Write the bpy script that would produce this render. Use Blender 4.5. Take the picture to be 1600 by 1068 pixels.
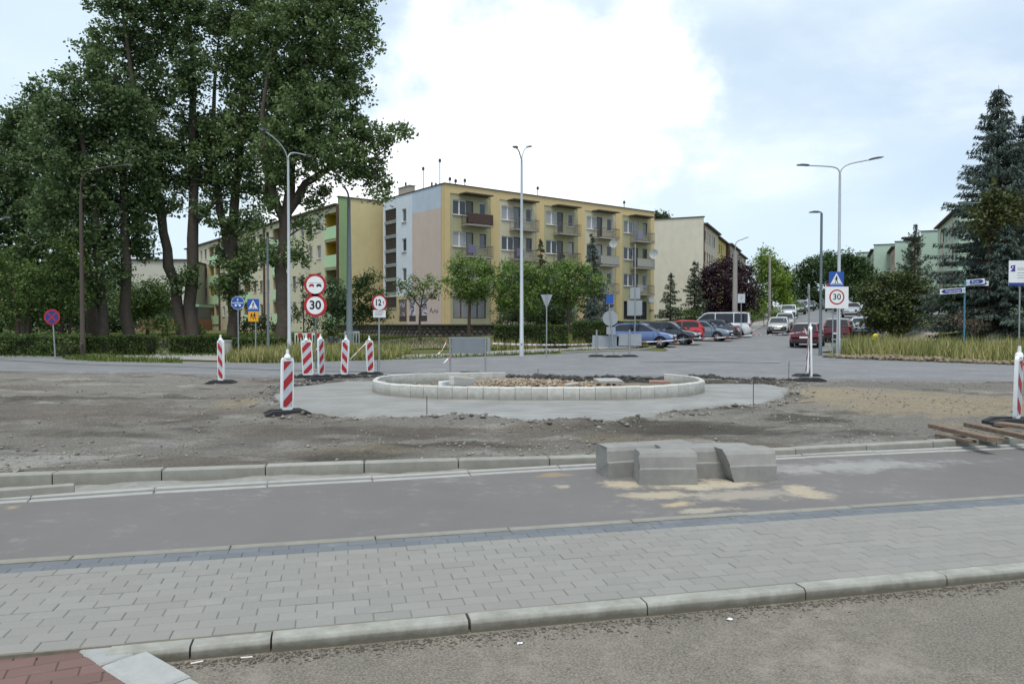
import bpy, math, random
import numpy as np
from mathutils import Vector, Matrix
R = math.radians
random.seed(7)
for _o in list(bpy.data.objects): bpy.data.objects.remove(_o)
scn = bpy.context.scene
COL = scn.collection
# ---------------------------------------------------------------- camera
FPX, HOR, EYE = 1170.0, 508.0, 1.65
PITCH = -math.atan((534 - HOR) / FPX)
cam = bpy.data.cameras.new('camera'); cam.sensor_width = 36.0; cam.lens = 36.0 * FPX / 1600.0
cam.clip_start = 0.1; cam.clip_end = 3000
camo = bpy.data.objects.new('camera', cam); COL.objects.link(camo)
camo.location = (0, 0, EYE); camo.rotation_euler = (R(90) + PITCH, 0, 0)
scn.camera = camo
# ---------------------------------------------------------------- world, sun, exposure
SUN_EL, SUN_AZ = 67.0, -172.0      # azimuth clockwise from +Y
w = bpy.data.worlds.new('World'); scn.world = w; w.use_nodes = True
nt = w.node_tree; nt.nodes.clear()
def wn(t, **k):
    n = nt.nodes.new(t)
    for a, b in k.items(): setattr(n, a, b)
    return n
def wl(a, b): nt.links.new(a, b)
out = wn('ShaderNodeOutputWorld'); bg = wn('ShaderNodeBackground'); bg.inputs[1].default_value = 0.1
sky = wn('ShaderNodeTexSky', sky_type='NISHITA', sun_disc=False)
sky.sun_elevation = R(SUN_EL); sky.sun_rotation = R(SUN_AZ); sky.altitude = 250; sky.air_density = 1.0; sky.dust_density = 2.0
tc = wn('ShaderNodeTexCoord')
def wmath(op, a, b=None, clamp=False):
    n = wn('ShaderNodeMath', operation=op, use_clamp=clamp)
    for i, v in enumerate((a, b)):
        if v is None: continue
        if isinstance(v, (int, float)): n.inputs[i].default_value = v
        else: wl(v, n.inputs[i])
    return n.outputs[0]
mp = wn('ShaderNodeMapping'); wl(tc.outputs['Generated'], mp.inputs[0]); mp.inputs['Scale'].default_value = (1, 1, 2.2); mp.inputs['Location'].default_value = (0.35, 0.1, 0.2)
n1 = wn('ShaderNodeTexNoise'); n1.inputs['Scale'].default_value = 2.6; n1.inputs['Detail'].default_value = 9; n1.inputs['Roughness'].default_value = 0.52; n1.inputs['Distortion'].default_value = 0.25
wl(mp.outputs[0], n1.inputs['Vector'])
n2 = wn('ShaderNodeTexNoise'); n2.inputs['Scale'].default_value = 1.5; n2.inputs['Detail'].default_value = 4; n2.inputs['Roughness'].default_value = 0.5
wl(mp.outputs[0], n2.inputs['Vector'])
# the big bright cumulus bank stands ahead, above the block of flats
nd = wn('ShaderNodeTexNoise'); nd.inputs['Scale'].default_value = 3.2; nd.inputs['Detail'].default_value = 7; nd.inputs['Roughness'].default_value = 0.6; wl(tc.outputs['Generated'], nd.inputs['Vector'])
ndv = wn('ShaderNodeVectorMath', operation='SUBTRACT'); wl(nd.outputs['Color'], ndv.inputs[0]); ndv.inputs[1].default_value = (0.5, 0.5, 0.5)
nds = wn('ShaderNodeVectorMath', operation='SCALE'); wl(ndv.outputs[0], nds.inputs[0]); nds.inputs['Scale'].default_value = 0.42
warp = wn('ShaderNodeVectorMath', operation='ADD'); wl(tc.outputs['Generated'], warp.inputs[0]); wl(nds.outputs[0], warp.inputs[1])
warpn = wn('ShaderNodeVectorMath', operation='NORMALIZE'); wl(warp.outputs[0], warpn.inputs[0])
def bank(dirv, r0, r1):
    vm = wn('ShaderNodeVectorMath', operation='DOT_PRODUCT'); wl(warpn.outputs[0], vm.inputs[0]); vm.inputs[1].default_value = Vector(dirv).normalized()
    mr = wn('ShaderNodeMapRange', interpolation_type='SMOOTHSTEP'); wl(vm.outputs['Value'], mr.inputs[0])
    mr.inputs[1].default_value = math.cos(R(r1)); mr.inputs[2].default_value = math.cos(R(r0))
    return mr.outputs[0]
b1 = bank((-0.03, 1, 0.24), 2, 12); b2 = bank((0.10, 1, 0.27), 1, 11); b3 = bank((-0.15, 1, 0.18), 1, 10)
bsum = wmath('MAXIMUM', wmath('MAXIMUM', b1, b2), b3)
cl = wmath('ADD', wmath('MULTIPLY', bsum, 0.42), wmath('MULTIPLY', n1.outputs[0], 0.95))
mr = wn('ShaderNodeMapRange', interpolation_type='SMOOTHSTEP'); wl(cl, mr.inputs[0]); mr.inputs[1].default_value = 0.40; mr.inputs[2].default_value = 0.92
veil = wn('ShaderNodeMapRange', interpolation_type='SMOOTHSTEP'); wl(n2.outputs[0], veil.inputs[0]); veil.inputs[1].default_value = 0.34; veil.inputs[2].default_value = 0.66
veil.inputs[3].default_value = 0.5; veil.inputs[4].default_value = 0.95
mixv = wn('ShaderNodeMix', data_type='RGBA'); wl(veil.outputs[0], mixv.inputs[0]); wl(sky.outputs[0], mixv.inputs[6]); mixv.inputs[7].default_value = (4.4, 5.3, 6.0, 1)
mixc = wn('ShaderNodeMix', data_type='RGBA'); wl(mr.outputs[0], mixc.inputs[0]); wl(mixv.outputs[2], mixc.inputs[6]); cdet = wn('ShaderNodeTexNoise'); cdet.inputs['Scale'].default_value = 5.0; cdet.inputs['Detail'].default_value = 8; cdet.inputs['Roughness'].default_value = 0.6; wl(mp.outputs[0], cdet.inputs['Vector'])
cr = wn('ShaderNodeMapRange', interpolation_type='SMOOTHSTEP'); wl(wmath('ADD', cdet.outputs[0], wmath('MULTIPLY', bsum, 0.28)), cr.inputs[0]); cr.inputs[1].default_value = 0.42; cr.inputs[2].default_value = 0.72
ccol = wn('ShaderNodeMix', data_type='RGBA'); wl(cr.outputs[0], ccol.inputs[0]); ccol.inputs[6].default_value = (4.9, 5.5, 6.0, 1); ccol.inputs[7].default_value = (7.8, 8.0, 8.2, 1); wl(ccol.outputs[2], mixc.inputs[7])
wl(mixc.outputs[2], bg.inputs[0]); wl(bg.outputs[0], out.inputs[0])
sun = bpy.data.lights.new('sun', 'SUN'); sun.energy = 1.4; sun.angle = R(20); sun.color = (1, 0.96, 0.9)
suno = bpy.data.objects.new('sun', sun); COL.objects.link(suno); suno.location = (-20, -20, 60)
_sd = Vector((math.sin(R(SUN_AZ)) * math.cos(R(SUN_EL)), math.cos(R(SUN_AZ)) * math.cos(R(SUN_EL)), math.sin(R(SUN_EL))))
suno.rotation_euler = _sd.to_track_quat('Z', 'Y').to_euler()
vs = scn.view_settings; vs.view_transform = 'Standard'; vs.look = 'None'; vs.exposure = 0.84; vs.gamma = 1.0; vs.use_curve_mapping = False
# ---------------------------------------------------------------- pixel -> place
_cp, _sp = math.cos(PITCH), math.sin(PITCH)
def ray(px, py):
    cx = (px - 800) / FPX; cy = (534 - py) / FPX
    return np.array((cx, _cp - cy * _sp, _sp + cy * _cp))
def P(px, py, z=0.0):
    d = ray(px, py); t = (z - EYE) / d[2]; return np.array((d[0] * t, d[1] * t, z))
def D(px, py, Y):
    d = ray(px, py); t = Y / d[1]; return np.array((d[0] * t, Y, EYE + d[2] * t))
def ss(a, b, x):
    t = np.clip((np.asarray(x, float) - a) / (b - a), 0, 1); return t * t * (3 - 2 * t)
def zt(X, Y):
    return 0.95 * ss(30, 78, Y) + 0.036 * np.clip(np.asarray(Y, float) - 62, 0, 110) * ss(-12, 15, X) + 1.0 * ss(25.5, 31, X) * ss(40, 56, Y)
def G(px, py):
    d = ray(px, py); lo, hi = 1.0, 400.0
    f = lambda t: EYE + d[2] * t - float(zt(d[0] * t, d[1] * t))
    t = lo
    while t < hi:
        if f(t) < 0: break
        t += 0.5
    a, b = t - 0.5, t
    for _ in range(20):
        m = (a + b) / 2
        if f(m) < 0: b = m
        else: a = m
    return np.array((d[0] * b, d[1] * b, float(zt(d[0] * b, d[1] * b))))
def X_at(px, Y): return (px - 800) / FPX * Y * 1.0
def at(px, Y, dz=0.0):
    x = X_at(px, Y); return (x, Y, float(zt(x, Y)) + dz)
# ---------------------------------------------------------------- numpy noise
_rg = np.random.RandomState(11)
_tab = _rg.rand(256, 256)
def vnoise(x, y, s):
    x = np.asarray(x, float) * s + 37.3; y = np.asarray(y, float) * s + 91.7
    xi = np.floor(x).astype(int); yi = np.floor(y).astype(int); fx = x - xi; fy = y - yi
    fx = fx * fx * (3 - 2 * fx); fy = fy * fy * (3 - 2 * fy)
    t = lambda i, j: _tab[i % 256, j % 256]
    return (t(xi, yi) * (1 - fx) + t(xi + 1, yi) * fx) * (1 - fy) + (t(xi, yi + 1) * (1 - fx) + t(xi + 1, yi + 1) * fx) * fy
def fbm(x, y, s, o=4, g=0.5):
    a, v, tot = 1.0, 0.0, 0.0
    for i in range(o):
        v = v + a * vnoise(x + 13.1 * i, y - 7.7 * i, s * 2.03 ** i); tot += a; a *= g
    return v / tot
# ---------------------------------------------------------------- materials
def C(r, g, b):
    f = lambda u: (u / 255 / 12.92) if u / 255 <= 0.04045 else ((u / 255 + 0.055) / 1.055) ** 2.4
    return (f(r), f(g), f(b), 1)
MATS = {}
class NT:
    def __init__(s, name):
        s.m = bpy.data.materials.new(name); s.m.use_nodes = True; s.t = s.m.node_tree
        s.b = s.t.nodes['Principled BSDF']; s.o = s.t.nodes['Material Output']
    def n(s, t, ins=None, **k):
        q = s.t.nodes.new(t)
        for a, b in k.items(): setattr(q, a, b)
        for a, b in (ins or {}).items():
            if hasattr(b, 'is_output') or isinstance(b, bpy.types.NodeSocket): s.t.links.new(b, q.inputs[a])
            else: q.inputs[a].default_value = b
        return q
    def l(s, a, b): s.t.links.new(a, b)
    def mix(s, f, a, b, mode='MIX'):
        q = s.t.nodes.new('ShaderNodeMix'); q.data_type = 'RGBA'; q.blend_type = mode
        for i, v in ((0, f), (6, a), (7, b)):
            if isinstance(v, bpy.types.NodeSocket): s.l(v, q.inputs[i])
            else: q.inputs[i].default_value = v
        return q.outputs[2]
    def ramp(s, f, lo, hi, a=0.0, b=1.0):
        q = s.t.nodes.new('ShaderNodeMapRange'); s.l(f, q.inputs[0])
        for i, v in ((1, lo), (2, hi), (3, a), (4, b)): q.inputs[i].default_value = v
        return q.outputs[0]
    def noise(s, scale, detail=4, rough=0.55, vec=None, dist=0.0):
        q = s.t.nodes.new('ShaderNodeTexNoise'); q.inputs['Scale'].default_value = scale; q.inputs['Detail'].default_value = detail
        q.inputs['Roughness'].default_value = rough; q.inputs['Distortion'].default_value = dist
        if vec is None: vec = s.pos()
        s.l(vec, q.inputs['Vector']); return q.outputs[0]
    def pos(s):
        if not hasattr(s, '_p'): s._p = s.t.nodes.new('ShaderNodeNewGeometry')
        return s._p.outputs['Position']
    def geo(s):
        s.pos(); return s._p
    def bump(s, h, strength=0.3, dist=0.01):
        q = s.t.nodes.new('ShaderNodeBump'); q.inputs['Strength'].default_value = strength; q.inputs['Distance'].default_value = dist
        s.l(h, q.inputs['Height']); s.l(q.outputs[0], s.b.inputs['Normal'])
def sc(c, k): return (min(c[0] * k, 1), min(c[1] * k, 1), min(c[2] * k, 1), 1)
def mat(name, c, rough=0.8, metal=0.0, var=0.12, vs_=6.0, bump=0.0, bs=60.0, grime=0.0, spec=0.5, rnd=0.0, coat=0.0, objrnd=0.0):
    """general painted / mineral surface: base colour with blotches, fine grain and optional streaky grime"""
    if name in MATS: return MATS[name]
    q = NT(name); col = c
    nz = q.noise(vs_, 5, 0.6)
    col = q.mix(q.ramp(nz, 0.25, 0.75), sc(c, 1 - var), sc(c, 1 + var))
    if grime > 0:
        mpn = q.n('ShaderNodeMapping'); q.l(q.pos(), mpn.inputs[0]); mpn.inputs['Scale'].default_value = (1.2, 1.2, 0.25)
        g = q.noise(1.3, 6, 0.65, mpn.outputs[0])
        col = q.mix(q.ramp(g, 0.45, 0.75, 0, grime), col, sc(c, 0.55))
    if rnd > 0:
        r = q.geo().outputs['Random Per Island']; col = q.mix(1.0, col, q.n('ShaderNodeCombineColor', {0: q.ramp(r, 0, 1, 1 - rnd, 1 + rnd), 1: q.ramp(r, 0, 1, 1 - rnd, 1 + rnd), 2: q.ramp(r, 0, 1, 1 - rnd, 1 + rnd)}).outputs[0], 'MULTIPLY')
    if objrnd > 0:
        r = q.n('ShaderNodeObjectInfo').outputs['Random']; v = q.ramp(r, 0, 1, 1 - objrnd, 1 + objrnd)
        col = q.mix(1.0, col, q.n('ShaderNodeCombineColor', {0: v, 1: v, 2: v}).outputs[0], 'MULTIPLY')
    q.l(col, q.b.inputs['Base Color'])
    q.b.inputs['Roughness'].default_value = rough; q.b.inputs['Metallic'].default_value = metal
    q.b.inputs['Specular IOR Level'].default_value = spec; q.b.inputs['Coat Weight'].default_value = coat
    if bump > 0: q.bump(q.noise(bs, 4, 0.65), bump, 0.01)
    MATS[name] = q.m; return q.m
def leaf_mat(name, dark, light, odd=None, trans=0.35):
    if name in MATS: return MATS[name]
    q = NT(name)
    r = q.geo().outputs['Random Per Island']; nz = q.noise(0.9, 4, 0.6)
    f = q.n('ShaderNodeMath', {0: q.ramp(r, 0, 1, 0, 0.5), 1: q.ramp(nz, 0.38, 0.62, 0, 0.6)}, operation='ADD').outputs[0]
    col = q.mix(f, dark, light)
    if odd: col = q.mix(q.ramp(r, 0.93, 0.96), col, odd)
    q.t.nodes.remove(q.b)
    d = q.n('ShaderNodeBsdfPrincipled', {'Base Color': col, 'Roughness': 0.55, 'Specular IOR Level': 0.25}); tr = q.n('ShaderNodeBsdfTranslucent', {0: col})
    mx = q.n('ShaderNodeMixShader', {0: trans, 1: d.outputs[0], 2: tr.outputs[0]}); q.l(mx.outputs[0], q.o.inputs[0])
    MATS[name] = q.m; return q.m
# ---------------------------------------------------------------- mesh building
class MB:
    def __init__(s): s.v = []; s.f = []
    def add(s, vs, fs, M=None):
        n = len(s.v)
        if M is not None: vs = [tuple(M @ Vector(v)) for v in vs]
        s.v.extend([tuple(v) for v in vs]); s.f.extend([tuple(i + n for i in f) for f in fs]); return s
    def box(s, x0, x1, y0, y1, z0, z1, M=None):
        vs = [(x0, y0, z0), (x1, y0, z0), (x1, y1, z0), (x0, y1, z0), (x0, y0, z1), (x1, y0, z1), (x1, y1, z1), (x0, y1, z1)]
        return s.add(vs, [(0, 3, 2, 1), (4, 5, 6, 7), (0, 1, 5, 4), (1, 2, 6, 5), (2, 3, 7, 6), (3, 0, 4, 7)], M)
    def cham(s, x0, x1, y0, y1, z0, z1, c=0.01, M=None):
        vs = [(x0, y0, z0), (x1, y0, z0), (x1, y1, z0), (x0, y1, z0), (x0, y0, z1 - c), (x1, y0, z1 - c), (x1, y1, z1 - c), (x0, y1, z1 - c),
              (x0 + c, y0 + c, z1), (x1 - c, y0 + c, z1), (x1 - c, y1 - c, z1), (x0 + c, y1 - c, z1)]
        return s.add(vs, [(0, 3, 2, 1), (8, 9, 10, 11)] + [(i, (i + 1) % 4, (i + 1) % 4 + 4, i + 4) for i in range(4)] + [(i + 4, (i + 1) % 4 + 4, (i + 1) % 4 + 8, i + 8) for i in range(4)], M)
    def prism(s, poly, y0, y1, M=None):
        """polygon in XZ extruded along Y"""
        n = len(poly); vs = [(x, y0, z) for x, z in poly] + [(x, y1, z) for x, z in poly]
        return s.add(vs, [tuple(range(n)), tuple(range(2 * n - 1, n - 1, -1))] + [(i, i + n, (i + 1) % n + n, (i + 1) % n) for i in range(n)], M)
    def flat(s, poly, y, M=None):
        return s.add([(x, y, z) for x, z in poly], [tuple(range(len(poly)))], M)
    def tube(s, pts, rad, n=8, cap=True):
        pts = [Vector(p) for p in pts]; k = len(pts)
        if isinstance(rad, (int, float)): rad = [rad] * k
        base = len(s.v); up = Vector((0.123, 0.31, 0.9)); prev = None
        for i, p in enumerate(pts):
            t = (pts[min(i + 1, k - 1)] - pts[max(i - 1, 0)]).normalized()
            if prev is None:
                a = t.cross(Vector((1, 0, 0)) if abs(t.x) < 0.9 else Vector((0, 1, 0))).normalized()
            else:
                a = (prev - t * prev.dot(t)).normalized()
            prev = a; b = t.cross(a)
            for j in range(n):
                g = 2 * math.pi * j / n; s.v.append(tuple(p + (a * math.cos(g) + b * math.sin(g)) * rad[i]))
        for i in range(k - 1):
            for j in range(n):
                s.f.append((base + i * n + j, base + i * n + (j + 1) % n, base + (i + 1) * n + (j + 1) % n, base + (i + 1) * n + j))
        if cap:
            s.f.append(tuple(base + j for j in range(n - 1, -1, -1))); s.f.append(tuple(base + (k - 1) * n + j for j in range(n)))
        return s
    def disc(s, cx, cz, r, y, n=28, M=None): return s.flat([(cx + r * math.cos(2 * math.pi * i / n), cz + r * math.sin(2 * math.pi * i / n)) for i in range(n)], y, M)
    def puck(s, cx, cz, r, y0, y1, n=28, M=None): return s.prism([(cx + r * math.cos(2 * math.pi * i / n), cz + r * math.sin(2 * math.pi * i / n)) for i in range(n)], y0, y1, M)
    def bar2(s, x0, z0, x1, z1, w, y):
        d = Vector((x1 - x0, z1 - z0)); L = d.length; d /= L; nx, nz = -d.y * w / 2, d.x * w / 2
        return s.flat([(x0 + nx, z0 + nz), (x1 + nx, z1 + nz), (x1 - nx, z1 - nz), (x0 - nx, z0 - nz)], y)
    def mesh(s, name, m, smooth=None):
        me = bpy.data.meshes.new(name); me.from_pydata(s.v, [], s.f); me.materials.append(m)
        if smooth is not None:
            me.polygons.foreach_set('use_smooth', [True] * len(me.polygons)); me.set_sharp_from_angle(angle=R(smooth))
        me.update(); return me
    def build(s, name, m, parent=None, smooth=None, loc=None, rz=None):
        return link(name, s.mesh(name, m, smooth), parent, loc, rz)
def link(name, me, parent=None, loc=None, rz=None):
    o = bpy.data.objects.new(name, me); COL.objects.link(o); o.parent = parent
    if loc is not None: o.location = loc
    if rz is not None: o.rotation_euler = (0, 0, rz)
    return o
def npmesh(name, V, F, m, attr=None, smooth=False):
    """V (n,3) F (k,3|4) numpy arrays"""
    me = bpy.data.meshes.new(name); V = np.ascontiguousarray(V, np.float32); F = np.ascontiguousarray(F, np.int32); k, c = F.shape
    me.vertices.add(len(V)); me.vertices.foreach_set('co', V.ravel()); me.loops.add(k * c); me.loops.foreach_set('vertex_index', F.ravel())
    me.polygons.add(k); me.polygons.foreach_set('loop_start', np.arange(0, k * c, c, dtype=np.int32)); me.polygons.foreach_set('loop_total', np.full(k, c, np.int32))
    if smooth: me.polygons.foreach_set('use_smooth', np.ones(k, bool))
    me.materials.append(m); me.update(calc_edges=True)
    if attr is not None:
        a = me.color_attributes.new('tint', 'FLOAT_COLOR', 'POINT'); q = np.ones((len(V), 4), np.float32); q[:, :attr.shape[1]] = attr; a.data.foreach_set('color', q.ravel())
    return me
def gridF(nu, nv):
    i = np.arange(nu - 1)[:, None] * nv + np.arange(nv - 1)[None, :]; i = i.ravel(); return np.stack([i, i + nv, i + nv + 1, i + 1], 1)
def tag(o, label, cat, group=None, kind=None):
    o['label'] = label; o['category'] = cat
    if group: o['group'] = group
    if kind: o['kind'] = kind
    return o
def empty(name, loc=(0, 0, 0), rz=0.0):
    o = bpy.data.objects.new(name, None); COL.objects.link(o); o.location = tuple(float(q) for q in loc); o.rotation_euler = (0, 0, rz); o.empty_display_size = 0.2; return o
def thing(name, label, cat, loc=(0, 0, 0), rz=0.0, group=None): return tag(empty(name, loc, rz), label, cat, group)
def struct(o): o['kind'] = 'structure'; return o
def copy_tree(o, parent=None):
    c = o.copy(); COL.objects.link(c); c.parent = parent
    for ch in o.children: copy_tree(ch, c)
    return c
_tx = {}
def text_mesh(s, size, m, bold=0.0):
    cu = bpy.data.curves.new('lettering', 'FONT'); cu.body = s; cu.size = size; cu.align_x = 'CENTER'; cu.align_y = 'CENTER'; cu.offset = bold; cu.resolution_u = 4
    o = bpy.data.objects.new('lettering', cu); COL.objects.link(o)
    dg = bpy.context.evaluated_depsgraph_get(); me = bpy.data.meshes.new_from_object(o.evaluated_get(dg))
    bpy.data.objects.remove(o); bpy.data.curves.remove(cu)
    me.transform(Matrix.Rotation(R(90), 4, 'X')); me.materials.clear(); me.materials.append(m); me.name = 'lettering'
    return me
def strip(name, La, Lb, m, dz=0.03, na=2, res=1.0, zf=None, parent=None):
    """sheet between two polylines, draped on the terrain"""
    La = np.array([q[:2] for q in La], float); Lb = np.array([q[:2] for q in Lb], float)
    def resamp(L, n):
        s = np.r_[0, np.cumsum(np.hypot(*np.diff(L, axis=0).T))]; t = np.linspace(0, s[-1], n); return np.stack([np.interp(t, s, L[:, 0]), np.interp(t, s, L[:, 1])], 1)
    n = max(3, int(max(np.hypot(*np.diff(La, axis=0).T).sum(), np.hypot(*np.diff(Lb, axis=0).T).sum()) / res))
    A, B = resamp(La, n), resamp(Lb, n); u = np.linspace(0, 1, na + 1)
    Q = A[:, None, :] * (1 - u)[None, :, None] + B[:, None, :] * u[None, :, None]
    Z = (zt(Q[..., 0], Q[..., 1]) if zf is None else zf(Q[..., 0], Q[..., 1])) + dz
    V = np.dstack([Q, Z[..., None]]).reshape(-1, 3)
    F = gridF(n, na + 1)
    # face up
    a, b, c = V[F[0, 0]], V[F[0, 1]], V[F[0, 2]]
    if np.cross(b - a, c - b)[2] < 0: F = F[:, ::-1]
    return link(name, npmesh(name, V, F, m), parent)
# ================================================================ GROUND
M_CONC = mat('concrete', C(158, 157, 152), 0.9, var=0.10, vs_=9, bump=0.25, bs=140, grime=0.25)
M_KERB = mat('kerb_concrete', C(146, 145, 137), 0.9, var=0.10, vs_=7, bump=0.2, bs=160, grime=0.3, objrnd=0.06)
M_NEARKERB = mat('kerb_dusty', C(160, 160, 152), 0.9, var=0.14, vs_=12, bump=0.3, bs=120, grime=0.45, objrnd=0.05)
def splash(m, z0, z1, c, k):
    '''dried splash dirt creeping up from the foot of a stone, with a ragged edge'''
    t_ = m.node_tree; b_ = t_.nodes['Principled BSDF']; l_ = b_.inputs['Base Color'].links[0].from_socket; g_ = t_.nodes.new('ShaderNodeNewGeometry'); sp = t_.nodes.new('ShaderNodeSeparateXYZ'); t_.links.new(g_.outputs['Position'], sp.inputs[0])
    n_ = t_.nodes.new('ShaderNodeTexNoise'); n_.inputs['Scale'].default_value = 7; n_.inputs['Detail'].default_value = 7; n_.inputs['Roughness'].default_value = 0.7; t_.links.new(g_.outputs['Position'], n_.inputs['Vector'])
    a_ = t_.nodes.new('ShaderNodeMath'); a_.operation = 'MULTIPLY_ADD'; t_.links.new(n_.outputs[0], a_.inputs[0]); a_.inputs[1].default_value = (z1 - z0) * 2.2; t_.links.new(sp.outputs[2], a_.inputs[2])
    r_ = t_.nodes.new('ShaderNodeMapRange'); t_.links.new(a_.outputs[0], r_.inputs[0]); r_.inputs[1].default_value = z1 + (z1 - z0) * 2.0; r_.inputs[2].default_value = z0 + (z1 - z0) * 1.55; r_.inputs[3].default_value = 0; r_.inputs[4].default_value = k
    x_ = t_.nodes.new('ShaderNodeMix'); x_.data_type = 'RGBA'; t_.links.new(r_.outputs[0], x_.inputs[0]); t_.links.new(l_, x_.inputs[6]); x_.inputs[7].default_value = c; t_.links.new(x_.outputs[2], b_.inputs['Base Color'])
splash(M_KERB, 0.04, 0.13, C(120, 116, 104), 0.6)
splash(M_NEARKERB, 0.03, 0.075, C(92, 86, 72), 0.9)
M_RUBBER = mat('recycled_rubber', C(48, 49, 50), 0.85, var=0.25, vs_=25, bump=0.4, bs=90)
M_STEEL = mat('galvanised_steel', C(150, 155, 158), 0.5, metal=0.35, var=0.08, vs_=10)
M_WHITE = mat('white_paint', C(226, 228, 228), 0.55, var=0.05, vs_=8, grime=0.12)
M_RED = mat('red_reflective', C(165, 32, 38), 0.5, var=0.08, vs_=12)
M_BLACK = mat('black_print', C(22, 22, 24), 0.6)
M_BLUE = mat('blue_reflective', C(30, 80, 160), 0.45, var=0.06)
M_GREYBACK = mat('grey_plate_back', C(150, 156, 160), 0.55, metal=0.1, var=0.06, vs_=5, grime=0.2)
def asphalt(name, c, speck=0.3, patch=0.14, sand=None, bump=0.5, scale=170, shape=None):
    q = NT(name)
    big = q.noise(0.45, 6, 0.6); mid = q.noise(4.0, 5, 0.65); fine = q.noise(scale, 3, 0.7)
    col = q.mix(q.ramp(big, 0.3, 0.7), sc(c, 1 - patch), sc(c, 1 + patch))
    col = q.mix(q.ramp(mid, 0.3, 0.75, 0, 0.5), col, sc(c, 1 + patch * 0.8))
    col = q.mix(q.ramp(fine, 0.35, 0.7), q.mix(1.0, col, (1 - speck,) * 3 + (1,), 'MULTIPLY'), q.mix(1.0, col, (1 + speck,) * 3 + (1,), 'MULTIPLY'))
    if sand:
        sp = q.n('ShaderNodeMath', {0: q.noise(0.9, 7, 0.68), 1: q.noise(7, 5, 0.7)}, operation='MULTIPLY').outputs[0]
        col = q.mix(q.ramp(sp, sand[1], sand[2], 0, sand[3]), col, sand[0])
    for (px, py, rx, ry, c2, k) in (shape or []):      # sand spilt and trodden on the surface
        p = P(px, py, 0.1); sx = rx / FPX * p[1]; sy = ry * p[1] ** 2 / (1.55 * FPX)
        mpn = q.n('ShaderNodeMapping', vector_type='TEXTURE'); q.l(q.pos(), mpn.inputs[0]); mpn.inputs['Location'].default_value = (p[0], p[1], 0.1); mpn.inputs['Rotation'].default_value = (0, 0, R(13.5)); mpn.inputs['Scale'].default_value = (sx, sy, 10)
        ln = q.n('ShaderNodeVectorMath', {0: mpn.outputs[0]}, operation='LENGTH').outputs['Value']
        ed_ = q.n('ShaderNodeMath', {0: ln, 1: q.ramp(q.noise(4.5, 8, 0.75), 0.25, 0.75, -0.9, 0.9)}, operation='ADD').outputs[0]
        col = q.mix(q.ramp(ed_, 1.15, 0.45, 0, k), col, c2)
    q.l(col, q.b.inputs['Base Color']); q.b.inputs['Roughness'].default_value = 0.9; q.b.inputs['Specular IOR Level'].default_value = 0.25
    q.bump(fine, bump, 0.006); MATS[name] = q.m; return q.m
M_NEARROAD = asphalt('worn_asphalt', C(120, 114, 104), 0.45, 0.13, (C(150, 143, 130), 0.24, 0.40, 0.6), 1.0, 85)
M_ROAD = asphalt('road_asphalt', C(118, 119, 120), 0.10, 0.13, (C(150, 147, 140), 0.27, 0.4, 0.6), 0.3, 40)
M_BIKE = asphalt('new_asphalt', C(112, 109, 107), 0.30, 0.12, (C(150, 146, 138), 0.30, 0.42, 0.55), 0.35, 220,
    shape=[(1105, 757, 95, 9, C(174, 164, 144), 1.0), (1035, 772, 70, 7, C(174, 162, 138), 0.8), (970, 757, 35, 7, C(174, 162, 140), 0.9), (1160, 772, 120, 10, C(160, 152, 138), 0.75), (1262, 768, 26, 12, C(176, 164, 140), 0.7), (1055, 788, 30, 4, C(174, 156, 126), 0.9), (1100, 797, 60, 4, C(170, 160, 142), 0.7), (1330, 728, 170, 9, C(160, 159, 155), 0.6), (880, 760, 16, 3, C(170, 160, 140), 0.7), (860, 742, 30, 3, C(150, 130, 100), 0.7), (20, 792, 16, 4, C(160, 144, 112), 0.8)])
M_PATH = asphalt('path_paving', C(150, 146, 142), 0.08, 0.1, None, 0.3, 30)
def ground_mat():
    q = NT('meadow_ground')
    a = q.noise(0.25, 6, 0.6); b = q.noise(3.5, 6, 0.7)
    col = q.mix(q.ramp(a, 0.35, 0.65), C(66, 78, 40), C(104, 100, 62)); col = q.mix(q.ramp(b, 0.3, 0.7, 0, 0.7), col, C(84, 92, 50))
    q.l(col, q.b.inputs['Base Color']); q.b.inputs['Roughness'].default_value = 1.0; q.b.inputs['Specular IOR Level'].default_value = 0.1
    q.bump(b, 0.8, 0.05); return q.m
M_GROUND = ground_mat()
# road edges in world coordinates
FAR = [G(x, y)[:2] for x, y in ((-420, 541), (-150, 549), (0, 555), (150, 561), (260, 566), (420, 569), (640, 562), (900, 553), (1000, 549), (1240, 556), (1290, 560), (1450, 566), (1600, 572), (1900, 584), (2300, 600))]
NEAR = [P(x, y, 0.05)[:2] for x, y in ((-420, 565), (0, 578), (300, 583), (440, 587), (640, 586), (900, 586), (1100, 588), (1240, 591), (1400, 592), (1600, 594), (1900, 600), (2300, 612))]
FAR = np.array(FAR); NEAR = np.array(NEAR)
yfar = lambda X: np.interp(X, FAR[:, 0], FAR[:, 1]); ynear = lambda X: np.interp(X, NEAR[:, 0], NEAR[:, 1])
# one ground sheet to the horizon
gx = np.unique(np.r_[np.linspace(-900, -70, 40), np.arange(-70, 90, 1.0), np.linspace(90, 1100, 40)])
gy = np.unique(np.r_[np.linspace(-60, 8, 15), np.arange(8, 90, 0.75), np.linspace(90, 250, 60), np.linspace(250, 1800, 40)])
GX, GY = np.meshgrid(gx, gy, indexing='ij')
GZ = zt(GX, GY) - 0.3 * (1 - ss(-2.2, -0.6, GY - yfar(GX))) + 0.10 * (fbm(GX, GY, 0.5, 3) - 0.5) * ss(0, 2, GY - yfar(GX))
struct(link('ground', npmesh('ground', np.dstack([GX, GY, GZ]).reshape(-1, 3), gridF(len(gx), len(gy)), M_GROUND, smooth=True)))
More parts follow.
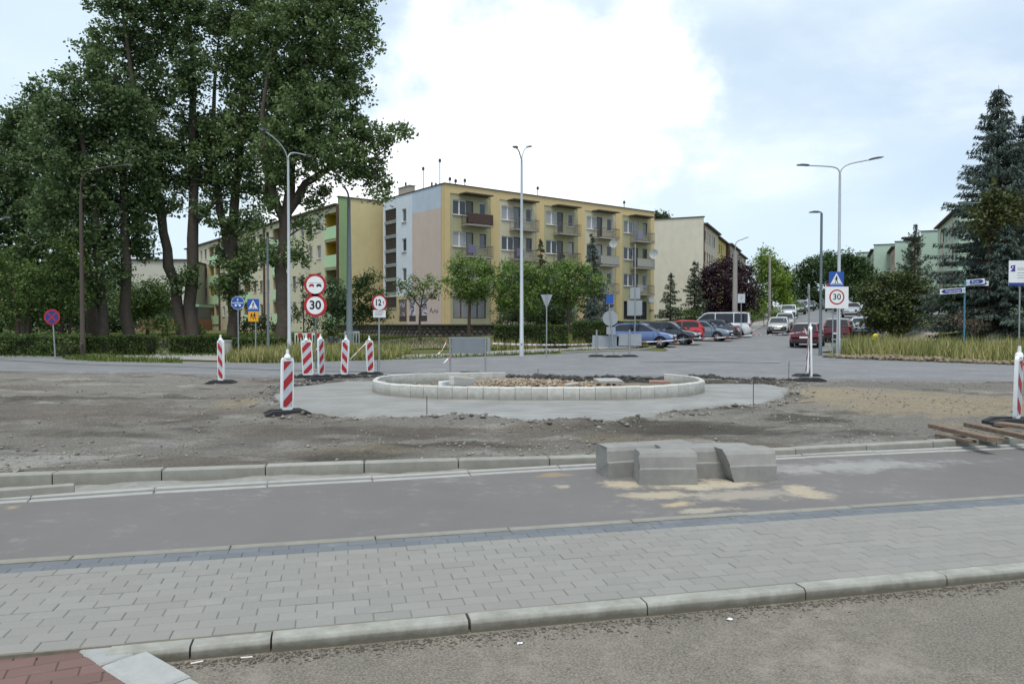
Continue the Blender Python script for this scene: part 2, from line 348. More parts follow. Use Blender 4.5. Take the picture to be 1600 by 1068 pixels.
# through road behind the building site, with its broken edge towards the site
xs = np.arange(-34, 45, 0.5)
ne = ynear(xs) + 0.30 * (fbm(xs, xs * 0 + 3, 1.4, 3) - 0.5)
roadV = []; nu = 9
for i, x in enumerate(xs):
    y0, y1 = ne[i], float(yfar(x)) + 0.1
    roadV.append((x, y0 - 0.03, -0.12))
    for k in range(nu):
        y = y0 + (y1 - y0) * k / (nu - 1); roadV.append((x, y, float(zt(x, y)) + 0.045))
struct(link('road', npmesh('road', np.array(roadV), gridF(len(xs), nu + 1), M_ROAD, smooth=False)))
# side street climbing away with its parking bays
SL = [(8.2, 35), (8.6, 42), (9.6, 45), (12.5, 50.5), (16.5, 57), (20.0, 64), (27, 80), (36, 100), (46, 125), (58, 155), (70, 185)]
SR = [(16.6, 34), (16.8, 41), (19.5, 44), (24, 50), (28.0, 56), (32, 62), (40, 80), (46, 100), (54, 125), (65, 155), (76, 185)]
struct(strip('side_street', SL, SR, M_ROAD, 0.05, 10, 0.8))
struct(strip('parking_apron', [(9.0, 43.5), (9.9, 52), (11.5, 60), (15, 70)], [(9.6, 44.5), (13.6, 52), (17.5, 60), (22, 70)], asphalt('parking_paving', C(132, 128, 122), 0.08, 0.08), 0.042, 8, 0.8))
struct(strip('street_pavement', [(18.2, 64), (25.4, 80), (34, 100), (44, 125)], [(20.2, 64), (27.2, 80), (36.2, 100), (46, 125)], M_PATH, 0.08, 3, 1))
# tarred seam along the old carriageway
M_TAR = mat('tar_seam', C(62, 62, 64), 0.7, var=0.15)
sp_ = [P(x, y, 0.05) for x, y in ((-250, 555), (-20, 562), (120, 569), (280, 573), (460, 579), (640, 582.5), (760, 583))]
struct(strip('tar_seam', sp_, [Vector(q) + Vector((0, 0.16, 0)) for q in sp_], M_TAR, 0.052, 2, 0.5))
sq_ = [G(x, y) for x, y in ((1000, 568), (1100, 567), (1220, 569))]
struct(strip('tar_patch', sq_, [Vector(q) + Vector((0, 0.3, 0)) for q in sq_], M_TAR, 0.052, 2, 0.5))
# footpaths
LP = [G(x, y) for x, y in ((120, 551), (215, 549), (300, 548), (385, 551), (450, 556))]; LQ = [G(x, y) for x, y in ((150, 560), (225, 562), (300, 563), (400, 566), (470, 564))]
struct(strip('footpath', LP, LQ, M_PATH, 0.035, 4, 0.6))
struct(strip('park_path', [G(250, 547.5), G(245, 535), G(262, 524)], [G(308, 547.5), G(275, 535), G(285, 524)], asphalt('trodden_soil', C(120, 112, 84), 0.1, 0.15), 0.05, 3, 0.6))
struct(strip('gravel_path', [G(1385, 536), G(1405, 524), G(1425, 515), G(1438, 508), (37.5, 62)], [G(1462, 533), G(1466, 522), G(1472, 514), G(1476, 508), (41.5, 64)], asphalt('gravel_path', C(160, 150, 142), 0.12, 0.1, None, 0.4, 30), 0.07, 4, 0.6))
struct(strip('pavement', [G(560, 563.5), G(690, 559), G(800, 554), G(905, 547.5), G(1000, 543.5)], [G(580, 557), G(700, 553), G(800, 548), G(905, 541.5), G(1000, 539)], M_PATH, 0.04, 3, 0.6))
struct(strip('trodden_earth', [G(560, 548), G(660, 546), G(770, 543)], [G(585, 533), G(660, 528), G(770, 529)], asphalt('dry_earth', C(128, 116, 96), 0.1, 0.14), 0.06, 6, 0.8))
# kerb of the pavement corner by the side street
kp = [G(880, 553), G(920, 551), G(960, 549.5), G(1000, 548), G(1025, 544), G(1042, 540)]
kb = struct(empty('street_kerb', kp[0]))
for a, b in zip(kp[:-1], kp[1:]):
    a = Vector(a); b = Vector(b); L = (b - a).length; n = max(1, round(L)); ang = math.atan2(b.y - a.y, b.x - a.x)
    for i in range(n):
        p = a + (b - a) * (i / n) - Vector(kp[0]); st = MB().cham(0, L / n - 0.012, 0, 0.15, -0.15, 0.13, 0.02).build('kerb_stone', M_KERB, kb, None, p, ang)
# ---------------------------------------------------------------- foreground strips
TH = R(13.5); E1 = np.array((math.cos(TH), math.sin(TH))); E2 = np.array((-math.sin(TH), math.cos(TH)))
uv = lambda p: (float(np.dot(p[:2], E1)), float(np.dot(p[:2], E2)))
W_ = lambda u, v, z=0.0: (float(E1[0] * u + E2[0] * v), float(E1[1] * u + E2[1] * v), z)
v_k = uv(P(1000, 944, 0.1))[1]           # front top edge of the near kerb
v_e = uv(P(800, 823, 0.1))[1]            # far edging of the pavement
FRAME = Matrix.Rotation(TH, 4, 'Z')
RD = 0.033
# near carriageway
nr = link('near_road', npmesh('near_road', np.array([W_(-30, -25, RD), W_(60, -25, RD), W_(60, v_k + 0.05, RD), W_(-30, v_k + 0.05, RD)]), np.array([[0, 1, 2, 3]]), M_NEARROAD)); struct(nr)
# near kerb stones, about a metre each
nk = struct(empty('near_kerb'))
prof = [(0.0, -0.12), (0.0, 0.078), (0.002, 0.084), (0.012, 0.097), (0.018, 0.1), (0.105, 0.1), (0.11, 0.095), (0.11, -0.12)]
def ext(profile, L, m, cap=True):
    b = MB(); n = len(profile); b.add([(0, y, z) for y, z in profile] + [(L, y, z) for y, z in profile], [tuple(range(n))[::-1], tuple(range(n, 2 * n))] + [(i, i + 1, i + 1 + n, i + n) for i in range(n - 1)]); return b.mesh('kerb_stone', m)
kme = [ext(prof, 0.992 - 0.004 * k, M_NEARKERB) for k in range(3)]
uj = uv(P(733, 962, 0.1))[0]
rnd = random.Random(3)
for i in range(-2, 9):
    if i < -1: continue
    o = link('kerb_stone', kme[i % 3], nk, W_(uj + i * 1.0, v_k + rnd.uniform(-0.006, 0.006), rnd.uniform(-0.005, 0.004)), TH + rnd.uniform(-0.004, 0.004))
# the two short stones where the kerb meets the red paving
for u0, L in ((uj - 1.375, 0.365), (uj - 1.75, 0.365)):
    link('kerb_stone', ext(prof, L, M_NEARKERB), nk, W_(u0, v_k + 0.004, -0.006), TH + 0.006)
# pavement of grey concrete pavers
sw = struct(empty('paved_pavement'))
PL, PW, J = 0.2, 0.1, 0.0035
v0 = v_k + 0.122; nrow = int((v_e - 0.30 - v0) / PW)
PW = (v_e - 0.30 - v0) / nrow
def paver_mat(name, c, per_obj, var=0.13):
    q = NT(name); r = q.n('ShaderNodeObjectInfo').outputs['Random'] if per_obj else q.geo().outputs['Random Per Island']
    nz = q.noise(1.1, 6, 0.6); fine = q.noise(260, 3, 0.7); st = q.noise(5, 5, 0.7)
    col = q.mix(r, sc(c, 1 - var), sc(c, 1 + var)); col = q.mix(q.ramp(nz, 0.3, 0.7, 0, 0.5), col, sc((c[0] * 1.05, c[1] * 0.98, c[2] * 0.93), 0.92))
    col = q.mix(q.ramp(st, 0.58, 0.72, 0, 0.35), col, C(176, 172, 160))
    col = q.mix(q.ramp(fine, 0.35, 0.7, 0, 0.35), q.mix(1.0, col, (0.8, 0.8, 0.8, 1), 'MULTIPLY'), sc(c, 1.12))
    q.l(col, q.b.inputs['Base Color']); q.b.inputs['Roughness'].default_value = 0.88; q.b.inputs['Specular IOR Level'].default_value = 0.3; q.bump(fine, 0.25, 0.004)
    return q.m
M_PAV = paver_mat('grey_paver', C(146, 145, 140), True, 0.08); M_PAVJ = paver_mat('grey_paver_far', C(146, 145, 140), False, 0.08)
M_BLUEPAV = paver_mat('graphite_paver', C(116, 121, 126), True); M_BLUEPAVJ = paver_mat('graphite_paver_far', C(116, 121, 126), False)
pav = []
for r in range(nrow):
    off = (r % 2) * 0.1 + rnd.uniform(-0.015, 0.015)
    for k in range(-24, 58):
        u = k * PL + off; pav.append((u, v0 + r * PW, 0))
for r in range(2):
    for k in range(-24, 58):
        pav.append((k * PL + (r % 2) * 0.1, v_e - 0.30 + r * 0.1, 1))
def vis(u, v):
    x, y, _ = W_(u + PL / 2, v + PW / 2); px = 800 + FPX * x / max(y, 0.1); return -60 < px < 1660, y
cand = [(vis(p[0], p[1])[1], p) for p in pav if vis(p[0], p[1])[0]]
cand.sort(key=lambda q: q[0]); nearset = set(id(q[1]) for q in cand[:300])
pm = [MB().cham(J / 3, PL - J / 3, J / 2, PW - J / 2, -0.06, 0.0, 0.004).mesh('paver', M_PAV), MB().cham(J / 3, PL - J / 3, J / 2, 0.1 - J / 2, -0.06, 0.0, 0.004).mesh('paver', M_BLUEPAV)]
rest = [MB(), MB()]
for p in pav:
    z = 0.1 + rnd.uniform(-0.0025, 0.002)
    if id(p) in nearset:
        o = link('paver', pm[p[2]], sw, W_(p[0], p[1], z), TH + rnd.uniform(-0.006, 0.006)); o.rotation_euler[0] = rnd.uniform(-0.008, 0.008)
    else:
        w_ = PW if p[2] == 0 else 0.1
        rest[p[2]].cham(p[0] + J / 3, p[0] + PL - J / 3, p[1] + J / 2, p[1] + w_ - J / 2, 0.04, z, 0.004)
for b, m in zip(rest, (M_PAVJ, M_BLUEPAVJ)):
    o = b.build('paver', m, sw, None, None, TH); o['kind'] = 'stuff'
o = MB().box(-30, 60, v0 - 0.01, v_e - 0.10, 0.02, 0.0945).build('joint_sand', mat('joint_sand', C(112, 106, 92), 1.0, var=0.2, vs_=30), sw, None, None, TH)
# slim concrete edging between pavers and cycle path
ed = struct(empty('pavement_edging'))
em = MB().cham(0.002, 0.996, 0, 0.075, -0.1, 0.006, 0.008).mesh('edging_stone', M_KERB)
for k in range(-6, 14): link('edging_stone', em, ed, W_(k * 1.0 + 0.3, v_e - 0.085, 0.1 + rnd.uniform(-0.003, 0.003)), TH)
# cycle path and its far edging (polyline)
BF = [P(x, y, 0.1) for x, y in ((-700, 838), (-300, 806), (0, 787), (310, 766), (500, 757), (940, 731), (1250, 716), (1600, 700), (2200, 676))]
KF = [P(x, y, 0.2) for x, y in ((-700, 766), (-300, 752), (0, 742), (375, 729), (660, 719), (940, 713), (1210, 702), (1480, 688), (1700, 677), (2200, 654))]
BN = [W_(u, v_e - 0.012, 0.1) for u in np.linspace(uv(BF[0])[0], uv(BF[-1])[0], 12)]
struct(strip('cycle_path', BN, BF, M_BIKE, 0.1, 6, 0.4, zf=lambda X, Y: 0.0 * X))
def along(poly, step):
    poly = [Vector((q[0], q[1], q[2])) for q in poly]; s = [0]
    for a, b in zip(poly[:-1], poly[1:]): s.append(s[-1] + (b - a).length)
    res = []; d = 0
    fn = lambda t: Vector((np.interp(t, s, [q.x for q in poly]), np.interp(t, s, [q.y for q in poly]), np.interp(t, s, [q.z for q in poly])))
    while d + step < s[-1]: res.append((fn(d), fn(d + step))); d += step
    return res
e2 = struct(empty('cycle_path_edging'))
em2 = MB().cham(0.003, 0.995, 0, 0.07, -0.1, 0.012, 0.01).mesh('edging_stone', M_CONC)
em3 = MB().cham(0.003, 0.995, 0.09, 0.16, -0.1, 0.03, 0.01).mesh('edging_stone', M_CONC)
for a, b in along(BF, 1.0):
    if abs(a.x) > 13: continue
    an = math.atan2(b.y - a.y, b.x - a.x)
    link('edging_stone', em2, e2, a + Vector((0, 0, rnd.uniform(-.003, .003))), an); link('edging_stone', em3, e2, a + Vector((0, 0, rnd.uniform(-.004, .004))), an)
# concrete bed and the new road kerb behind it
bedL = [Vector(q) + Vector((0, 0.14, 0)) for q in BF]; 
struct(strip('concrete_bed', bedL, [Vector(q) + Vector((0, 0.03, 0)) for q in KF], mat('site_concrete', C(136, 135, 129), 0.95, var=0.22, vs_=7, bump=1.0, bs=18), 0.0, 10, 0.12, zf=lambda X, Y: 0.085 + 0.075 * (fbm(X, Y, 3.6, 5, 0.65) - 0.5)))
rk = struct(empty('new_road_kerb'))
kprof = [(0.0, -0.15), (0.0, 0.0), (0.006, 0.0), (0.13, 0.0), (0.13, -0.15)]
kme2 = MB().cham(0.004, 0.992, 0, 0.14, -0.22, 0.0, 0.012).mesh('kerb_stone', M_KERB)
for a, b in along(KF, 1.0):
    if abs(a.x) > 16: continue
    link('kerb_stone', kme2, rk, a + Vector((0, 0, rnd.uniform(-.004, .004))), math.atan2(b.y - a.y, b.x - a.x))
# ---------------------------------------------------------------- red paved driveway corner with its border slabs
dr = struct(empty('red_paved_corner'))
M_REDPAV = paver_mat('red_paver', C(122, 98, 92), True, 0.16)
q0 = P(222, 1012, 0.085); q1 = P(322, 1072, 0.085)
dd = Vector((q1[0] - q0[0], q1[1] - q0[1])).normalized()
ang_b = math.atan2(dd.y, dd.x)
side = lambda x, y: (x - q0[0]) * -dd.y + (y - q0[1]) * dd.x          # >0 right of the border seen from above is inside road
rp = MB().cham(0.002, 0.198, 0.002, 0.098, -0.06, 0, 0.004).mesh('paver', M_REDPAV)
RT = R(24)
for r in range(-14, 16):
    for k in range(-14, 8):
        u = k * 0.2 + (r % 2) * 0.1; v = r * 0.1
        x = q0[0] - 0.75 + u * math.cos(RT) - v * math.sin(RT); y = q0[1] - 0.65 + u * math.sin(RT) + v * math.cos(RT)
        cx, cy = x + 0.1 * math.cos(RT), y + 0.1 * math.sin(RT) + 0.05
        sd = side(cx, cy)
        if sd > -0.06: continue
        if uv((cx, cy))[1] > v_k + 0.26: continue
        if y < 2.1 or x < -4.2 or x > 0.4: continue
        link('paver', rp, dr, (x, y, 0.080 + rnd.uniform(-0.002, 0.002)), RT + rnd.uniform(-0.01, 0.01))
bs = MB().cham(0.004, 0.41, -0.21, 0.0, -0.1, 0, 0.012).mesh('border_slab', mat('granite_slab', C(156, 157, 154), 0.85, var=0.1, vs_=14, bump=0.4, bs=120, objrnd=0.05))
for i in range(-1, 6):
    p = (q0[0] + dd.x * (0.05 + i * 0.42), q0[1] + dd.y * (0.05 + i * 0.42), 0.093 - 0.004 * (i % 2))
    link('border_slab', bs, dr, p, ang_b + rnd.uniform(-0.02, 0.02))
bb = MB()
pts = [(q0[0] - 6, v_k * 1.0), (q0[0] + 0.02, q0[1] + 0.02), (q0[0] + dd.x * 2.6, q0[1] + dd.y * 2.6), (q0[0] - 6, q0[1] - 2.5)]
bb.v = [(x, y, 0.074) for x, y in (W_(-8, v_k + 0.11)[:2], (q0[0], q0[1]), (q0[0] + dd.x * 2.6, q0[1] + dd.y * 2.6), (-8, 1.0))]; bb.f = [(0, 3, 2, 1)]
bb.build('joint_sand', mat('joint_sand2', C(104, 92, 80), 1.0, var=0.2, vs_=30), dr)
# ================================================================ BUILDING SITE: earth, wet concrete, ring of kerbs
def inpoly(X, Y, poly):
    ins = np.zeros(np.shape(X), bool); n = len(poly)
    for i in range(n):
        x0, y0 = poly[i][:2]; x1, y1 = poly[(i + 1) % n][:2]
        c = ((y0 > Y) != (y1 > Y)) & (X < (x1 - x0) * (Y - y0) / (y1 - y0 + 1e-12) + x0); ins ^= c
    return ins
RC = (0.62, 18.35)
def ring_pt(a, k=1.0):
    c, s = math.cos(a), math.sin(a); e = 2.5
    A, B = 3.96, (2.95 if s < 0 else 2.0)
    r = (abs(c / A) ** e + abs(s / B) ** e) ** (-1 / e); return RC[0] + k * r * c, RC[1] + k * r * s
APX = ((425, 618), (452, 641), (520, 646), (600, 651), (700, 650), (790, 656), (860, 661), (960, 656), (1060, 641), (1130, 634), (1190, 630), (1228, 619), (1236, 607), (1200, 600), (1130, 600), (1085, 602), (960, 602), (860, 602), (770, 601), (680, 598), (600, 595), (540, 596), (490, 601), (440, 607))
apr = [P(x, y, 0.06) for x, y in APX]
def rout(a):
    d = np.array((math.cos(a), math.sin(a))); best = 0
    for i in range(len(apr)):
        p = apr[i][:2] - np.array(RC); q = apr[(i + 1) % len(apr)][:2] - np.array(RC); e = q - p
        den = d[0] * e[1] - d[1] * e[0]
        if abs(den) < 1e-9: continue
        t = (p[0] * e[1] - p[1] * e[0]) / den; s = (p[0] * d[1] - p[1] * d[0]) / den
        if t > 0 and 0 <= s <= 1: best = max(best, t)
    return best
kf = np.array([q[:2] for q in KF])
ykf = lambda X: np.interp(X, kf[:, 0], kf[:, 1])
dx = np.arange(-26, 36, 0.1); nv = 190
DX = np.repeat(dx[:, None], nv, 1); t = np.linspace(0, 1, nv) ** 1.15
y0 = (ykf(dx) + 0.12)[:, None]; y1 = (ynear(dx) + 0.35)[:, None]; DY = y0 + (y1 - y0) * t[None, :]
dk = DY - y0; dr_ = y1 - DY
DZ = 0.165 - 0.10 * ss(0.3, 3.0, dk) - 0.07 * (1 - ss(0.3, 2.5, dr_)) + 0.17 * (fbm(DX, DY, 0.8, 5, 0.6) - 0.5) * ss(0.1, 1.2, dk) + 0.085 * (fbm(DX, DY, 3.5, 5, 0.7) - 0.5)
DZ = np.minimum(DZ, 0.19 + 0 * DZ)
# wheel ruts along the site
for c0, wd, dp in ((11.2, 0.35, 0.05), (12.9, 0.4, 0.04), (14.1, 0.3, 0.035)):
    yy = c0 + 0.05 * DX + 0.5 * (vnoise(DX, DX * 0 + c0, 0.18) - 0.5); DZ -= dp * np.exp(-((DY - yy) / wd) ** 2)
ins = inpoly(DX, DY, apr); DZ = np.where(ins, DZ - 0.14, DZ)
# crumbly heaps round the wet concrete
ang = np.arctan2(DY - RC[1], DX - RC[0]); rr = np.hypot(DX - RC[0], DY - RC[1]); aa = np.linspace(-math.pi, math.pi, 361); ro = np.array([rout(a) for a in aa]); rim = rr - np.interp(ang, aa, ro)
DZ += 0.09 * np.exp(-((rim - 0.25) / 0.22) ** 2) * (fbm(DX, DY, 2.2, 3) > 0.48) * fbm(DX, DY, 5.0, 3)
DZ += 0.12 * np.exp(-((DX - 7.3) / 0.9) ** 2 - ((DY - 18.0) / 1.2) ** 2) * fbm(DX, DY, 3, 3) + 0.10 * np.exp(-((DX + 4.9) / 1.2) ** 2 - ((DY - 18.3) / 0.8) ** 2) * fbm(DX, DY, 3.2, 3)
gravel, brown, ochre, dark, pale = [np.array(C(*c)[:3]) for c in ((128, 124, 117), (114, 107, 98), (150, 139, 118), (80, 76, 70), (158, 155, 148))]
n_a = fbm(DX, DY * 1.6, 0.35, 5); n_b = fbm(DX + 50, DY * 2.2, 0.9, 5, 0.6); n_c = fbm(DX - 30, DY * 1.5, 2.6, 4, 0.6)
colr = gravel * np.ones(DX.shape + (1,))
def blend(c, f): 
    global colr; f = np.clip(f, 0, 1)[..., None]; colr = colr * (1 - f) + c * f
blend(brown, ss(0.45, 0.62, n_a)); blend(pale, ss(0.58, 0.74, n_b) * 0.6); blend(dark, ss(0.56, 0.72, fbm(DX + 9, DY * 2.0, 0.5, 5, 0.6)) * 0.75)
def spot(px, py, rx, ry, c, k):
    p = P(px, py, 0.08); sx = rx / FPX * p[1]; sy = ry * p[1] ** 2 / (1.57 * FPX)
    e = np.sqrt(((DX - p[0]) / sx) ** 2 + ((DY - p[1]) / sy) ** 2) + 1.3 * (n_c - 0.5) + 1.0 * (n_b - 0.5); blend(c, k * (1 - ss(0.55, 1.15, e)))
spot(1430, 625, 200, 28, ochre, 0.85); spot(1300, 618, 70, 12, ochre, 0.9); spot(1560, 640, 120, 22, ochre, 0.7); spot(560, 707, 130, 12, ochre * 0.85, 0.5); spot(380, 628, 45, 8, ochre, 0.7)
spot(80, 727, 120, 16, pale * 1.05, 0.95); spot(1250, 652, 60, 12, dark, 0.8); spot(1130, 672, 130, 12, dark, 0.7); spot(1060, 665, 180, 14, dark, 0.6); spot(560, 675, 200, 14, brown * 0.7, 0.7); spot(690, 700, 120, 8, dark, 0.7)
spot(380, 690, 90, 14, gravel * 0.75, 0.8); spot(150, 640, 200, 20, brown, 0.8); spot(1420, 600, 260, 10, gravel * 0.85, 0.9); spot(520, 600, 120, 9, dark * 0.9, 0.7); spot(950, 594, 230, 9, dark * 0.6, 0.95); spot(1200, 596, 60, 6, dark * 0.7, 0.9)
spot(1080, 700, 60, 10, pale, 0.7); spot(1000, 690, 90, 7, ochre * 0.9, 0.4); spot(720, 688, 60, 5, pale * 0.95, 0.7)
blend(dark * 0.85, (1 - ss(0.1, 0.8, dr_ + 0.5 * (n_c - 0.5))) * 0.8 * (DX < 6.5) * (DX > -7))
def dirt_mat():
    q = NT('site_earth'); at_ = q.n('ShaderNodeVertexColor', layer_name='tint').outputs[0]
    f1 = q.noise(30, 6, 0.85); f2 = q.noise(6, 6, 0.75); f3 = q.noise(70, 4, 0.8)
    col = q.mix(1.0, at_, q.n('ShaderNodeCombineColor', {i: q.ramp(f1, 0.32, 0.68, 0.45, 1.55) for i in (0, 1, 2)}).outputs[0], 'MULTIPLY')
    col = q.mix(q.ramp(f2, 0.35, 0.75, 0, 0.45), col, q.mix(1.0, col, (1.28, 1.26, 1.22, 1), 'MULTIPLY'))
    q.l(col, q.b.inputs['Base Color']); q.b.inputs['Roughness'].default_value = 1.0; q.b.inputs['Specular IOR Level'].default_value = 0.15
    h = q.n('ShaderNodeMath', {0: f1, 1: f3}, operation='ADD').outputs[0]; q.bump(h, 0.9, 0.03); return q.m
M_DIRT = dirt_mat()
sh = DX.shape
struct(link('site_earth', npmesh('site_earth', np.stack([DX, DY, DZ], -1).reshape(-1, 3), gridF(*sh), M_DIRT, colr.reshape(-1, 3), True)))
dz_at = lambda x, y: float(DZ[int(np.clip((x + 26) / 0.1, 0, sh[0] - 1)), int(np.argmin(np.abs(DY[int(np.clip((x + 26) / 0.1, 0, sh[0] - 1))] - y)))])
# loose stones on the earth (nobody could count them)
def stones(name, XY, size, m, zfun, label, seed=1, parent=None, flat=0.6):
    rg = np.random.RandomState(seed); n = len(XY)
    base = np.array([(1, 0, 0), (-1, 0, 0), (0, 1, 0), (0, -1, 0), (0, 0, 1), (0, 0, -0.6)], float)
    Ff = np.array([(0, 2, 4), (2, 1, 4), (1, 3, 4), (3, 0, 4), (2, 0, 5), (1, 2, 5), (3, 1, 5), (0, 3, 5)])
    V = np.repeat(base[None], n, 0) * (1 + 0.45 * (rg.rand(n, 6, 3) - 0.5)) + 0.35 * (rg.rand(n, 6, 3) - 0.5)
    s_ = size[0] + (size[1] - size[0]) * rg.rand(n) ** 3; V *= s_[:, None, None]; V[:, :, 2] *= flat
    a = rg.rand(n) * 6.28; c, s = np.cos(a)[:, None], np.sin(a)[:, None]
    x = V[:, :, 0] * c - V[:, :, 1] * s; y = V[:, :, 0] * s + V[:, :, 1] * c
    z = np.array([zfun(p[0], p[1]) for p in XY])
    V = np.stack([x + XY[:, :1], y + XY[:, 1:2], V[:, :, 2] + (z + s_ * 0.2)[:, None]], -1).reshape(-1, 3)
    F = (Ff[None] + (np.arange(n) * 6)[:, None, None]).reshape(-1, 3)
    o = link(name, npmesh(name, V, F, m), parent); o['kind'] = 'stuff'
    if label: o['label'] = label; o['category'] = 'rubble'
    return o
rg = np.random.RandomState(5)
M_STONE = mat('loose_stone', C(134, 128, 118), 0.95, var=0.2, vs_=20, rnd=0.4)
xy = np.stack([rg.rand(26000) * 34 - 13, np.zeros(26000)], 1); u_ = rg.rand(26000) ** 1.4; xy[:, 1] = ykf(xy[:, 0]) + 0.2 + u_ * (ynear(xy[:, 0]) - ykf(xy[:, 0]) - 0.3)
keep = (~inpoly(xy[:, 0], xy[:, 1], apr)) & (fbm(xy[:, 0], xy[:, 1], 0.7, 3) > 0.40 + 0.12 * rg.rand(26000))
stones('loose_gravel', xy[keep], (0.006, 0.034), M_STONE, dz_at, 'loose grey gravel scattered over the churned site earth', 2)
a_ = rg.rand(1600) * 6.28; rr_ = np.array([rout(q) for q in a_]) + rg.randn(1600) * 0.25 + 0.2
xy = np.stack([RC[0] + rr_ * np.cos(a_), RC[1] + rr_ * np.sin(a_)], 1)
xy = xy[(xy[:, 1] < ynear(xy[:, 0]) - 0.05) & (xy[:, 1] > ykf(xy[:, 0]) + 0.3)]
stones('concrete_crumbs', xy, (0.012, 0.075), mat('crumbs', C(120, 118, 112), 0.95, var=0.2, vs_=20, rnd=0.35), dz_at, 'broken crumbs heaped around the edge of the wet concrete', 3)
# dark lumps of broken road surface along the cut edge
xx = np.r_[rg.rand(500) * 9 - 7, rg.rand(300) * 4 + 4.6, rg.rand(700) * 6 - 0.6]; yl = np.r_[np.full(500, .45), np.full(300, .45), np.full(700, 1.3)]; xy = np.stack([xx, ynear(xx) - 0.1 - np.abs(rg.randn(len(xx))) * yl], 1); xy = xy[~inpoly(xy[:, 0], xy[:, 1], apr)]
stones('broken_asphalt', xy, (0.02, 0.15), mat('asphalt_lumps', C(64, 62, 60), 0.95, var=0.25, vs_=18, rnd=0.3), dz_at, 'dark lumps of broken road surface along the cut road edge', 4, None, 0.5)
# earth bank dug up along the right-hand verge
xx = rg.rand(6000) * 20 + 15.2; yy = yfar(xx) - 0.15 + rg.randn(6000) * 0.26 + 0.25
zb = lambda x, y: float(zt(x, y)) + 0.06 + 0.18 * math.exp(-((y - float(yfar(x)) - 0.25) / 0.4) ** 2) * float(vnoise(x, y, 1.1))
stones('dug_earth', np.stack([xx, yy], 1), (0.02, 0.16), mat('dug_earth', C(122, 110, 92), 1.0, var=0.25, vs_=9, rnd=0.3, bump=0.6, bs=40), zb, 'ridge of dug up earth along the grass verge', 6, None, 0.7)
# wet concrete collar round the ring
def wet_mat():
    q = NT('wet_concrete'); a = q.noise(1.2, 6, 0.6); mpn = q.n('ShaderNodeMapping'); q.l(q.pos(), mpn.inputs[0]); mpn.inputs['Scale'].default_value = (0.5, 2.2, 1); b = q.noise(3, 5, 0.65, mpn.outputs[0])
    col = q.mix(q.ramp(a, 0.3, 0.7), C(126, 126, 122), C(150, 150, 146)); col = q.mix(q.ramp(b, 0.4, 0.75, 0, 0.5), col, C(112, 112, 108))
    q.l(col, q.b.inputs['Base Color']); q.l(q.ramp(b, 0.3, 0.7, 0.6, 0.85), q.b.inputs['Roughness']); q.b.inputs['Specular IOR Level'].default_value = 0.4; q.bump(b, 0.35, 0.02); return q.m
na_, nr_ = 361, 26; V = []
for i in range(na_):
    a = 2 * math.pi * i / (na_ - 1); x0, y0_ = ring_pt(a, 0.99); r0 = math.hypot(x0 - RC[0], y0_ - RC[1]); r1 = max(rout(a), r0 + 0.1) * (1 + 0.035 * (float(fbm(math.cos(a) * 3, math.sin(a) * 3, 2.2, 4)) - 0.5) * 2)
    for k in range(nr_):
        f = k / (nr_ - 1); r = r0 + (r1 - r0) * f; x, y = RC[0] + r * math.cos(a), RC[1] + r * math.sin(a)
        z = 0.075 + 0.03 * (1 - f) + 0.022 * (float(fbm(x, y, 1.5, 3)) - 0.5) - (0.11 if k == nr_ - 1 else 0); V.append((x, y, z))
struct(link('wet_concrete', npmesh('wet_concrete', np.array(V), gridF(na_, nr_), wet_mat(), smooth=True)))
# ring of upright kerb stones, open at the back
ring = thing('island_kerb_ring', 'oval ring of upright pale concrete kerb stones in the wet concrete, open at its back', 'kerb ring', (RC[0], RC[1], 0.0))
M_RING = mat('ring_concrete', C(190, 189, 182), 0.9, var=0.12, vs_=10, bump=0.3, bs=120, grime=0.35, objrnd=0.07)
splash(M_RING, 0.08, 0.2, C(128, 124, 114), 0.8)
aas = np.linspace(R(112), R(112) + R(268), 1200); pp = [ring_pt(a) for a in aas]; s_ = np.r_[0, np.cumsum([math.hypot(pp[i + 1][0] - pp[i][0], pp[i + 1][1] - pp[i][1]) for i in range(len(pp) - 1)])]
nst = int(s_[-1] / 0.33); stl = s_[-1] / nst
prf = [(0.0, -0.15), (0.0, 0.235), (0.03, 0.26), (0.10, 0.26), (0.115, 0.25), (0.115, -0.15)]
for i in range(nst):
    g = lambda t: (np.interp(t, s_, [p[0] for p in pp]), np.interp(t, s_, [p[1] for p in pp]))
    a, b = g(i * stl), g((i + 1) * stl)
    o = link('kerb_stone', ext([(q[0], q[1] + 0.12) for q in prf], math.hypot(b[0] - a[0], b[1] - a[1]) - 0.008, M_RING), ring, (a[0] - RC[0], a[1] - RC[1], rnd.uniform(-0.008, 0.008)), math.atan2(b[1] - a[1], b[0] - a[0]) + rnd.uniform(-0.01, 0.01))
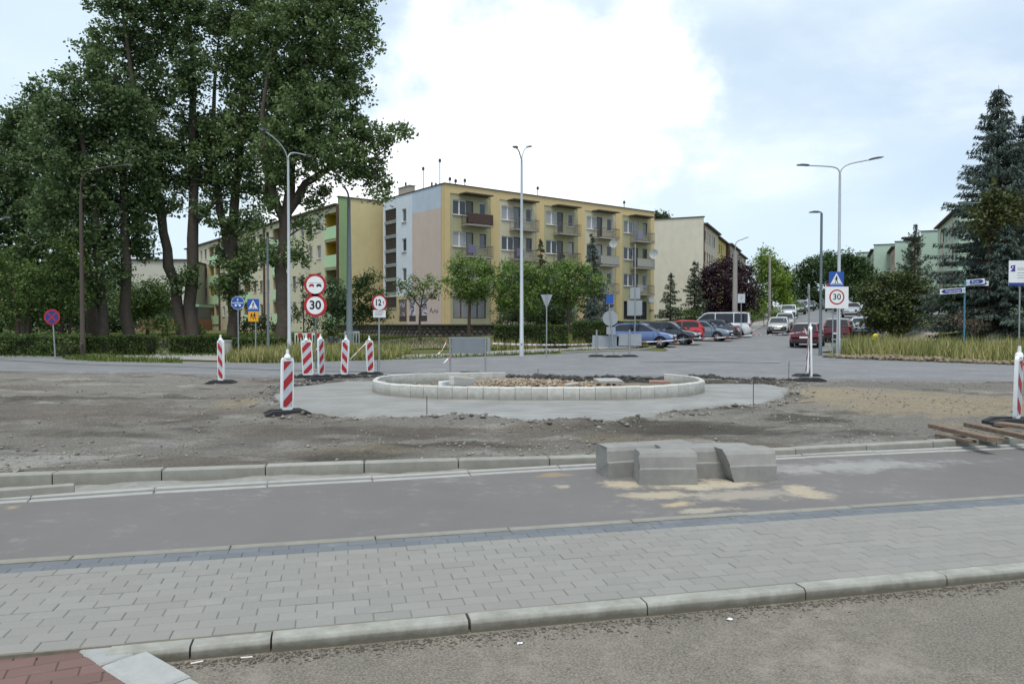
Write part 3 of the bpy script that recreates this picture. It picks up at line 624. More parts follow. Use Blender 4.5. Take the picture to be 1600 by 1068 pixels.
# fill inside the ring
na_, nr_ = 121, 40; V = []; CO = []
rub, gsp, dk_ = [np.array(C(*c)[:3]) for c in ((150, 122, 96), (120, 120, 114), (74, 70, 64))]
for i in range(na_):
    a = 2 * math.pi * i / (na_ - 1); x0, y0_ = ring_pt(a, 0.985); r0 = math.hypot(x0 - RC[0], y0_ - RC[1])
    for k in range(nr_):
        r = r0 * k / (nr_ - 1); x, y = RC[0] + r * math.cos(a), RC[1] + r * math.sin(a)
        m_ = math.exp(-((x - 0.2) / 1.7) ** 2 - ((y - 18.9) / 1.2) ** 2); z = 0.10 + 0.15 * m_ + 0.10 * (float(fbm(x, y, 2.0, 4)) - 0.5) + 0.06 * (float(fbm(x, y, 6.0, 3)) - 0.5)
        if a < math.pi and k > nr_ * 0.75: z += 0.02
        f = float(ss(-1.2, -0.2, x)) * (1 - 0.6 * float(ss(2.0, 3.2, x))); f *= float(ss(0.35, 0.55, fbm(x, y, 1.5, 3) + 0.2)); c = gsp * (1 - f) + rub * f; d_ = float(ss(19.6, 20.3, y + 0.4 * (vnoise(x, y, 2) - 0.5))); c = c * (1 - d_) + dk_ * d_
        V.append((x, y, z)); CO.append(c)
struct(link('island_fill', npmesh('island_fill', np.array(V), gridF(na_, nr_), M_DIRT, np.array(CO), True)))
a_ = rg.rand(1500); xy = np.stack([0.2 + rg.randn(1500) * 1.1, 18.8 + rg.randn(1500) * 0.75], 1); kk = [(ring_pt(math.atan2(p[1] - RC[1], p[0] - RC[0]), 0.93)) for p in xy]
kk = np.array([math.hypot(k[0] - RC[0], k[1] - RC[1]) for k in kk]); xy = xy[np.hypot(xy[:, 0] - RC[0], xy[:, 1] - RC[1]) < kk]
stones('crushed_stone', xy, (0.02, 0.09), mat('crushed_stone', C(146, 132, 114), 0.95, var=0.2, vs_=20, rnd=0.35), lambda x, y: 0.12 + 0.13 * math.exp(-((x - 0.2) / 1.7) ** 2 - ((y - 18.9) / 1.2) ** 2), 'brown crushed stone heaped inside the kerb ring', 8)
# loose slabs and kerb pieces lying in the ring
def slab(name, label, loc, L, W, H, rz, rx=0.0, ry=0.0, m=None, cat='kerb stone', grp=None):
    o = MB().cham(-L / 2, L / 2, -W / 2, W / 2, 0, H, 0.012).build(name, m or M_RING, None, None, loc, rz); o.rotation_euler = (rx, ry, rz); return tag(o, label, cat, grp)
p = P(722, 602, 0.22); slab('loose_kerb_stone', 'pale kerb stone lying flat against the inside front of the kerb ring', p, 0.95, 0.13, 0.2, R(62), 0, R(6))
p = P(700, 604, 0.20); slab('loose_kerb_stone', 'narrow white kerb stone lying beside the flat one inside the ring', p, 0.75, 0.10, 0.14, R(66), 0, R(2), M_WHITE)
p = P(893, 602, 0.2); slab('loose_slab', 'short pale board lying on the crushed stone inside the ring', p, 0.55, 0.1, 0.06, R(58), 0, 0, M_RING, 'slab')
p = P(950, 596, 0.24); slab('loose_slab', 'cracked grey slab lying on the fill at the back of the ring', p, 0.62, 0.5, 0.06, R(10), R(4), 0, M_CONC, 'slab')
p = P(1030, 598, 0.2); slab('loose_slab', 'reddish broken slab lying near the open end of the ring', p, 0.5, 0.3, 0.06, R(-8), R(3), 0, mat('red_slab', C(140, 112, 100), 0.9), 'slab')
# marker rods driven into the ground
def rod(px, pyb, h, lean, label, z=0.05):
    p = P(px, pyb, z); b = MB().tube([(0, 0, -0.1), (lean, 0, h)], 0.008, 6); tag(b.build('marker_rod', mat('rusty_steel', C(84, 70, 62), 0.8), None, 30, p), label, 'rod')
rod(1425 / 1600 * 0 + 1232, 600, 0.62, 0.01, 'thin steel rod standing by the cut road edge beside two white beacons'); rod(1177, 634, 0.52, 0.0, 'thin steel rod standing in the wet concrete right of the ring', 0.07)
rod(840, 603, 0.42, 0.01, 'thin steel rod with a scrap of tape standing in the crushed stone', 0.2); rod(667, 650, 0.35, 0.0, 'thin steel rod standing in the wet concrete before the ring', 0.07)
rod(590, 588, 0.75, 0.0, 'thin steel rod beside the beacon next to the black rubber foot', 0.05)
# ---------------------------------------------------------------- barrier kerb blocks on the cycle path
M_BLOCK = mat('block_concrete', C(138, 137, 132), 0.92, var=0.13, vs_=8, bump=0.5, bs=80, grime=0.5)
def block(label, loc, L, rz, W=0.30, H=0.31, slant=0.035, seed=0, cut=0.0):
    # profile across the block: upright foot, bevelled upper part, rounded shoulder
    pr = [(0, 0), (0.0, 0.15), (0.012, 0.165), (slant * 0.8, H - 0.045), (slant + 0.02, H - 0.008), (slant + 0.05, H), (W - 0.02, H), (W, H - 0.02), (W, 0)]
    b = MB(); n = len(pr); ns = 7; r_ = random.Random(seed)
    for k in range(ns):
        x = -L / 2 + L * k / (ns - 1)
        for (y, z) in pr:
            j = 0.003 if 0 < z < H else 0.0
            xx = x + (cut * (H - z) / H if k == 0 else 0) + (r_.uniform(-0.012, 0.012) if k in (0, ns - 1) else 0)
            b.v.append((xx, y + r_.uniform(-j, j), z + r_.uniform(-j, j) * 0.5))
    for k in range(ns - 1):
        for i in range(n): b.f.append((k * n + i, (k + 1) * n + i, (k + 1) * n + (i + 1) % n, k * n + (i + 1) % n))
    b.f.append(tuple(range(n))); b.f.append(tuple((ns - 1) * n + i for i in range(n - 1, -1, -1)))
    me = b.mesh('concrete_block', M_BLOCK, 12); o = link('concrete_block', me, None, loc, rz); tag(o, label, 'concrete block', 'concrete kerb blocks left on the cycle path')
    return o
bz = 0.101
p = P(1045, 757, bz); block('short grey concrete kerb block with chipped face in front of the long one', p, 0.56, R(2), seed=1)
p = P(1174, 752, bz); block('rough-ended grey concrete kerb block at the sandy end of the group', p, 0.54, R(9), seed=2, cut=0.10, slant=0.05)
p = P(1016, 744, bz); block('longest grey concrete kerb block, its square end beside the new kerb', (p[0] + 0.03, p[1] + 0.06, bz), 0.98, R(17), seed=3)
p = P(1110, 748, bz); block('grey concrete kerb block half hidden between the two short ones', (p[0], p[1] + 0.04, bz), 0.98, R(6), seed=4)
# left loose kerb piece
p = P(48, 776, 0.12); slab('loose_kerb_stone', 'slim pale edging stone lying across the concrete bed by the cycle path', (p[0] - 0.1, p[1], 0.115), 0.85, 0.07, 0.09, R(24), 0, 0, M_KERB)
# planks on the new kerb
M_WOOD = mat('weathered_timber', C(112, 95, 80), 0.9, var=0.3, vs_=14, bump=0.5, bs=60, rnd=0.2, objrnd=0.15)
def plank(label, pxa, pya, za, pxb, pyb, zb_, W, H, roll=0.0, parts=1):
    a = Vector(P(pxa, pya, za)); b = Vector(P(pxb, pyb, zb_)); d = b - a
    o = MB().cham(0, d.length, -W / 2, W / 2, 0, H, 0.008).build('timber_plank', M_WOOD, None, None, a); o.rotation_euler = (roll, -math.asin(d.z / d.length), math.atan2(d.y, d.x)); return tag(o, label, 'plank', 'timber planks thrown over the new kerb')
plank('thick brown plank on top of the kerb, its sawn end over the cycle path edging', 1458, 668, 0.25, 1552, 690, 0.26, 0.14, 0.06)
plank('long light brown plank lying across the new kerb beneath the last beacon', 1512, 666, 0.24, 1680, 702, 0.24, 0.12, 0.06)
plank('broad brown plank lying beside the rubber foot of the last beacon', 1560, 664, 0.20, 1720, 684, 0.20, 0.2, 0.05)
plank('dark thin plank wedged under the thick brown one', 1466, 681, 0.19, 1520, 692, 0.2, 0.1, 0.04)
plank('pale split plank lying flat below the thick brown one', 1490, 675, 0.205, 1560, 688, 0.21, 0.2, 0.04)
# ================================================================ STREET FURNITURE
# ---- red and white site beacons on rubber feet
def rubber_foot(parent, name='rubber_foot', z=0.0, rz=0.0, L=0.8, W=0.4, H=0.11):
    b = MB(); pr = [(-L / 2, 0), (-L / 2, 0.05), (-L / 2 + 0.14, H), (L / 2 - 0.14, H), (L / 2, 0.05), (L / 2, 0)]
    b.prism(pr, -W / 2, -W * 0.18); b.prism(pr, W * 0.18, W / 2)
    b.prism([(-L / 2 + 0.02, 0.0), (-L / 2 + 0.02, 0.045), (-L / 2 + 0.14, H * 0.75), (-0.12, H * 0.8), (-0.12, 0.0)], -W * 0.18, W * 0.18)
    b.prism([(0.12, 0.0), (0.12, H * 0.8), (L / 2 - 0.14, H * 0.75), (L / 2 - 0.02, 0.045), (L / 2 - 0.02, 0.0)], -W * 0.18, W * 0.18)
    return b.build(name, M_RUBBER, parent, None, (0, 0, z), rz)
def beacon(label, loc, yaw, lean=(0, 0), H=1.0, W=0.25, foot=True, footrz=0.0, flip=1, lamp=True, grey=False, wide=None):
    t = thing('site_beacon', label, 'beacon', loc, 0, 'red and white site beacons on rubber feet')
    W = wide or W; z0 = 0.10
    Mx = Matrix.Rotation(yaw, 4, 'Z') @ Matrix.Rotation(lean[0], 4, 'Y') @ Matrix.Rotation(lean[1], 4, 'X')
    def body(hw, zlo, zhi, r):
        q = []
        for cx, cz, a0 in ((hw - r, zhi - r, 0), (-hw + r, zhi - r, 90), (-hw + r, zlo + r, 180), (hw - r, zlo + r, 270)):
            for k in range(5): q.append((cx + r * math.cos(R(a0 + k * 22.5)), cz + r * math.sin(R(a0 + k * 22.5))))
        return q
    MB().prism(body(W / 2, z0, z0 + H, 0.06), -0.025, 0.025, Mx).build('panel', M_WHITE, t, 40)
    for sgn in (-1, 1):
        b = MB(); iw = W / 2 - 0.03; lo, hi = z0 + 0.06, z0 + H - 0.07
        g = MB().flat([(-iw, lo), (iw, lo), (iw, hi), (-iw, hi)], 0.0272 * sgn, Mx); g.build('reflective_face', mat('grey_reflective', C(186, 190, 196), 0.45), t)
        # diagonal stripes clipped to the face
        sl = 1.0 * flip * (1 if sgn < 0 else -1); step = 0.36
        for k in range(-3, 7):
            zc = lo + k * step + 0.02; pts = [(-iw, zc - sl * iw), (iw, zc + sl * iw), (iw, zc + sl * iw + step * 0.5), (-iw, zc - sl * iw + step * 0.5)]
            for lim, up in ((lo, False), (hi, True)):
                res = []
                for i in range(len(pts)):
                    p, q = pts[i], pts[(i + 1) % len(pts)]; ip = (p[1] <= lim) if up else (p[1] >= lim); iq = (q[1] <= lim) if up else (q[1] >= lim)
                    if ip: res.append(p)
                    if ip != iq: f = (lim - p[1]) / (q[1] - p[1]); res.append((p[0] + (q[0] - p[0]) * f, lim))
                pts = res
                if not pts: break
            if len(pts) >= 3: b.flat(pts, 0.0292 * sgn, Mx)
        b.build('stripe', M_RED, t)
    if lamp:
        MB().tube([tuple(Mx @ Vector((0, 0, z0 + H - 0.01))), tuple(Mx @ Vector((0, 0, z0 + H + 0.04))), tuple(Mx @ Vector((0, 0, z0 + H + 0.06))), tuple(Mx @ Vector((0, 0, z0 + H + 0.15)))], [0.06, 0.05, 0.028, 0.022], 10).build('handle', M_WHITE, t, 40)
    MB().tube([tuple(Mx @ Vector((0, 0, 0.02))), tuple(Mx @ Vector((0, 0, z0 + 0.08)))], 0.03, 8).build('stem', M_WHITE, t, 40)
    if foot: rubber_foot(t, 'rubber_foot', 0, footrz)
    return t
bp = lambda px, py, z=0.02: tuple(P(px, py, z))
beacon('leaning red and white beacon standing alone on the grey edge of the wet concrete', bp(448, 649), R(52), (R(2), R(-1)), 0.95, footrz=R(28), flip=1)
beacon('red and white beacon beside the churned earth, striped downwards from the left', bp(346, 600), R(-32), (R(-1), 0), 1.12, footrz=R(10), flip=-1)
beacon('broad red and white beacon board beneath the thirty limit sign', bp(482, 591), R(8), (R(-3), 0), 1.08, footrz=R(5), flip=1, wide=0.33, lamp=True)
beacon('narrow red and white beacon turned nearly edge-on between two others', bp(502, 591), R(62), (R(-1), 0), 1.12, footrz=R(30), flip=1)
beacon('red and white beacon with tape tied round it, on a black rubber foot', bp(538, 590), R(-18), (R(3), 0), 1.08, footrz=R(-15), flip=-1)
beacon('red and white beacon on a black rubber foot at the end of the slanting tape', bp(579, 586), R(33), (R(-2), 0), 1.04, footrz=R(4), flip=1)
beacon('white-edged beacon seen edge-on at the cut road edge, tape tied to its top', bp(1260, 589), R(80), (R(2), R(4)), 1.42, W=0.22, footrz=R(12), lamp=True)
beacon('white-edged beacon seen edge-on before the red car, standing on two rubber feet', bp(1267, 596), R(79), (R(0), R(-1)), 1.45, W=0.22, footrz=R(-10), lamp=True)
beacon('leaning beacon with dull red stripes standing by the timber planks', bp(1588, 664, 0.14), R(42), (R(-3), R(2)), 0.95, footrz=R(-4), flip=-1)
for px, py, rz, lab in ((735, 586, 4, 'flat black rubber foot lying by the left leg of the grey barrier board'), (762, 588, -6, 'flat black rubber foot lying by the right leg of the grey barrier board'), (500, 597, 20, 'rusty flat foot lying on the road edge below the edge-on beacon')):
    t = thing('rubber_base', lab, 'rubber base', bp(px, py, 0.03)); rubber_foot(t, 'block', 0, R(rz), 0.85, 0.4, 0.12)
# ---- sign kit: plates stand in local XZ, facing -Y
def post(t, h, r=0.03, m=None, x=0.0, y=0.03, lean=0.0):
    return MB().tube([(x, y, -0.3), (x + lean, y, h)], r, 10).build('post', m or M_STEEL, t, 40)
def round_plate(t, z, r, face, rim=M_RED, rimw=0.16, name='plate', yaw=0.0, x=0.0, star=False):
    M = Matrix.Translation((x, 0, z)) @ Matrix.Rotation(yaw, 4, 'Z')
    if star: poly = [((r * (1.0 if k % 2 else 1.06)) * math.cos(math.pi * k / 18), (r * (1.0 if k % 2 else 1.06)) * math.sin(math.pi * k / 18)) for k in range(36)]; b = MB().prism(poly, -0.012, 0.012, M)
    else: b = MB().puck(0, 0, r, -0.012, 0.012, 32, M)
    p = b.build(name, rim, t); MB().disc(0, 0, r * (1 - rimw), -0.015, 32, M).build('face', face, p); return p, M
def plate(t, x0, x1, z0, z1, m, name='plate', M=None, y0=-0.012, y1=0.012): return MB().box(x0, x1, y0, y1, z0, z1, M).build(name, m, t)
def lettering(p, s, size, m, x, z, y=-0.0175, M=None, bold=0.0, sx=1.0):
    me = text_mesh(s, size, m, bold); me.transform(Matrix.Diagonal((sx, 1, 1, 1))); me.transform(Matrix.Translation((x, y, z)))
    if M is not None: me.transform(M)
    return link('lettering', me, p)
def walker(p, cx, cz, s, m, y, M=None):
    b = MB(); L = lambda x0, z0, x1, z1, w: b.bar2(cx + x0 * s, cz + z0 * s, cx + x1 * s, cz + z1 * s, w * s, y)
    b.disc(cx + 0.02 * s, cz + 0.40 * s, 0.075 * s, y, 14); L(0.0, 0.32, -0.02, 0.0, 0.15); L(-0.02, 0.02, -0.16, -0.38, 0.075); L(0.0, 0.02, 0.13, -0.18, 0.075); L(0.12, -0.15, 0.15, -0.38, 0.07); L(-0.02, 0.3, -0.18, 0.02, 0.06); L(0.03, 0.3, 0.19, 0.06, 0.06)
    if M is not None: b.v = [tuple(M @ Vector(v)) for v in b.v]
    return b.build('walking_figure', m, p)
def gz(px, Y): return at(px, Y)
# no overtaking and 30
Y = 27.6; x = X_at(493, Y); t = thing('road_sign', 'tall post with red-rimmed no overtaking and 30 signs, thick ragged backing rims', 'road sign', (x, Y, 0.0), 0)
zc = D(493, 445, Y)[2]; r = 17.5 / FPX * Y
post(t, zc + r, 0.03, mat('green_post', C(92, 110, 104), 0.6))
p, M = round_plate(t, zc, r, M_WHITE, M_RED, 0.22)
def carlet(cx, cz, s, m, pp):
    b = MB(); b.flat([(cx - s, cz - 0.35 * s), (cx + s, cz - 0.35 * s), (cx + s, cz + 0.25 * s), (cx - s, cz + 0.25 * s)], -0.0175); b.flat([(cx - 0.75 * s, cz + 0.25 * s), (cx + 0.75 * s, cz + 0.25 * s), (cx + 0.6 * s, cz + 0.6 * s), (cx - 0.6 * s, cz + 0.6 * s)], -0.0175); b.flat([(cx - 0.9 * s, cz - 0.35 * s), (cx - 0.9 * s, cz - 0.62 * s), (cx - 0.5 * s, cz - 0.62 * s), (cx - 0.5 * s, cz - 0.35 * s)], -0.0175); b.flat([(cx + 0.9 * s, cz - 0.35 * s), (cx + 0.5 * s, cz - 0.35 * s), (cx + 0.5 * s, cz - 0.62 * s), (cx + 0.9 * s, cz - 0.62 * s)], -0.0175)
    b.v = [tuple(M @ Vector(v)) for v in b.v]; b.build('car_symbol', m, pp)
carlet(-0.13, -0.02, 0.095, M_RED, p); carlet(0.14, -0.02, 0.095, M_BLACK, p)
MB().box(-0.25, 0.26, -0.0176, -0.0165, 0.07, 0.078, M).build('line', M_BLACK, p)
zc2 = D(493, 477, Y)[2]; p, M = round_plate(t, zc2, r, M_WHITE, M_RED, 0.22, star=True)
lettering(p, '30', 0.44, M_BLACK, 0, 0, M=M, bold=0.012)
# 12 t weight limit with plate
Y = 26.2; t = thing('road_sign', 'slim post with small red-rimmed 12 t sign over a white plate', 'road sign', (X_at(593, Y), Y, 0.0), R(38))
post(t, D(593, 462, Y)[2], 0.026); zc = D(593, 473, Y)[2]; p, M = round_plate(t, zc, 0.30, M_WHITE, M_RED, 0.2); lettering(p, '12', 0.30, M_BLACK, -0.06, 0, M=M, bold=0.01, sx=0.85); lettering(p, 't', 0.2, M_BLACK, 0.15, 0.02, M=M)
zc = D(593, 490, Y)[2]; p = plate(t, -0.24, 0.24, zc - 0.13, zc + 0.13, M_WHITE); 
for k in range(3): MB().box(-0.18, 0.16 - 0.04 * k, -0.0155, -0.0125, zc + 0.05 - 0.055 * k, zc + 0.065 - 0.055 * k).build('line', mat('grey_print', C(120, 118, 116), 0.6), p)
# yield sign from behind
Y = 36; t = thing('road_sign', 'grey back of a downward triangle sign on a thin post in the verge', 'road sign', at(854, Y))
zt_, zb_ = D(854, 460, Y)[2] - t.location.z, D(854, 481, Y)[2] - t.location.z; hw = 9.5 / FPX * Y
post(t, zt_, 0.03, None, 0, -0.04); MB().prism([(-hw, zt_), (-hw + 0.02, zt_ - 0.03), (-0.02, zb_), (0.02, zb_), (hw - 0.02, zt_ - 0.03), (hw, zt_)], -0.01, 0.01).build('plate', M_GREYBACK, t)
# round sign back, leaning, with cross boards
Y = 36.5; t = thing('road_sign', 'grey back of a big round sign on a leaning post with a rubber foot', 'road sign', at(958, Y, 0.03))
zz = D(953, 497, Y)[2] - t.location.z; MB().tube([(0.05, 0, 0), (-0.17, 0, zz + 0.5)], 0.028, 8).build('post', M_STEEL, t, 40); MB().puck(-0.13, zz, 12 / FPX * Y, 0.03, 0.05, 30).build('plate', M_GREYBACK, t)
plate(t, -0.32, 0.12, zz - 0.78, zz - 0.42, M_GREYBACK, 'lower_plate', None, 0.03, 0.05); rubber_foot(t)
t = thing('barrier_board', 'pair of pale grey barrier boards on two posts with rubber feet, seen from behind', 'barrier', at(964, 36.9, 0.03))
for x in (-1.0, 0.62):
    MB().tube([(x, 0, 0), (x, 0, 1.35)], 0.04, 8).build('post', M_STEEL, t, 40); o = rubber_foot(t); o.location.x = x
z0, z1 = 0.45, 1.1
plate(t, -1.25, 0.05, z0, z1 - 0.08, M_GREYBACK, 'board', Matrix.Rotation(R(3), 4, 'Y'), 0.045, 0.07); plate(t, 0.0, 1.22, z0 + 0.1, z1 + 0.05, M_GREYBACK, 'board', None, 0.045, 0.07)
t = thing('road_sign', 'small blue arrow plate on a thin pole above the leaning round sign', 'road sign', at(952, 44)); zz = D(952, 467, 44)[2] - t.location.z
post(t, zz + 0.3, 0.03); plate(t, -0.18, 0.22, zz - 0.25, zz + 0.25, M_BLUE); MB().prism([(-0.02, zz - 0.5), (0.2, zz - 0.5), (0.28, zz - 0.32), (0.1, zz - 0.3)], -0.012, 0.012).build('lower_plate', mat('dark_blue', C(40, 44, 80), 0.6), t)
# no stopping
Y = 35; t = thing('road_sign', 'round blue no stopping sign with red cross on a leaning post by the hedge', 'road sign', at(86, Y)); zz = D(81, 495, Y)[2] - t.location.z
post(t, zz, 0.03, M_STEEL, 0, 0.03, -0.12); p, M = round_plate(t, zz, 0.36, mat('night_blue', C(44, 50, 120), 0.5), M_RED, 0.16, x=-0.13, star=True)
b = MB(); b.bar2(-0.22, -0.22, 0.22, 0.22, 0.06, -0.018); b.bar2(-0.22, 0.22, 0.22, -0.22, 0.06, -0.0185); b.v = [tuple(M @ Vector(v)) for v in b.v]; b.build('cross', M_RED, p)
# pedestrian crossing left, with yellow children plate
def crossing(t, zc, s, M=None):
    p = plate(t, -s / 2, s / 2, zc - s / 2 - 0.04, zc + s / 2, M_BLUE)
    MB().flat([(-s * 0.42, zc - s * 0.36), (s * 0.42, zc - s * 0.36), (0, zc + s * 0.42)], -0.0145).build('triangle', M_WHITE, p)
    walker(p, 0, zc - s * 0.06, s * 0.62, M_BLACK, -0.0168); MB().flat([(-s * 0.34, zc - s * 0.33), (s * 0.34, zc - s * 0.33), (s * 0.34, zc - s * 0.29), (-s * 0.34, zc - s * 0.29)], -0.0166).build('line', M_BLUE, p)
Y = 36; t = thing('road_sign', 'blue pedestrian crossing sign over a yellow children plate by the hedge', 'road sign', at(396, Y)); zz = D(400, 476, Y)[2] - t.location.z
post(t, zz + 0.2, 0.03, None, 0.08, 0.03, 0.04); crossing(t, zz, 0.56); z2 = zz - 0.56; p = plate(t, -0.24, 0.24, z2 - 0.24, z2 + 0.24, mat('yellow_plate', C(226, 160, 30), 0.5)); walker(p, 0.06, z2, 0.40, M_BLACK, -0.0165); walker(p, -0.08, z2 + 0.02, 0.3, M_BLACK, -0.0175)
Y = 36.2; t = thing('road_sign', 'round blue sign with white bicycle and walkers on a thin post before the hedge', 'road sign', at(372, Y)); zz = D(373, 473, Y)[2] - t.location.z
post(t, zz, 0.028); p, M = round_plate(t, zz, 0.32, M_BLUE, M_WHITE, 0.05)
b = MB(); b.bar2(-0.28, 0, 0.28, 0, 0.03, -0.018); b.disc(-0.1, -0.12, 0.055, -0.018, 12); b.disc(0.1, -0.12, 0.055, -0.018, 12); b.bar2(-0.1, -0.12, 0.02, -0.06, 0.02, -0.0185); b.bar2(0.1, -0.12, 0.02, -0.06, 0.02, -0.019); b.v = [tuple(M @ Vector(v)) for v in b.v]; b.build('symbol', M_WHITE, p); walker(p, 0, 0.13, 0.22, M_WHITE, -0.0185, M)
# crossing + 30 on the right lamp, its own post
Y = 37.5; t = thing('road_sign', 'blue pedestrian crossing sign above a white square 30 board on twin posts', 'road sign', at(1306, Y)); zz = D(1307, 436, Y)[2] - t.location.z
post(t, zz, 0.03, None, 0.14, 0.04); post(t, D(1307, 470, Y)[2] - t.location.z, 0.03, None, -0.14, 0.04); crossing(t, zz, 0.74)
z2 = D(1307, 464, Y)[2] - t.location.z; p = plate(t, -0.56, 0.6, z2 - 0.56, z2 + 0.52, M_WHITE, 'plate', None, -0.03, -0.012)
MB().disc(0.02, z2, 0.38, -0.0325, 36).build('ring', M_RED, p); MB().disc(0.02, z2, 0.31, -0.0345, 36).build('face', M_WHITE, p); lettering(p, '30', 0.42, M_BLACK, 0.02, z2, -0.037, None, 0.006)
MB().prism([(-0.52, zz - 0.38), (-0.36, zz - 0.38), (-0.37, zz - 0.16)], 0.02, 0.035).build('red_corner', M_RED, t)
# sign backs near the cars
Y = 46; t = thing('road_sign', 'two grey rectangular sign backs one above the other on a tall thin mast', 'road sign', at(992, Y)); zf = lambda py: D(992, py, Y)[2] - t.location.z
post(t, zf(381), 0.035, M_STEEL, 0, -0.03); plate(t, -0.30, 0.32, zf(467), zf(449), M_GREYBACK); plate(t, -0.42, 0.44, zf(492), zf(469), M_GREYBACK)
Y = 58; t = thing('road_sign', 'small white rectangular plate on a thin post beside the van', 'road sign', at(1158, Y)); zf = lambda py: D(1158, py, Y)[2] - t.location.z
post(t, zf(459), 0.035); p = plate(t, -0.28, 0.28, zf(473), zf(459), mat('pale_plate', C(190, 196, 200), 0.5)); lettering(p, '7', 0.4, M_GREYBACK, 0, zf(466))
Y = 38; t = thing('road_sign', 'round sign turned edge-on at the top of a thin pale post behind the red car', 'road sign', at(1264, 40)); zf = lambda py: D(1264, py, 40)[2] - t.location.z
post(t, zf(444), 0.045, M_STEEL); MB().puck(0, zf(452), 0.3, -0.01, 0.01, 24, Matrix.Translation((-0.05, 0, 0)) @ Matrix.Rotation(R(76), 4, 'Z')).build('plate', M_GREYBACK, t)
# street name signs
Y = 39; t = thing('street_name_sign', 'blue post with three blue and white street name arrows before the spruces', 'street sign', at(1507, Y)); zf = lambda py: D(1507, py, Y)[2] - t.location.z
post(t, zf(438), 0.045, mat('teal_post', C(76, 122, 140), 0.5))
M_NAVY = mat('navy_sign', C(34, 56, 140), 0.45)
def arrow(x0, x1, z, h, tilt, left, s, yaw=0.0, y=0.0, sz=0.2):
    M = Matrix.Translation((0, y, z)) @ Matrix.Rotation(yaw, 4, 'Z') @ Matrix.Rotation(tilt, 4, 'Y'); p = MB().box(x0, x1, -0.012, 0.012, -h / 2, h / 2, M).build('name_plate', M_WHITE, t)
    a, b = x0 + 0.05, x1 - 0.05; k = h * 0.38
    poly = [(a, 0), (a + 0.13, k), (b - 0.12, k), (b - 0.12, -k), (a + 0.13, -k)] if left else [(b, 0), (b - 0.13, -k), (a + 0.12, -k), (a + 0.12, k), (b - 0.13, k)]
    MB().flat(poly, -0.0145, M).build('arrow', M_NAVY, p); lettering(p, s, sz, M_WHITE, (x0 + x1) / 2 + (0.02 if left else -0.02), 0, -0.0165, M)
    MB().disc((b - 0.03) if left else (a + 0.03), 0, h * 0.3, -0.0168, 16, M).build('emblem', mat('pale_blue', C(170, 186, 214), 0.5), p)
arrow(-1.34, -0.03, zf(453), 0.27, R(-4), True, 'Wybickiego', 0, -0.055, 0.17); arrow(0.03, 0.98, zf(441.5), 0.27, R(-5), False, 'Prusa', 0, -0.055, 0.17); arrow(0.1, 1.25, zf(442.5), 0.24, 0, False, '', 0, 0.06)
# information board
Y = 36; t = thing('information_board', 'white information board with blue foot band and violet emblem on a thin post', 'sign board', at(1593, Y)); zf = lambda py: D(1593, py, Y)[2] - t.location.z
post(t, zf(448), 0.035, M_STEEL); p = plate(t, -0.56, 1.35, zf(446), zf(407), M_WHITE, 'board'); MB().box(-0.56, 1.35, -0.0165, -0.0125, zf(446), zf(441.5)).build('band', M_NAVY, p)
lg = MB(); x, z = -0.38, zf(419); lg.flat([(x - 0.10, z + 0.12), (x + 0.12, z + 0.16), (x + 0.12, z - 0.16), (x - 0.12, z - 0.16), (x, z - 0.02), (x - 0.10, z)], -0.0155); lg.build('emblem', mat('violet', C(74, 50, 140), 0.5), p); MB().disc(x, z + 0.05, 0.035, -0.0175, 12).build('emblem_dot', M_WHITE, p)
for k, (a, b, m) in enumerate(((0.15, 0.9, 0), (0.08, 1.1, 0), (-0.08, 0.9, 1), (-0.2, 1.0, 1), (-0.32, 0.9, 1))): MB().box(-0.16, b, -0.0155, -0.0125, zf(424) + a, zf(424) + a + 0.02).build('line', mat('grey_print', C(120, 118, 116), 0.6), p)
# ---- grey board barrier standing on the road
Y = 24.9; t = thing('barrier_board', 'grey flat barrier board hung in a steel frame on the road behind the ring', 'barrier', (X_at(734, Y), Y, 0.045)); s = Y / FPX; zf = lambda py: D(734, py, Y)[2] - 0.045
xl, xr = -33 * s, 32 * s
for x, n in ((xl + 0.05, 'post'), (xr - 0.16, 'post')): MB().tube([(x, -0.02, 0), (x, -0.02, zf(527))], 0.028, 8).build(n, M_STEEL, t, 40)
plate(t, xl + 0.1, xr - 0.12, zf(552), zf(528), mat('dull_board', C(124, 130, 136), 0.6, var=0.06, grime=0.2), 'board', None, 0.0, 0.03); plate(t, xl, xr, zf(529), zf(526.5), M_STEEL, 'top_rail', None, 0.005, 0.05); plate(t, xr - 0.1, xr, zf(550), zf(528), M_STEEL, 'end_strip', None, 0.0, 0.03)
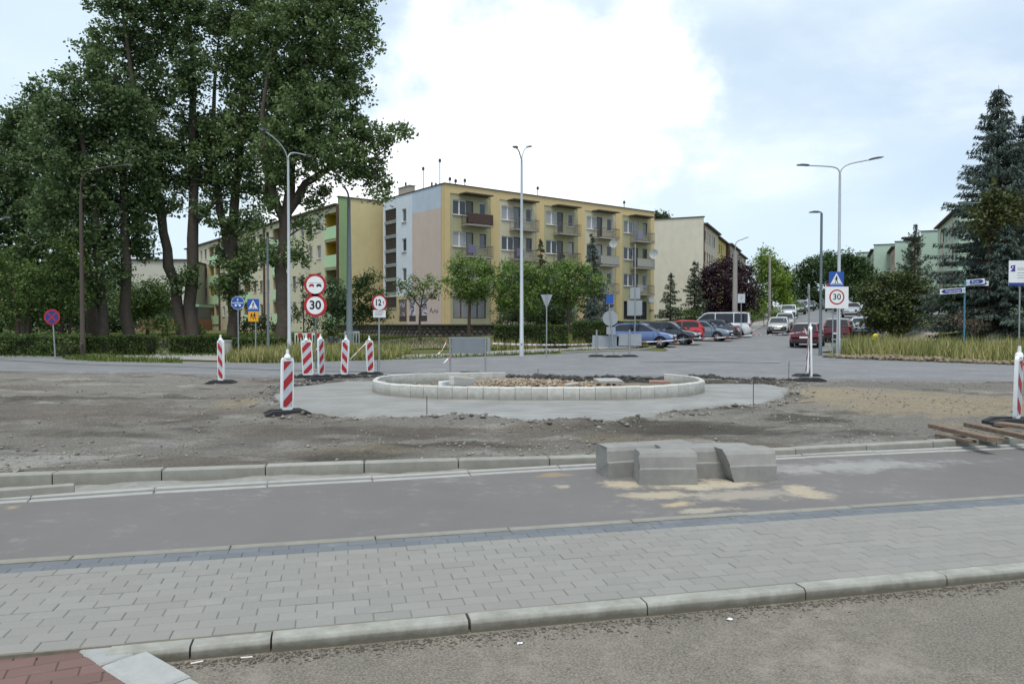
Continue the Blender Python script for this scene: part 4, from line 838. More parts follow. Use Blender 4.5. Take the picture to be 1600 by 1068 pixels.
# ---- barrier tape, twisted and sagging
def tape(label, pts, wdt=0.05, seg=0.09, sag=0.0, tw=3.0):
    pts = [Vector(p) for p in pts]; t = thing('barrier_tape', label, 'barrier tape', pts[0], 0, 'lengths of red and white barrier tape'); W1, W2 = MB(), MB(); d = 0; k = 0
    L = [(b - a).length for a, b in zip(pts[:-1], pts[1:])]; tot = sum(L); n = max(6, int(tot / seg))
    def at_(u):
        q = u * tot
        for i, l in enumerate(L):
            if q <= l or i == len(L) - 1: f = min(q / l, 1); return pts[i].lerp(pts[i + 1], f) - Vector((0, 0, sag * 4 * f * (1 - f))) - pts[0]
            q -= l
    for i in range(n):
        a, b = at_(i / n), at_((i + 1) / n); g0, g1 = tw * i / n * 6.28 * tot / 4, tw * (i + 1) / n * 6.28 * tot / 4
        o = lambda g: Vector((0, math.sin(g) * 0.5, abs(math.cos(g)) * 0.6 + 0.4)) * wdt / 2
        (W1 if i % 7 < 2 else W2).add([a - o(g0), b - o(g1), b + o(g1), a + o(g0)], [(0, 1, 2, 3)])
    W2.build('white_band', M_WHITE, t); W1.build('red_band', mat('tape_red', C(200, 120, 108), 0.5), t); return t
T0 = D(767, 536, 24.9); T1 = D(925, 537, 36.7)
tape('twisted red and white tape between the grey board and the rubber-footed boards', [T0, T1], 0.075, 0.08, 0.05, 2.2)
tape('thin white tape running past the parked cars to the edge-on beacons', [D(1003, 534, 36.6), D(1080, 528.5, 35), D(1180, 523, 31), D(1257, 518, 23.2)], 0.05, 0.12, 0.03, 1.2)
tape('short tape tied slanting between the board beneath the thirty sign and its neighbour', [D(490, 550, 23.2), D(503, 536, 23.2)], 0.04, 0.05)
tape('tape slanting down from the last footed beacon to the taped one', [D(576, 531, 23.6), D(548, 560, 23.3), D(541, 565, 23.2)], 0.045, 0.06)
tape('loose tape end hanging from the left post of the grey board', [D(699, 531, 24.8), D(690, 548, 24.7), D(684, 553, 24.6)], 0.06, 0.05)
tape('tape scrap dangling low beside the left post of the grey board', [D(703, 557, 24.8), D(697, 563, 24.8), D(692, 568, 24.8)], 0.06, 0.04)
tape('tape knotted between the tops of the two edge-on beacons', [D(1256, 514, 23.3), D(1260, 519, 23.2), D(1266, 521, 22.5)], 0.16, 0.04)
tape('tape scrap hanging down from the long white tape before the cars', [D(1081, 529, 35), D(1085, 538, 35)], 0.06, 0.05)
# ---- lamp posts
M_LAMPW = mat('pale_lamp_paint', C(176, 182, 186), 0.45, metal=0.2, var=0.06, vs_=3)
M_LAMPD = mat('dark_lamp_head', C(70, 74, 80), 0.5)
M_LAMPG = mat('grey_green_lamp', C(96, 108, 112), 0.5, metal=0.2)
def head(t, p, dirx, L=0.62, W=0.2, tilt=0.0, m=None, diry=0.0):
    M = Matrix.Translation(p) @ Matrix.Rotation(math.atan2(diry, dirx), 4, 'Z') @ Matrix.Rotation(-tilt, 4, 'Y')
    b = MB(); prof_ = [(0, 0.03), (0.12, 0.055), (L * 0.6, 0.06), (L, 0.015), (L, -0.015), (0.1, -0.03), (0, -0.02)]
    b.prism(prof_, -W / 2, W / 2, M); h = b.build('lamp_head', m or M_LAMPD, t, 30)
    MB().box(0.16, L * 0.9, -W * 0.4, W * 0.4, -0.033, -0.022, M).build('lens', mat('lamp_lens', C(206, 210, 212), 0.2), h)
def lamp(label, px, Y, top_py, r0, r1, arms, m=None, name='street_lamp', base=True, zoff=0.0):
    t = thing(name, label, 'street lamp', at(px, Y)); z0 = t.location.z; m = m or M_LAMPW; H = D(px, top_py, Y)[2] - z0
    MB().tube([(0, 0, -0.3), (0, 0, 0.9), (0, 0, 0.92), (0, 0, H)], [r0, r0 * 0.98, r0 * 0.85, r1], 12).build('pole', m, t, 40)
    if base: MB().tube([(0, 0, -0.2), (0, 0, 0.06)], r0 * 1.5, 12).build('base_plate', m, t, 40)
    for arm in arms:
        pts = [(0, 0, H - 0.02)] + [((X_at(ax, Y) - X_at(px, Y)), dy, D(ax, ay, Y)[2] - z0) for ax, ay, dy in arm['pts']]
        # smooth the arm
        q = [Vector(p) for p in pts]
        for _ in range(2):
            nq = [q[0]]
            for a, b in zip(q[:-1], q[1:]): nq += [a.lerp(b, 0.25), a.lerp(b, 0.75)]
            q = nq + [q[-1]]
        MB().tube(q, arm.get('r', r1 * 0.62), 8).build('arm', m, t, 40)
        e = q[-1]; dv = (q[-1] - q[-2]).normalized(); head(t, e - dv * 0.05, dv.x, arm.get('L', 0.62), 0.2, math.atan2(dv.z, math.hypot(dv.x, dv.y)), arm.get('m'), dv.y)
    return t
lamp('pale tall lamp post with two arms before the thick poplar trunk', 452, 37.5, 250, 0.11, 0.055, [{'pts': [(452, 244, 0), (456, 236, 0.2), (472, 235.5, 1.0)], 'L': 0.35}, {'pts': [(449, 236, -0.2), (441, 224, -0.6), (430, 216, -1.4)], 'L': 0.35}])
lamp('pale tall lamp post with one high and one short lamp before the flats', 815, 37.5, 250, 0.115, 0.055, [{'pts': [(816, 242, 0.1), (820, 229, 0.4), (826, 221, 1.2)], 'L': 0.6}, {'pts': [(813, 245, -0.2), (810, 240, -0.8), (806, 242, -1.5)], 'L': 0.5}])
lamp('pale lamp post with two wide spreading arms beside the crossing sign', 1310, 39, 272, 0.115, 0.06, [{'pts': [(1308, 264, 0), (1298, 260, 0), (1260, 258.5, 0)], 'L': 0.62}, {'pts': [(1312, 264, 0), (1322, 256, 0), (1356, 249.5, 0)], 'L': 0.75}])
lamp('short dark grey lamp post with a flat head, nearest the red car', 1282, 38, 333, 0.085, 0.06, [{'pts': [(1281.5, 331.5, 0), (1280, 331.5, 0), (1277, 331.5, 0)], 'L': 0.5, 'r': 0.03}], M_LAMPG)
lamp('thin grey-green lamp post standing by the thick poplar trunk', 419, 38, 372, 0.075, 0.05, [{'pts': [(419, 371, 0), (420, 370, 0.2), (421, 370, 0.5)], 'L': 0.4, 'r': 0.03}], M_LAMPG)
lamp('dark brown old lamp post with a long curved arm under the poplars', 129, 36.5, 300, 0.13, 0.07, [{'pts': [(129, 285, 0), (136, 270, 0), (160, 262, 0), (200, 258, 0)], 'L': 0.4, 'r': 0.035}], mat('old_dark_pole', C(66, 56, 50), 0.8))
lamp('old lamp post with a bare curved tip before the green gable', 546, 47, 310, 0.24, 0.10, [{'pts': [(545, 302, 0), (541, 295, 0.1), (538, 292, 0.2)], 'L': 0.2, 'r': 0.06}], mat('weathered_pole', C(128, 138, 142), 0.7, grime=0.2))
lamp('grey concrete lamp post with a thin bent arm behind the white van', 1148, 62, 392, 0.26, 0.17, [{'pts': [(1148, 383, 0), (1150, 377, 0), (1160, 373.5, 0)], 'L': 0.55, 'r': 0.035, 'm': M_LAMPW}], mat('old_concrete_pole', C(150, 144, 138), 0.9, grime=0.3))
lamp('slim concrete pole in the bright green tree by the side street', 1202, 76, 402, 0.17, 0.11, [{'pts': [(1202, 400, 0), (1204, 398, 0.2), (1208, 396, 0.4)], 'L': 0.4, 'r': 0.03}], mat('old_concrete_pole', C(150, 144, 138), 0.9, grime=0.3))
lamp('lamp post standing at the edge of the left shrubbery with a curved arm', -24, 34, 372, 0.1, 0.06, [{'pts': [(-24, 358, 0), (-10, 346, 0), (10, 341, 0)], 'L': 0.35, 'r': 0.03}], M_LAMPW)
# ---- plastic barriers and rubble by the block
def plastic(label, px, py, Y, W, H, rz, red):
    x, _, z = at(px, Y); t = thing('plastic_barrier', label, 'barrier', (x, Y, z + 0.02), rz); MW = mat('plastic_white', C(206, 212, 208), 0.5)
    MB().box(-W / 2, W / 2, -0.03, 0.03, H - 0.12, H).build('top_rail', MW, t); MB().box(-W / 2, W / 2, -0.03, 0.03, 0.08, 0.18).build('bottom_rail', MW, t)
    n = int(W / 0.16)
    for i in range(n + 1): x = -W / 2 + 0.03 + i * (W - 0.06) / n; MB().box(x - 0.03, x + 0.03, -0.025, 0.025, 0.18, H - 0.12).build('slat', MW, t)
    for x in (-W / 2 + 0.2, W / 2 - 0.2): MB().box(x - 0.05, x + 0.05, -0.25, 0.25, 0, 0.08).build('foot', M_RUBBER, t)
    if red:
        for i in range(3): MB().box(-W / 2 + 0.2 + i * 0.55, -W / 2 + 0.45 + i * 0.55, -0.036, -0.0305, H - 0.28, H - 0.02).build('red_patch', M_RED, t)
    return t
plastic('white plastic slatted barrier with red squares at the hedge end', 479, 0, 45, 1.4, 0.95, R(6), True); plastic('plain white plastic barrier beside the rubble under the green gable', 550, 0, 48, 0.95, 0.95, R(14), False)
xx = at(522, 49)[0] + rg.randn(160) * 0.5; yy = 49 + rg.randn(160) * 0.35
stones('rubble_heap', np.stack([xx, yy], 1), (0.06, 0.24), mat('pale_rubble', C(172, 170, 164), 0.95, rnd=0.3), lambda x, y: float(zt(x, y)) + 0.55 * math.exp(-((x - at(522, 49)[0]) / 0.6) ** 2 - ((y - 49) / 0.5) ** 2), 'heap of pale rubble beside the plain white plastic barrier', 12)
# hydrant and service box on the right verge
t = thing('fire_hydrant', 'yellow fire hydrant standing in the grass by the white cars', 'hydrant', at(1368, 44.5)); MY = mat('hydrant_yellow', C(214, 196, 40), 0.5)
MB().tube([(0, 0, -0.1), (0, 0, 0.7), (0, 0, 0.72), (0, 0, 0.86), (0, 0, 0.95)], [0.13, 0.13, 0.17, 0.17, 0.05], 14).build('body', MY, t, 40)
for s in (-1, 1): MB().tube([(s * 0.1, 0, 0.62), (s * 0.24, 0, 0.62)], 0.06, 10).build('outlet', MY, t, 40)
t = thing('service_box', 'low grey concrete service box in the tall grass under the spruces', 'service box', at(1555, 38)); MB().cham(-0.34, 0.34, -0.2, 0.2, -0.1, 0.72, 0.02).build('cabinet', M_CONC, t); MB().cham(-0.38, 0.38, -0.24, 0.24, 0.72, 0.78, 0.02).build('lid', M_KERB, t); MB().box(-0.26, 0.26, -0.206, -0.2, 0.1, 0.6).build('door', mat('box_door', C(140, 138, 132), 0.7), t)
t = thing('litter_bin', 'small grey concrete litter bin between the two trimmed hedges', 'litter bin', at(356, 39)); MB().tube([(0, 0, -0.05), (0, 0, 0.7), (0, 0, 0.72), (0, 0, 0.8)], [0.2, 0.22, 0.25, 0.25], 14).build('body', M_CONC, t, 40)
MB().tube([(0, 0, 0.798), (0, 0, 0.81)], 0.18, 14).build('liner', M_RUBBER, t)
# ================================================================ BUILDINGS
def glass_mat():
    q = NT('window_glass'); r = q.n('ShaderNodeObjectInfo').outputs['Random']
    col = q.mix(q.ramp(r, 0.45, 0.6), C(52, 56, 62), C(150, 150, 150)); col = q.mix(q.ramp(r, 0.8, 0.85), col, C(92, 96, 104))
    q.l(col, q.b.inputs['Base Color']); q.b.inputs['Roughness'].default_value = 0.08; q.b.inputs['Specular IOR Level'].default_value = 0.6; return q.m
M_GLASS = glass_mat()
M_FRAME = mat('window_frame_white', C(222, 222, 220), 0.5); M_FRAMED = mat('window_frame_brown', C(84, 66, 54), 0.6); M_SILL = mat('window_sill', C(196, 194, 188), 0.6)
def plaster(name, c, grime=0.12): return mat(name, C(*c), 0.92, var=0.05, vs_=1.2, bump=0.15, bs=30, grime=grime, spec=0.2)
_wm = {}
def win_mesh(w, h, cols, m):
    k = ('f', round(w, 2), round(h, 2), cols, m.name)
    if k not in _wm:
        b = MB(); fr = 0.07
        b.box(0, w, -0.03, 0.03, 0, fr); b.box(0, w, -0.03, 0.03, h - fr, h); b.box(0, fr, -0.03, 0.03, fr, h - fr); b.box(w - fr, w, -0.03, 0.03, fr, h - fr)
        for c in range(1, cols): x = w * c / cols; b.box(x - 0.06, x + 0.06, -0.034, 0.03, fr, h - fr)
        g = MB().box(fr * 0.5, w - fr * 0.5, 0.0, 0.012, fr * 0.5, h - fr * 0.5); s = MB().box(-0.06, w + 0.06, -0.2, 0.0, -0.05, -0.002)
        _wm[k] = (b.mesh('window', m), g.mesh('pane', M_GLASS), s.mesh('sill', M_SILL))
    return _wm[k]
def window(par, face, u, z, w, h, cols=2, m=None, rec=0.12, sill=True, door=False):
    """face: function (u along, out, z) -> local position, and its rotation"""
    pos, rz = face; a, g, s = win_mesh(w, h, cols, m or M_FRAME)
    o = link('balcony_door' if door else 'window', a, par, pos(u, rec, z), rz); link('pane', g, o)
    if sill: link('sill', s, o)
    return o
def wall_holes(L, z0, z1, holes, rec=0.14, u0=0.0):
    """front wall in u (0..L) x z with rectangular openings and their reveals; lies in y=0, inside is +y"""
    us = sorted(set([u0, L] + [q for h in holes for q in (h[0], h[2])])); zs = sorted(set([z0, z1] + [q for h in holes for q in (h[1], h[3])])); b = MB()
    for i in range(len(us) - 1):
        for j in range(len(zs) - 1):
            cu, cz = (us[i] + us[i + 1]) / 2, (zs[j] + zs[j + 1]) / 2
            if any(h[0] < cu < h[2] and h[1] < cz < h[3] for h in holes): continue
            b.add([(us[i], 0, zs[j]), (us[i + 1], 0, zs[j]), (us[i + 1], 0, zs[j + 1]), (us[i], 0, zs[j + 1])], [(0, 1, 2, 3)])
    for a, c, d, e in [h[:4] for h in holes]:
        b.add([(a, 0, c), (d, 0, c), (d, 0, e), (a, 0, e), (a, rec, c), (d, rec, c), (d, rec, e), (a, rec, e)], [(0, 4, 5, 1), (1, 5, 6, 2), (2, 6, 7, 3), (3, 7, 4, 0)])
    return b
FRONT = lambda y0=0.0, x0=0.0: (lambda u, o, z: (x0 + u, y0 + o, z), 0.0)
SIDE = lambda Ltot: (lambda u, o, z: (o, Ltot - u, z), R(-90))     # west face at x=0, u runs from far end towards the corner, seen from outside
BA = math.atan2(0.613, 0.79)
def rail(par, u0, u1, dep, z, m, bars=True, H=0.95, solid=None, mside=None):
    """balcony: slab, railing posts and bars, optional screen"""
    s = MB().box(u0, u1, -dep, -0.002, z - 0.13, z).build('balcony', mat('balcony_slab', C(150, 146, 138), 0.9, grime=0.3), par)
    b = MB()
    for a, c, d, e in ((u0 + 0.03, -dep + 0.03, u1 - 0.03, -dep + 0.03), (u0 + 0.03, -dep + 0.03, u0 + 0.03, -0.02), (u1 - 0.03, -dep + 0.03, u1 - 0.03, -0.02)):
        for zz in (0.08, H): b.tube([(a, c, z + zz), (d, e, z + zz)], 0.022, 4)
        L = math.hypot(d - a, e - c); n = max(2, int(L / 0.14))
        for i in range(n + 1): f = i / n; b.tube([(a + (d - a) * f, c + (e - c) * f, z), (a + (d - a) * f, c + (e - c) * f, z + H)], 0.012 if i % 6 else 0.022, 4, False)
    b.build('railing', m, s)
    if solid:
        p = MB().box(u0 + 0.05, u1 - 0.05, -dep - 0.012, -dep + 0.002, z + 0.1, z + H - 0.02); p.build('screen', solid, s)
    if mside:
        MB().box(u0 + 0.02, u0 + 0.9, -dep - 0.03, -dep - 0.014, z + 0.25, z + H).build('laundry', mside, s)
    return s
def dish(par, p, r, yaw, m=M_WHITE):
    b = MB(); n = 18; M = Matrix.Translation(p) @ Matrix.Rotation(yaw, 4, 'Z') @ Matrix.Rotation(R(18), 4, 'X')
    for k, (rr_, y) in enumerate(((0.0, 0.0), (0.5, -0.03), (0.8, -0.08), (1.0, -0.13))):
        for i in range(n): b.v.append(tuple(M @ Vector((rr_ * r * math.cos(6.2832 * i / n), y * r * 1.3, rr_ * r * math.sin(6.2832 * i / n)))))
    for k in range(3):
        for i in range(n): b.f.append((k * n + i, k * n + (i + 1) % n, (k + 1) * n + (i + 1) % n, (k + 1) * n + i))
    o = b.build('satellite_dish', m, par, 60); MB().tube([tuple(M @ Vector((0, 0, -r * 0.8))), tuple(M @ Vector((0, -r * 1.0, -0.05)))], 0.02, 5).build('feed_arm', M_STEEL, o); MB().tube([tuple(M @ Vector((0, 0.02, 0))), tuple(M @ Vector((0, 0.5, -0.15)))], 0.03, 5).build('bracket', M_STEEL, o)
# ---------------------------------------------------------------- the block of flats in the middle
MC = (-5.9, 65.6); bl = thing('apartment_block', 'four storey block with ochre pilasters, balconies and a pink and white gable', 'building', (MC[0], MC[1], 0), BA)
OCH = plaster('ochre_plaster', (204, 182, 136)); OLV = plaster('olive_plaster', (172, 168, 136)); BEI = plaster('beige_plaster', (198, 190, 166)); PNK = plaster('pink_plaster', (198, 182, 172)); WHB = plaster('white_blue_plaster', (206, 214, 222)); SKB = plaster('sky_blue_plaster', (184, 196, 210))
M_ROOF = mat('roof_felt', C(82, 72, 66), 0.9); M_PLINTH = plaster('plinth', (186, 172, 134))
RZ = 14.0; LB, WB = 27.2, 11.2; Zb = 0.6
sill = [11.42 - 2.8 * k for k in range(4)]
M_RAIL = mat('rail_grey', C(116, 108, 100), 0.7); M_RAILB = mat('rail_brown', C(92, 72, 62), 0.8)
rb = random.Random(21)
for i in range(5):
    u0 = 0.6 + 5.4 * i; holes = []; items = []
    for k in range(3):
        s = sill[k]; fl = s - 0.85
        holes += [(0.3, s, 1.75, s + 1.32), (1.75, fl + 0.06, 2.5, s + 1.32), (3.2, s, 3.92, s + 1.3)]
        items += [('w', 0.3, s, 1.45, 1.32, 2), ('d', 1.75, fl + 0.06, 0.75, s + 1.32 - fl - 0.06, 1), ('w', 3.2, s, 0.72, 1.3, 1)]
    if i in (0, 4): holes.append((0.3, sill[3] - 0.75, 3.9, sill[3] + 1.2)); items.append(('s', 0.3, sill[3] - 0.75, 3.6, 1.95, 4))
    else: holes += [(0.3, sill[3], 1.75, sill[3] + 1.3), (2.6, sill[3], 3.9, sill[3] + 1.3)]; items += [('w', 0.3, sill[3], 1.45, 1.3, 2), ('w', 2.6, sill[3], 1.3, 1.3, 2)]
    wb = wall_holes(4.4, Zb + 0.7, RZ - 0.75, holes, 0.14); wo = wb.build('bay_panel', OLV if i % 2 == 0 else BEI, bl, None, (u0, 0.06, 0))
    fc = FRONT(0.06, u0)
    for it in items:
        dark = it[0] == 's' or (it[0] == 'd' and rb.random() < 0.5)
        window(bl, fc, it[1], it[2], it[3], it[4], it[5], M_FRAMED if dark or (it[5] == 1 and rb.random() < 0.5) else M_FRAME, 0.11, it[0] == 'w', it[0] == 'd')
    for k in range(3):
        if i == 0 and k == 0: rail(bl, u0 + 1.15, u0 + 3.95, 1.05, sill[k] - 0.85, M_RAILB, solid=mat('reed_screen', C(74, 58, 50), 0.9, var=0.35, vs_=16), mside=None)
        elif k == 2 and i == 4: rail(bl, u0 + 1.15, u0 + 3.95, 1.05, sill[k] - 0.85, M_RAIL, solid=None, mside=mat('grey_sheet', C(150, 150, 154), 0.9))
        else: rail(bl, u0 + 1.15, u0 + 3.95, 1.05, sill[k] - 0.85, M_RAIL if (i + k) % 3 else M_RAILB, solid=mat('balcony_sheet', C(160, 158, 150), 0.9, var=0.1, objrnd=0.15) if rb.random() < 0.3 else None, mside=mat('laundry', C(120, 116, 140), 0.9, objrnd=0.4) if rb.random() < 0.25 else None)
    MB().box(u0 + 0.95, u0 + 4.0, -1.05, 0.07, RZ - 0.78, RZ - 0.68).build('canopy', mat('canopy_dark', C(92, 84, 72), 0.9), bl)
for i in range(6):
    a = max(0.0, 0.6 + 5.4 * i - 1.0) if i else 0.0; b_ = 0.6 + 5.4 * i if i < 5 else LB
    MB().box(a, b_, 0.0, 0.25, Zb, RZ - 0.75).build('pilaster', OCH, bl)
MB().box(0.0, LB, -0.002, 0.25, RZ - 0.75, RZ).build('parapet', OCH, bl); MB().box(0.6, LB - 0.6, 0.03, 0.2, Zb - 0.4, Zb + 0.7).build('plinth', M_PLINTH, bl)
MB().box(-0.08, LB + 0.06, -0.09, WB + 0.05, RZ, RZ + 0.08).build('roof', M_ROOF, bl)
MB().box(0.26, LB, 0.26, WB, Zb - 0.4, RZ - 0.002).build('core', plaster('inner_wall', (120, 112, 100)), bl)
# gable: pink field, white-blue stair strip with louvred panels
gs = [(WB - 10.8, 12.95 - 1.13 - 1.4 * k, WB - 8.55, 12.95 - 1.4 * k) for k in range(6)] + [(WB - 10.8, 3.35, WB - 8.55, 4.4)]
gw = [(WB - 7.4, s, WB - 6.6, s + 1.25) for s in sill[:3]]
grf = [(WB - 8.1, 2.0, WB - 6.6, 4.1), (WB - 6.2, 2.0, WB - 4.9, 4.1), (WB - 4.4, 2.0, WB - 2.9, 4.1)]
T = Matrix.Translation((0, WB, 0)) @ Matrix.Rotation(R(-90), 4, 'Z')
def gpart(name, u0, u1, z0, z1, m, holes, off=0.0):
    b = wall_holes(u1, z0, z1, [h for h in holes if h[0] >= u0 - 0.01 and h[2] <= u1 + 0.01 and h[1] >= z0 and h[3] <= z1], 0.14, u0); o = b.build(name, m, bl); o.location = (-off, WB, 0); o.rotation_euler = (0, 0, R(-90)); return o
gpart('gable_wall', 0.0, WB - 5.5, 4.45, RZ, WHB, gs[:6] + gw, 0.02); gpart('gable_wall', 0.0, WB - 5.5, Zb - 0.4, 4.45, BEI, [gs[6]] + grf[:1] , 0.02) if False else gpart('gable_wall', 0.0, WB - 6.5, Zb - 0.4, 4.45, M_PLINTH, [gs[6]] + grf[:1], 0.02)
gpart('gable_wall', WB - 6.5, WB - 0.5, Zb - 0.4, 4.45, PNK, grf[1:], 0.02); gpart('gable_field', WB - 5.5, WB - 0.5, 4.45, RZ - 2.0, PNK, [], 0.03); gpart('gable_band', WB - 5.5, WB - 0.5, RZ - 2.0, RZ, SKB, [], 0.025); gpart('gable_edge', WB - 0.5, WB, Zb - 0.4, RZ, OCH, [], 0.015)
SF = SIDE(WB)
for s in gw: window(bl, SF, s[0], s[1], s[2] - s[0], s[3] - s[1], 1, M_FRAME, 0.08)
M_LOUV = mat('louvre_brown', C(84, 76, 70), 0.75, var=0.1); M_SPAN = plaster('spandrel', (150, 150, 146))
for h in gs:
    p = empty('louvre'); p.parent = bl; p.location = (0.08, WB - h[0], h[1]); p.rotation_euler = (0, 0, R(-90)); w_, hh = h[2] - h[0], h[3] - h[1]
    n = 8
    sl = MB()
    for k in range(n): z = hh * (k + 0.5) / n; sl = MB().box(0.02, w_ - 0.02, -0.03, 0.03, -hh / n * 0.42, hh / n * 0.42, Matrix.Translation((0, 0, z)) @ Matrix.Rotation(R(28), 4, 'X')); sl.build('slat', M_LOUV, p)
    MB().box(0, w_, 0.04, 0.06, 0, hh).build('backing', mat('louvre_back', C(50, 46, 44), 0.9), p)
    MB().box(-0.04, w_ + 0.04, -0.16, -0.06, -0.14, -0.02).build('ledge', M_SPAN, p)
# ground floor openings on the gable with spray-painted panels
gm = mat('graffiti_panel', C(96, 90, 88), 0.8, var=0.2); rgf = random.Random(5)
for k, h in enumerate(grf):
    p = MB().box(0, h[2] - h[0], 0.0, 0.03, 0, h[3] - h[1]).build('shutter', mat('shutter_white', C(196, 194, 200), 0.7) if k else gm, bl, None, (0.1, WB - h[0], h[1]), R(-90))
    b = MB(); w_, hh = h[2] - h[0], h[3] - h[1]
    for j in range(9):
        x, z = rgf.uniform(0.2, w_ - 0.5), rgf.uniform(0.5, hh - 0.5)
        for q in range(4): x2, z2 = min(max(x + rgf.uniform(-0.4, 0.4), 0.1), w_ - 0.1), min(max(z + rgf.uniform(-0.3, 0.35), 0.15), hh - 0.1); b.bar2(x, z, x2, z2, 0.07, -0.004 - 0.0008 * (j * 4 + q) / 4); x, z = x2, z2
    b.build('graffiti', mat('spray_dark', C(58, 50, 62), 0.7) if k else mat('spray_pale', C(186, 180, 190), 0.7), p)
    MB().box(0, w_, -0.05, -0.03, 0.0, 0.55).build('railing', mat('iron_grille', C(66, 58, 54), 0.8), p)
b = MB(); x, z = 0, 0
for j in range(14): x2, z2 = x + rgf.uniform(-0.05, 0.25), rgf.uniform(-0.3, 0.3); b.bar2(x, z, x2, z2, 0.06, -0.002 - 0.0006 * j); x, z = x2 % 1.3, z2
b.build('graffiti', mat('spray_violet', C(96, 84, 104), 0.7), bl, None, (-0.04, 2.4, 3.0), R(-90))
b = MB(); x, z = 0, 0
for j in range(10): x2, z2 = x + rgf.uniform(0.0, 0.2), rgf.uniform(-0.25, 0.25); b.bar2(x, z, x2, z2, 0.07, -0.002 - 0.0006 * j); x, z = x2 % 0.7, z2
b.build('graffiti', mat('spray_dark', C(58, 50, 62), 0.7), bl, None, (LB - 0.75, -0.004, 3.2)); MB().box(LB - 0.9, LB - 0.1, -0.03, -0.004, 4.15, 4.6).build('house_number_plate', mat('plate_blue_white', C(190, 206, 224), 0.5), bl)
MB().box(22.9, 25.0, -0.08, -0.04, sill[3] - 0.35, sill[3] + 1.25).build('shutter', mat('shutter_grey', C(170, 172, 178), 0.6), bl)
for (u, z, r) in ((25.6, 9.3, 0.5), (19.5, 10.0, 0.42)): dish(bl, (u, -1.3, z), r, R(-30))
# roof clutter
def chimney(par, x, y, w, d, h, pots, z=RZ):
    c = MB().box(x, x + w, y, y + d, z + 0.08, z + h).build('chimney', mat('chimney_render', C(168, 158, 146), 0.9), par)
    MB().box(x - 0.06, x + w + 0.06, y - 0.06, y + d + 0.06, z + h, z + h + 0.08).build('cap', M_CONC, c)
    for i in range(pots): MB().tube([(x + 0.2 + i * (w - 0.4) / max(1, pots - 1), y + d / 2, z + h + 0.08), (x + 0.2 + i * (w - 0.4) / max(1, pots - 1), y + d / 2, z + h + 0.5)], 0.1, 8).build('pot', mat('chimney_pot', C(96, 76, 66), 0.9), c)
chimney(bl, 1.5, 8.6, 0.6, 2.2, 1.25, 1); chimney(bl, 3.4, 7.6, 1.8, 0.6, 1.2, 4)
for x, y, h in ((1.6, 6.2, 2.4), (2.2, 4.2, 2.9), (2.4, 2.8, 1.0), (2.9, 2.6, 0.85), (4.2, 3.0, 1.1), (13.5, 3.5, 1.5), (25.6, 3.0, 1.2)):
    o = MB().tube([(x, y, RZ + 0.06), (x, y, RZ + h)], 0.045, 6).build('vent_pipe', M_STEEL, bl, 40); MB().tube([(x, y, RZ + h - 0.02), (x, y, RZ + h + 0.2), (x, y, RZ + h + 0.3)], [0.13, 0.13, 0.03], 8).build('cowl', mat('dark_cowl', C(60, 58, 58), 0.7), o)
# terrace and its rubble-stone wall round the corner
M_STW = mat('dark_field_stone', C(96, 90, 84), 0.95, var=0.2, vs_=6, objrnd=0.35, rnd=0.3, bump=0.5, bs=30)
tw = thing('terrace_wall', 'low dark rubble stone wall carrying the terrace round the pink gable', 'wall', (MC[0], MC[1], 0), BA)
MB().box(-4.0, 12.0, -3.6, 12.4, 0.2, 1.62).build('core', mat('wall_mortar', C(78, 74, 70), 0.95, var=0.2), tw); MB().box(-4.25, 12.2, -3.85, 12.6, 1.62, 1.74).build('coping', mat('coping_dark', C(84, 82, 78), 0.9, var=0.15), tw)
rs = random.Random(9); smesh = []
for k in range(6):
    b = MB(); n = 9; pts = [(0.28 * (0.8 + 0.35 * rs.random()) * math.cos(6.2832 * i / n), 0.17 * (0.8 + 0.35 * rs.random()) * math.sin(6.2832 * i / n)) for i in range(n)]
    b.prism([(x * 0.9, z * 0.9) for x, z in pts], -0.06, -0.0599); b = MB(); b.add([(x, 0, z) for x, z in pts] + [(x * 0.72, -0.07, z * 0.72) for x, z in pts], [(i, (i + 1) % n, (i + 1) % n + n, i + n) for i in range(n)] + [tuple(range(n, 2 * n))]); smesh.append(b.mesh('stone', M_STW))
for r in range(4):
    for k in range(26): link('stone', smesh[rs.randrange(6)], tw, (-4.0, 12.2 - 0.62 * k - 0.3 * (r % 2), 0.5 + 0.31 * r + rs.uniform(-.03, .03)), R(-90))
    for k in range(25): link('stone', smesh[rs.randrange(6)], tw, (-3.7 + 0.62 * k + 0.3 * (r % 2), -3.6, 0.5 + 0.31 * r + rs.uniform(-.03, .03)), 0)
# ---------------------------------------------------------------- the cream and green block on the left
LC = (-16.8, 73.0); lb = thing('apartment_block', 'long cream block with green loggias and a yellow gable edged in green', 'building', (LC[0], LC[1], 0), BA)
CRM = plaster('cream_plaster', (200, 194, 168)); YEL = plaster('yellow_plaster', (210, 194, 148)); GRN = plaster('green_plaster', (142, 166, 122)); LGR = plaster('light_green_plaster', (178, 204, 160))
LL = 55.0; RL = 14.1; EL = 13.35; s0 = 11.25
def tx(px): k = (px - 800) / FPX; return (LC[0] - k * LC[1]) / (0.613 + 0.79 * k)
def lz(px, py): t = tx(px); Yy = LC[1] + 0.79 * t; return EYE + (HOR - py) * Yy / FPX
MB().box(0.0, 1.2, -0.02, 0.3, 0, RL).build('gable_edge', GRN, lb); MB().box(1.2, 11.2, 0.0, 0.3, 0, RL).build('gable_wall', YEL, lb); MB().box(-0.1, 11.3, -0.1, 0.35, RL, RL + 0.1).build('gable_coping', M_ROOF, lb)
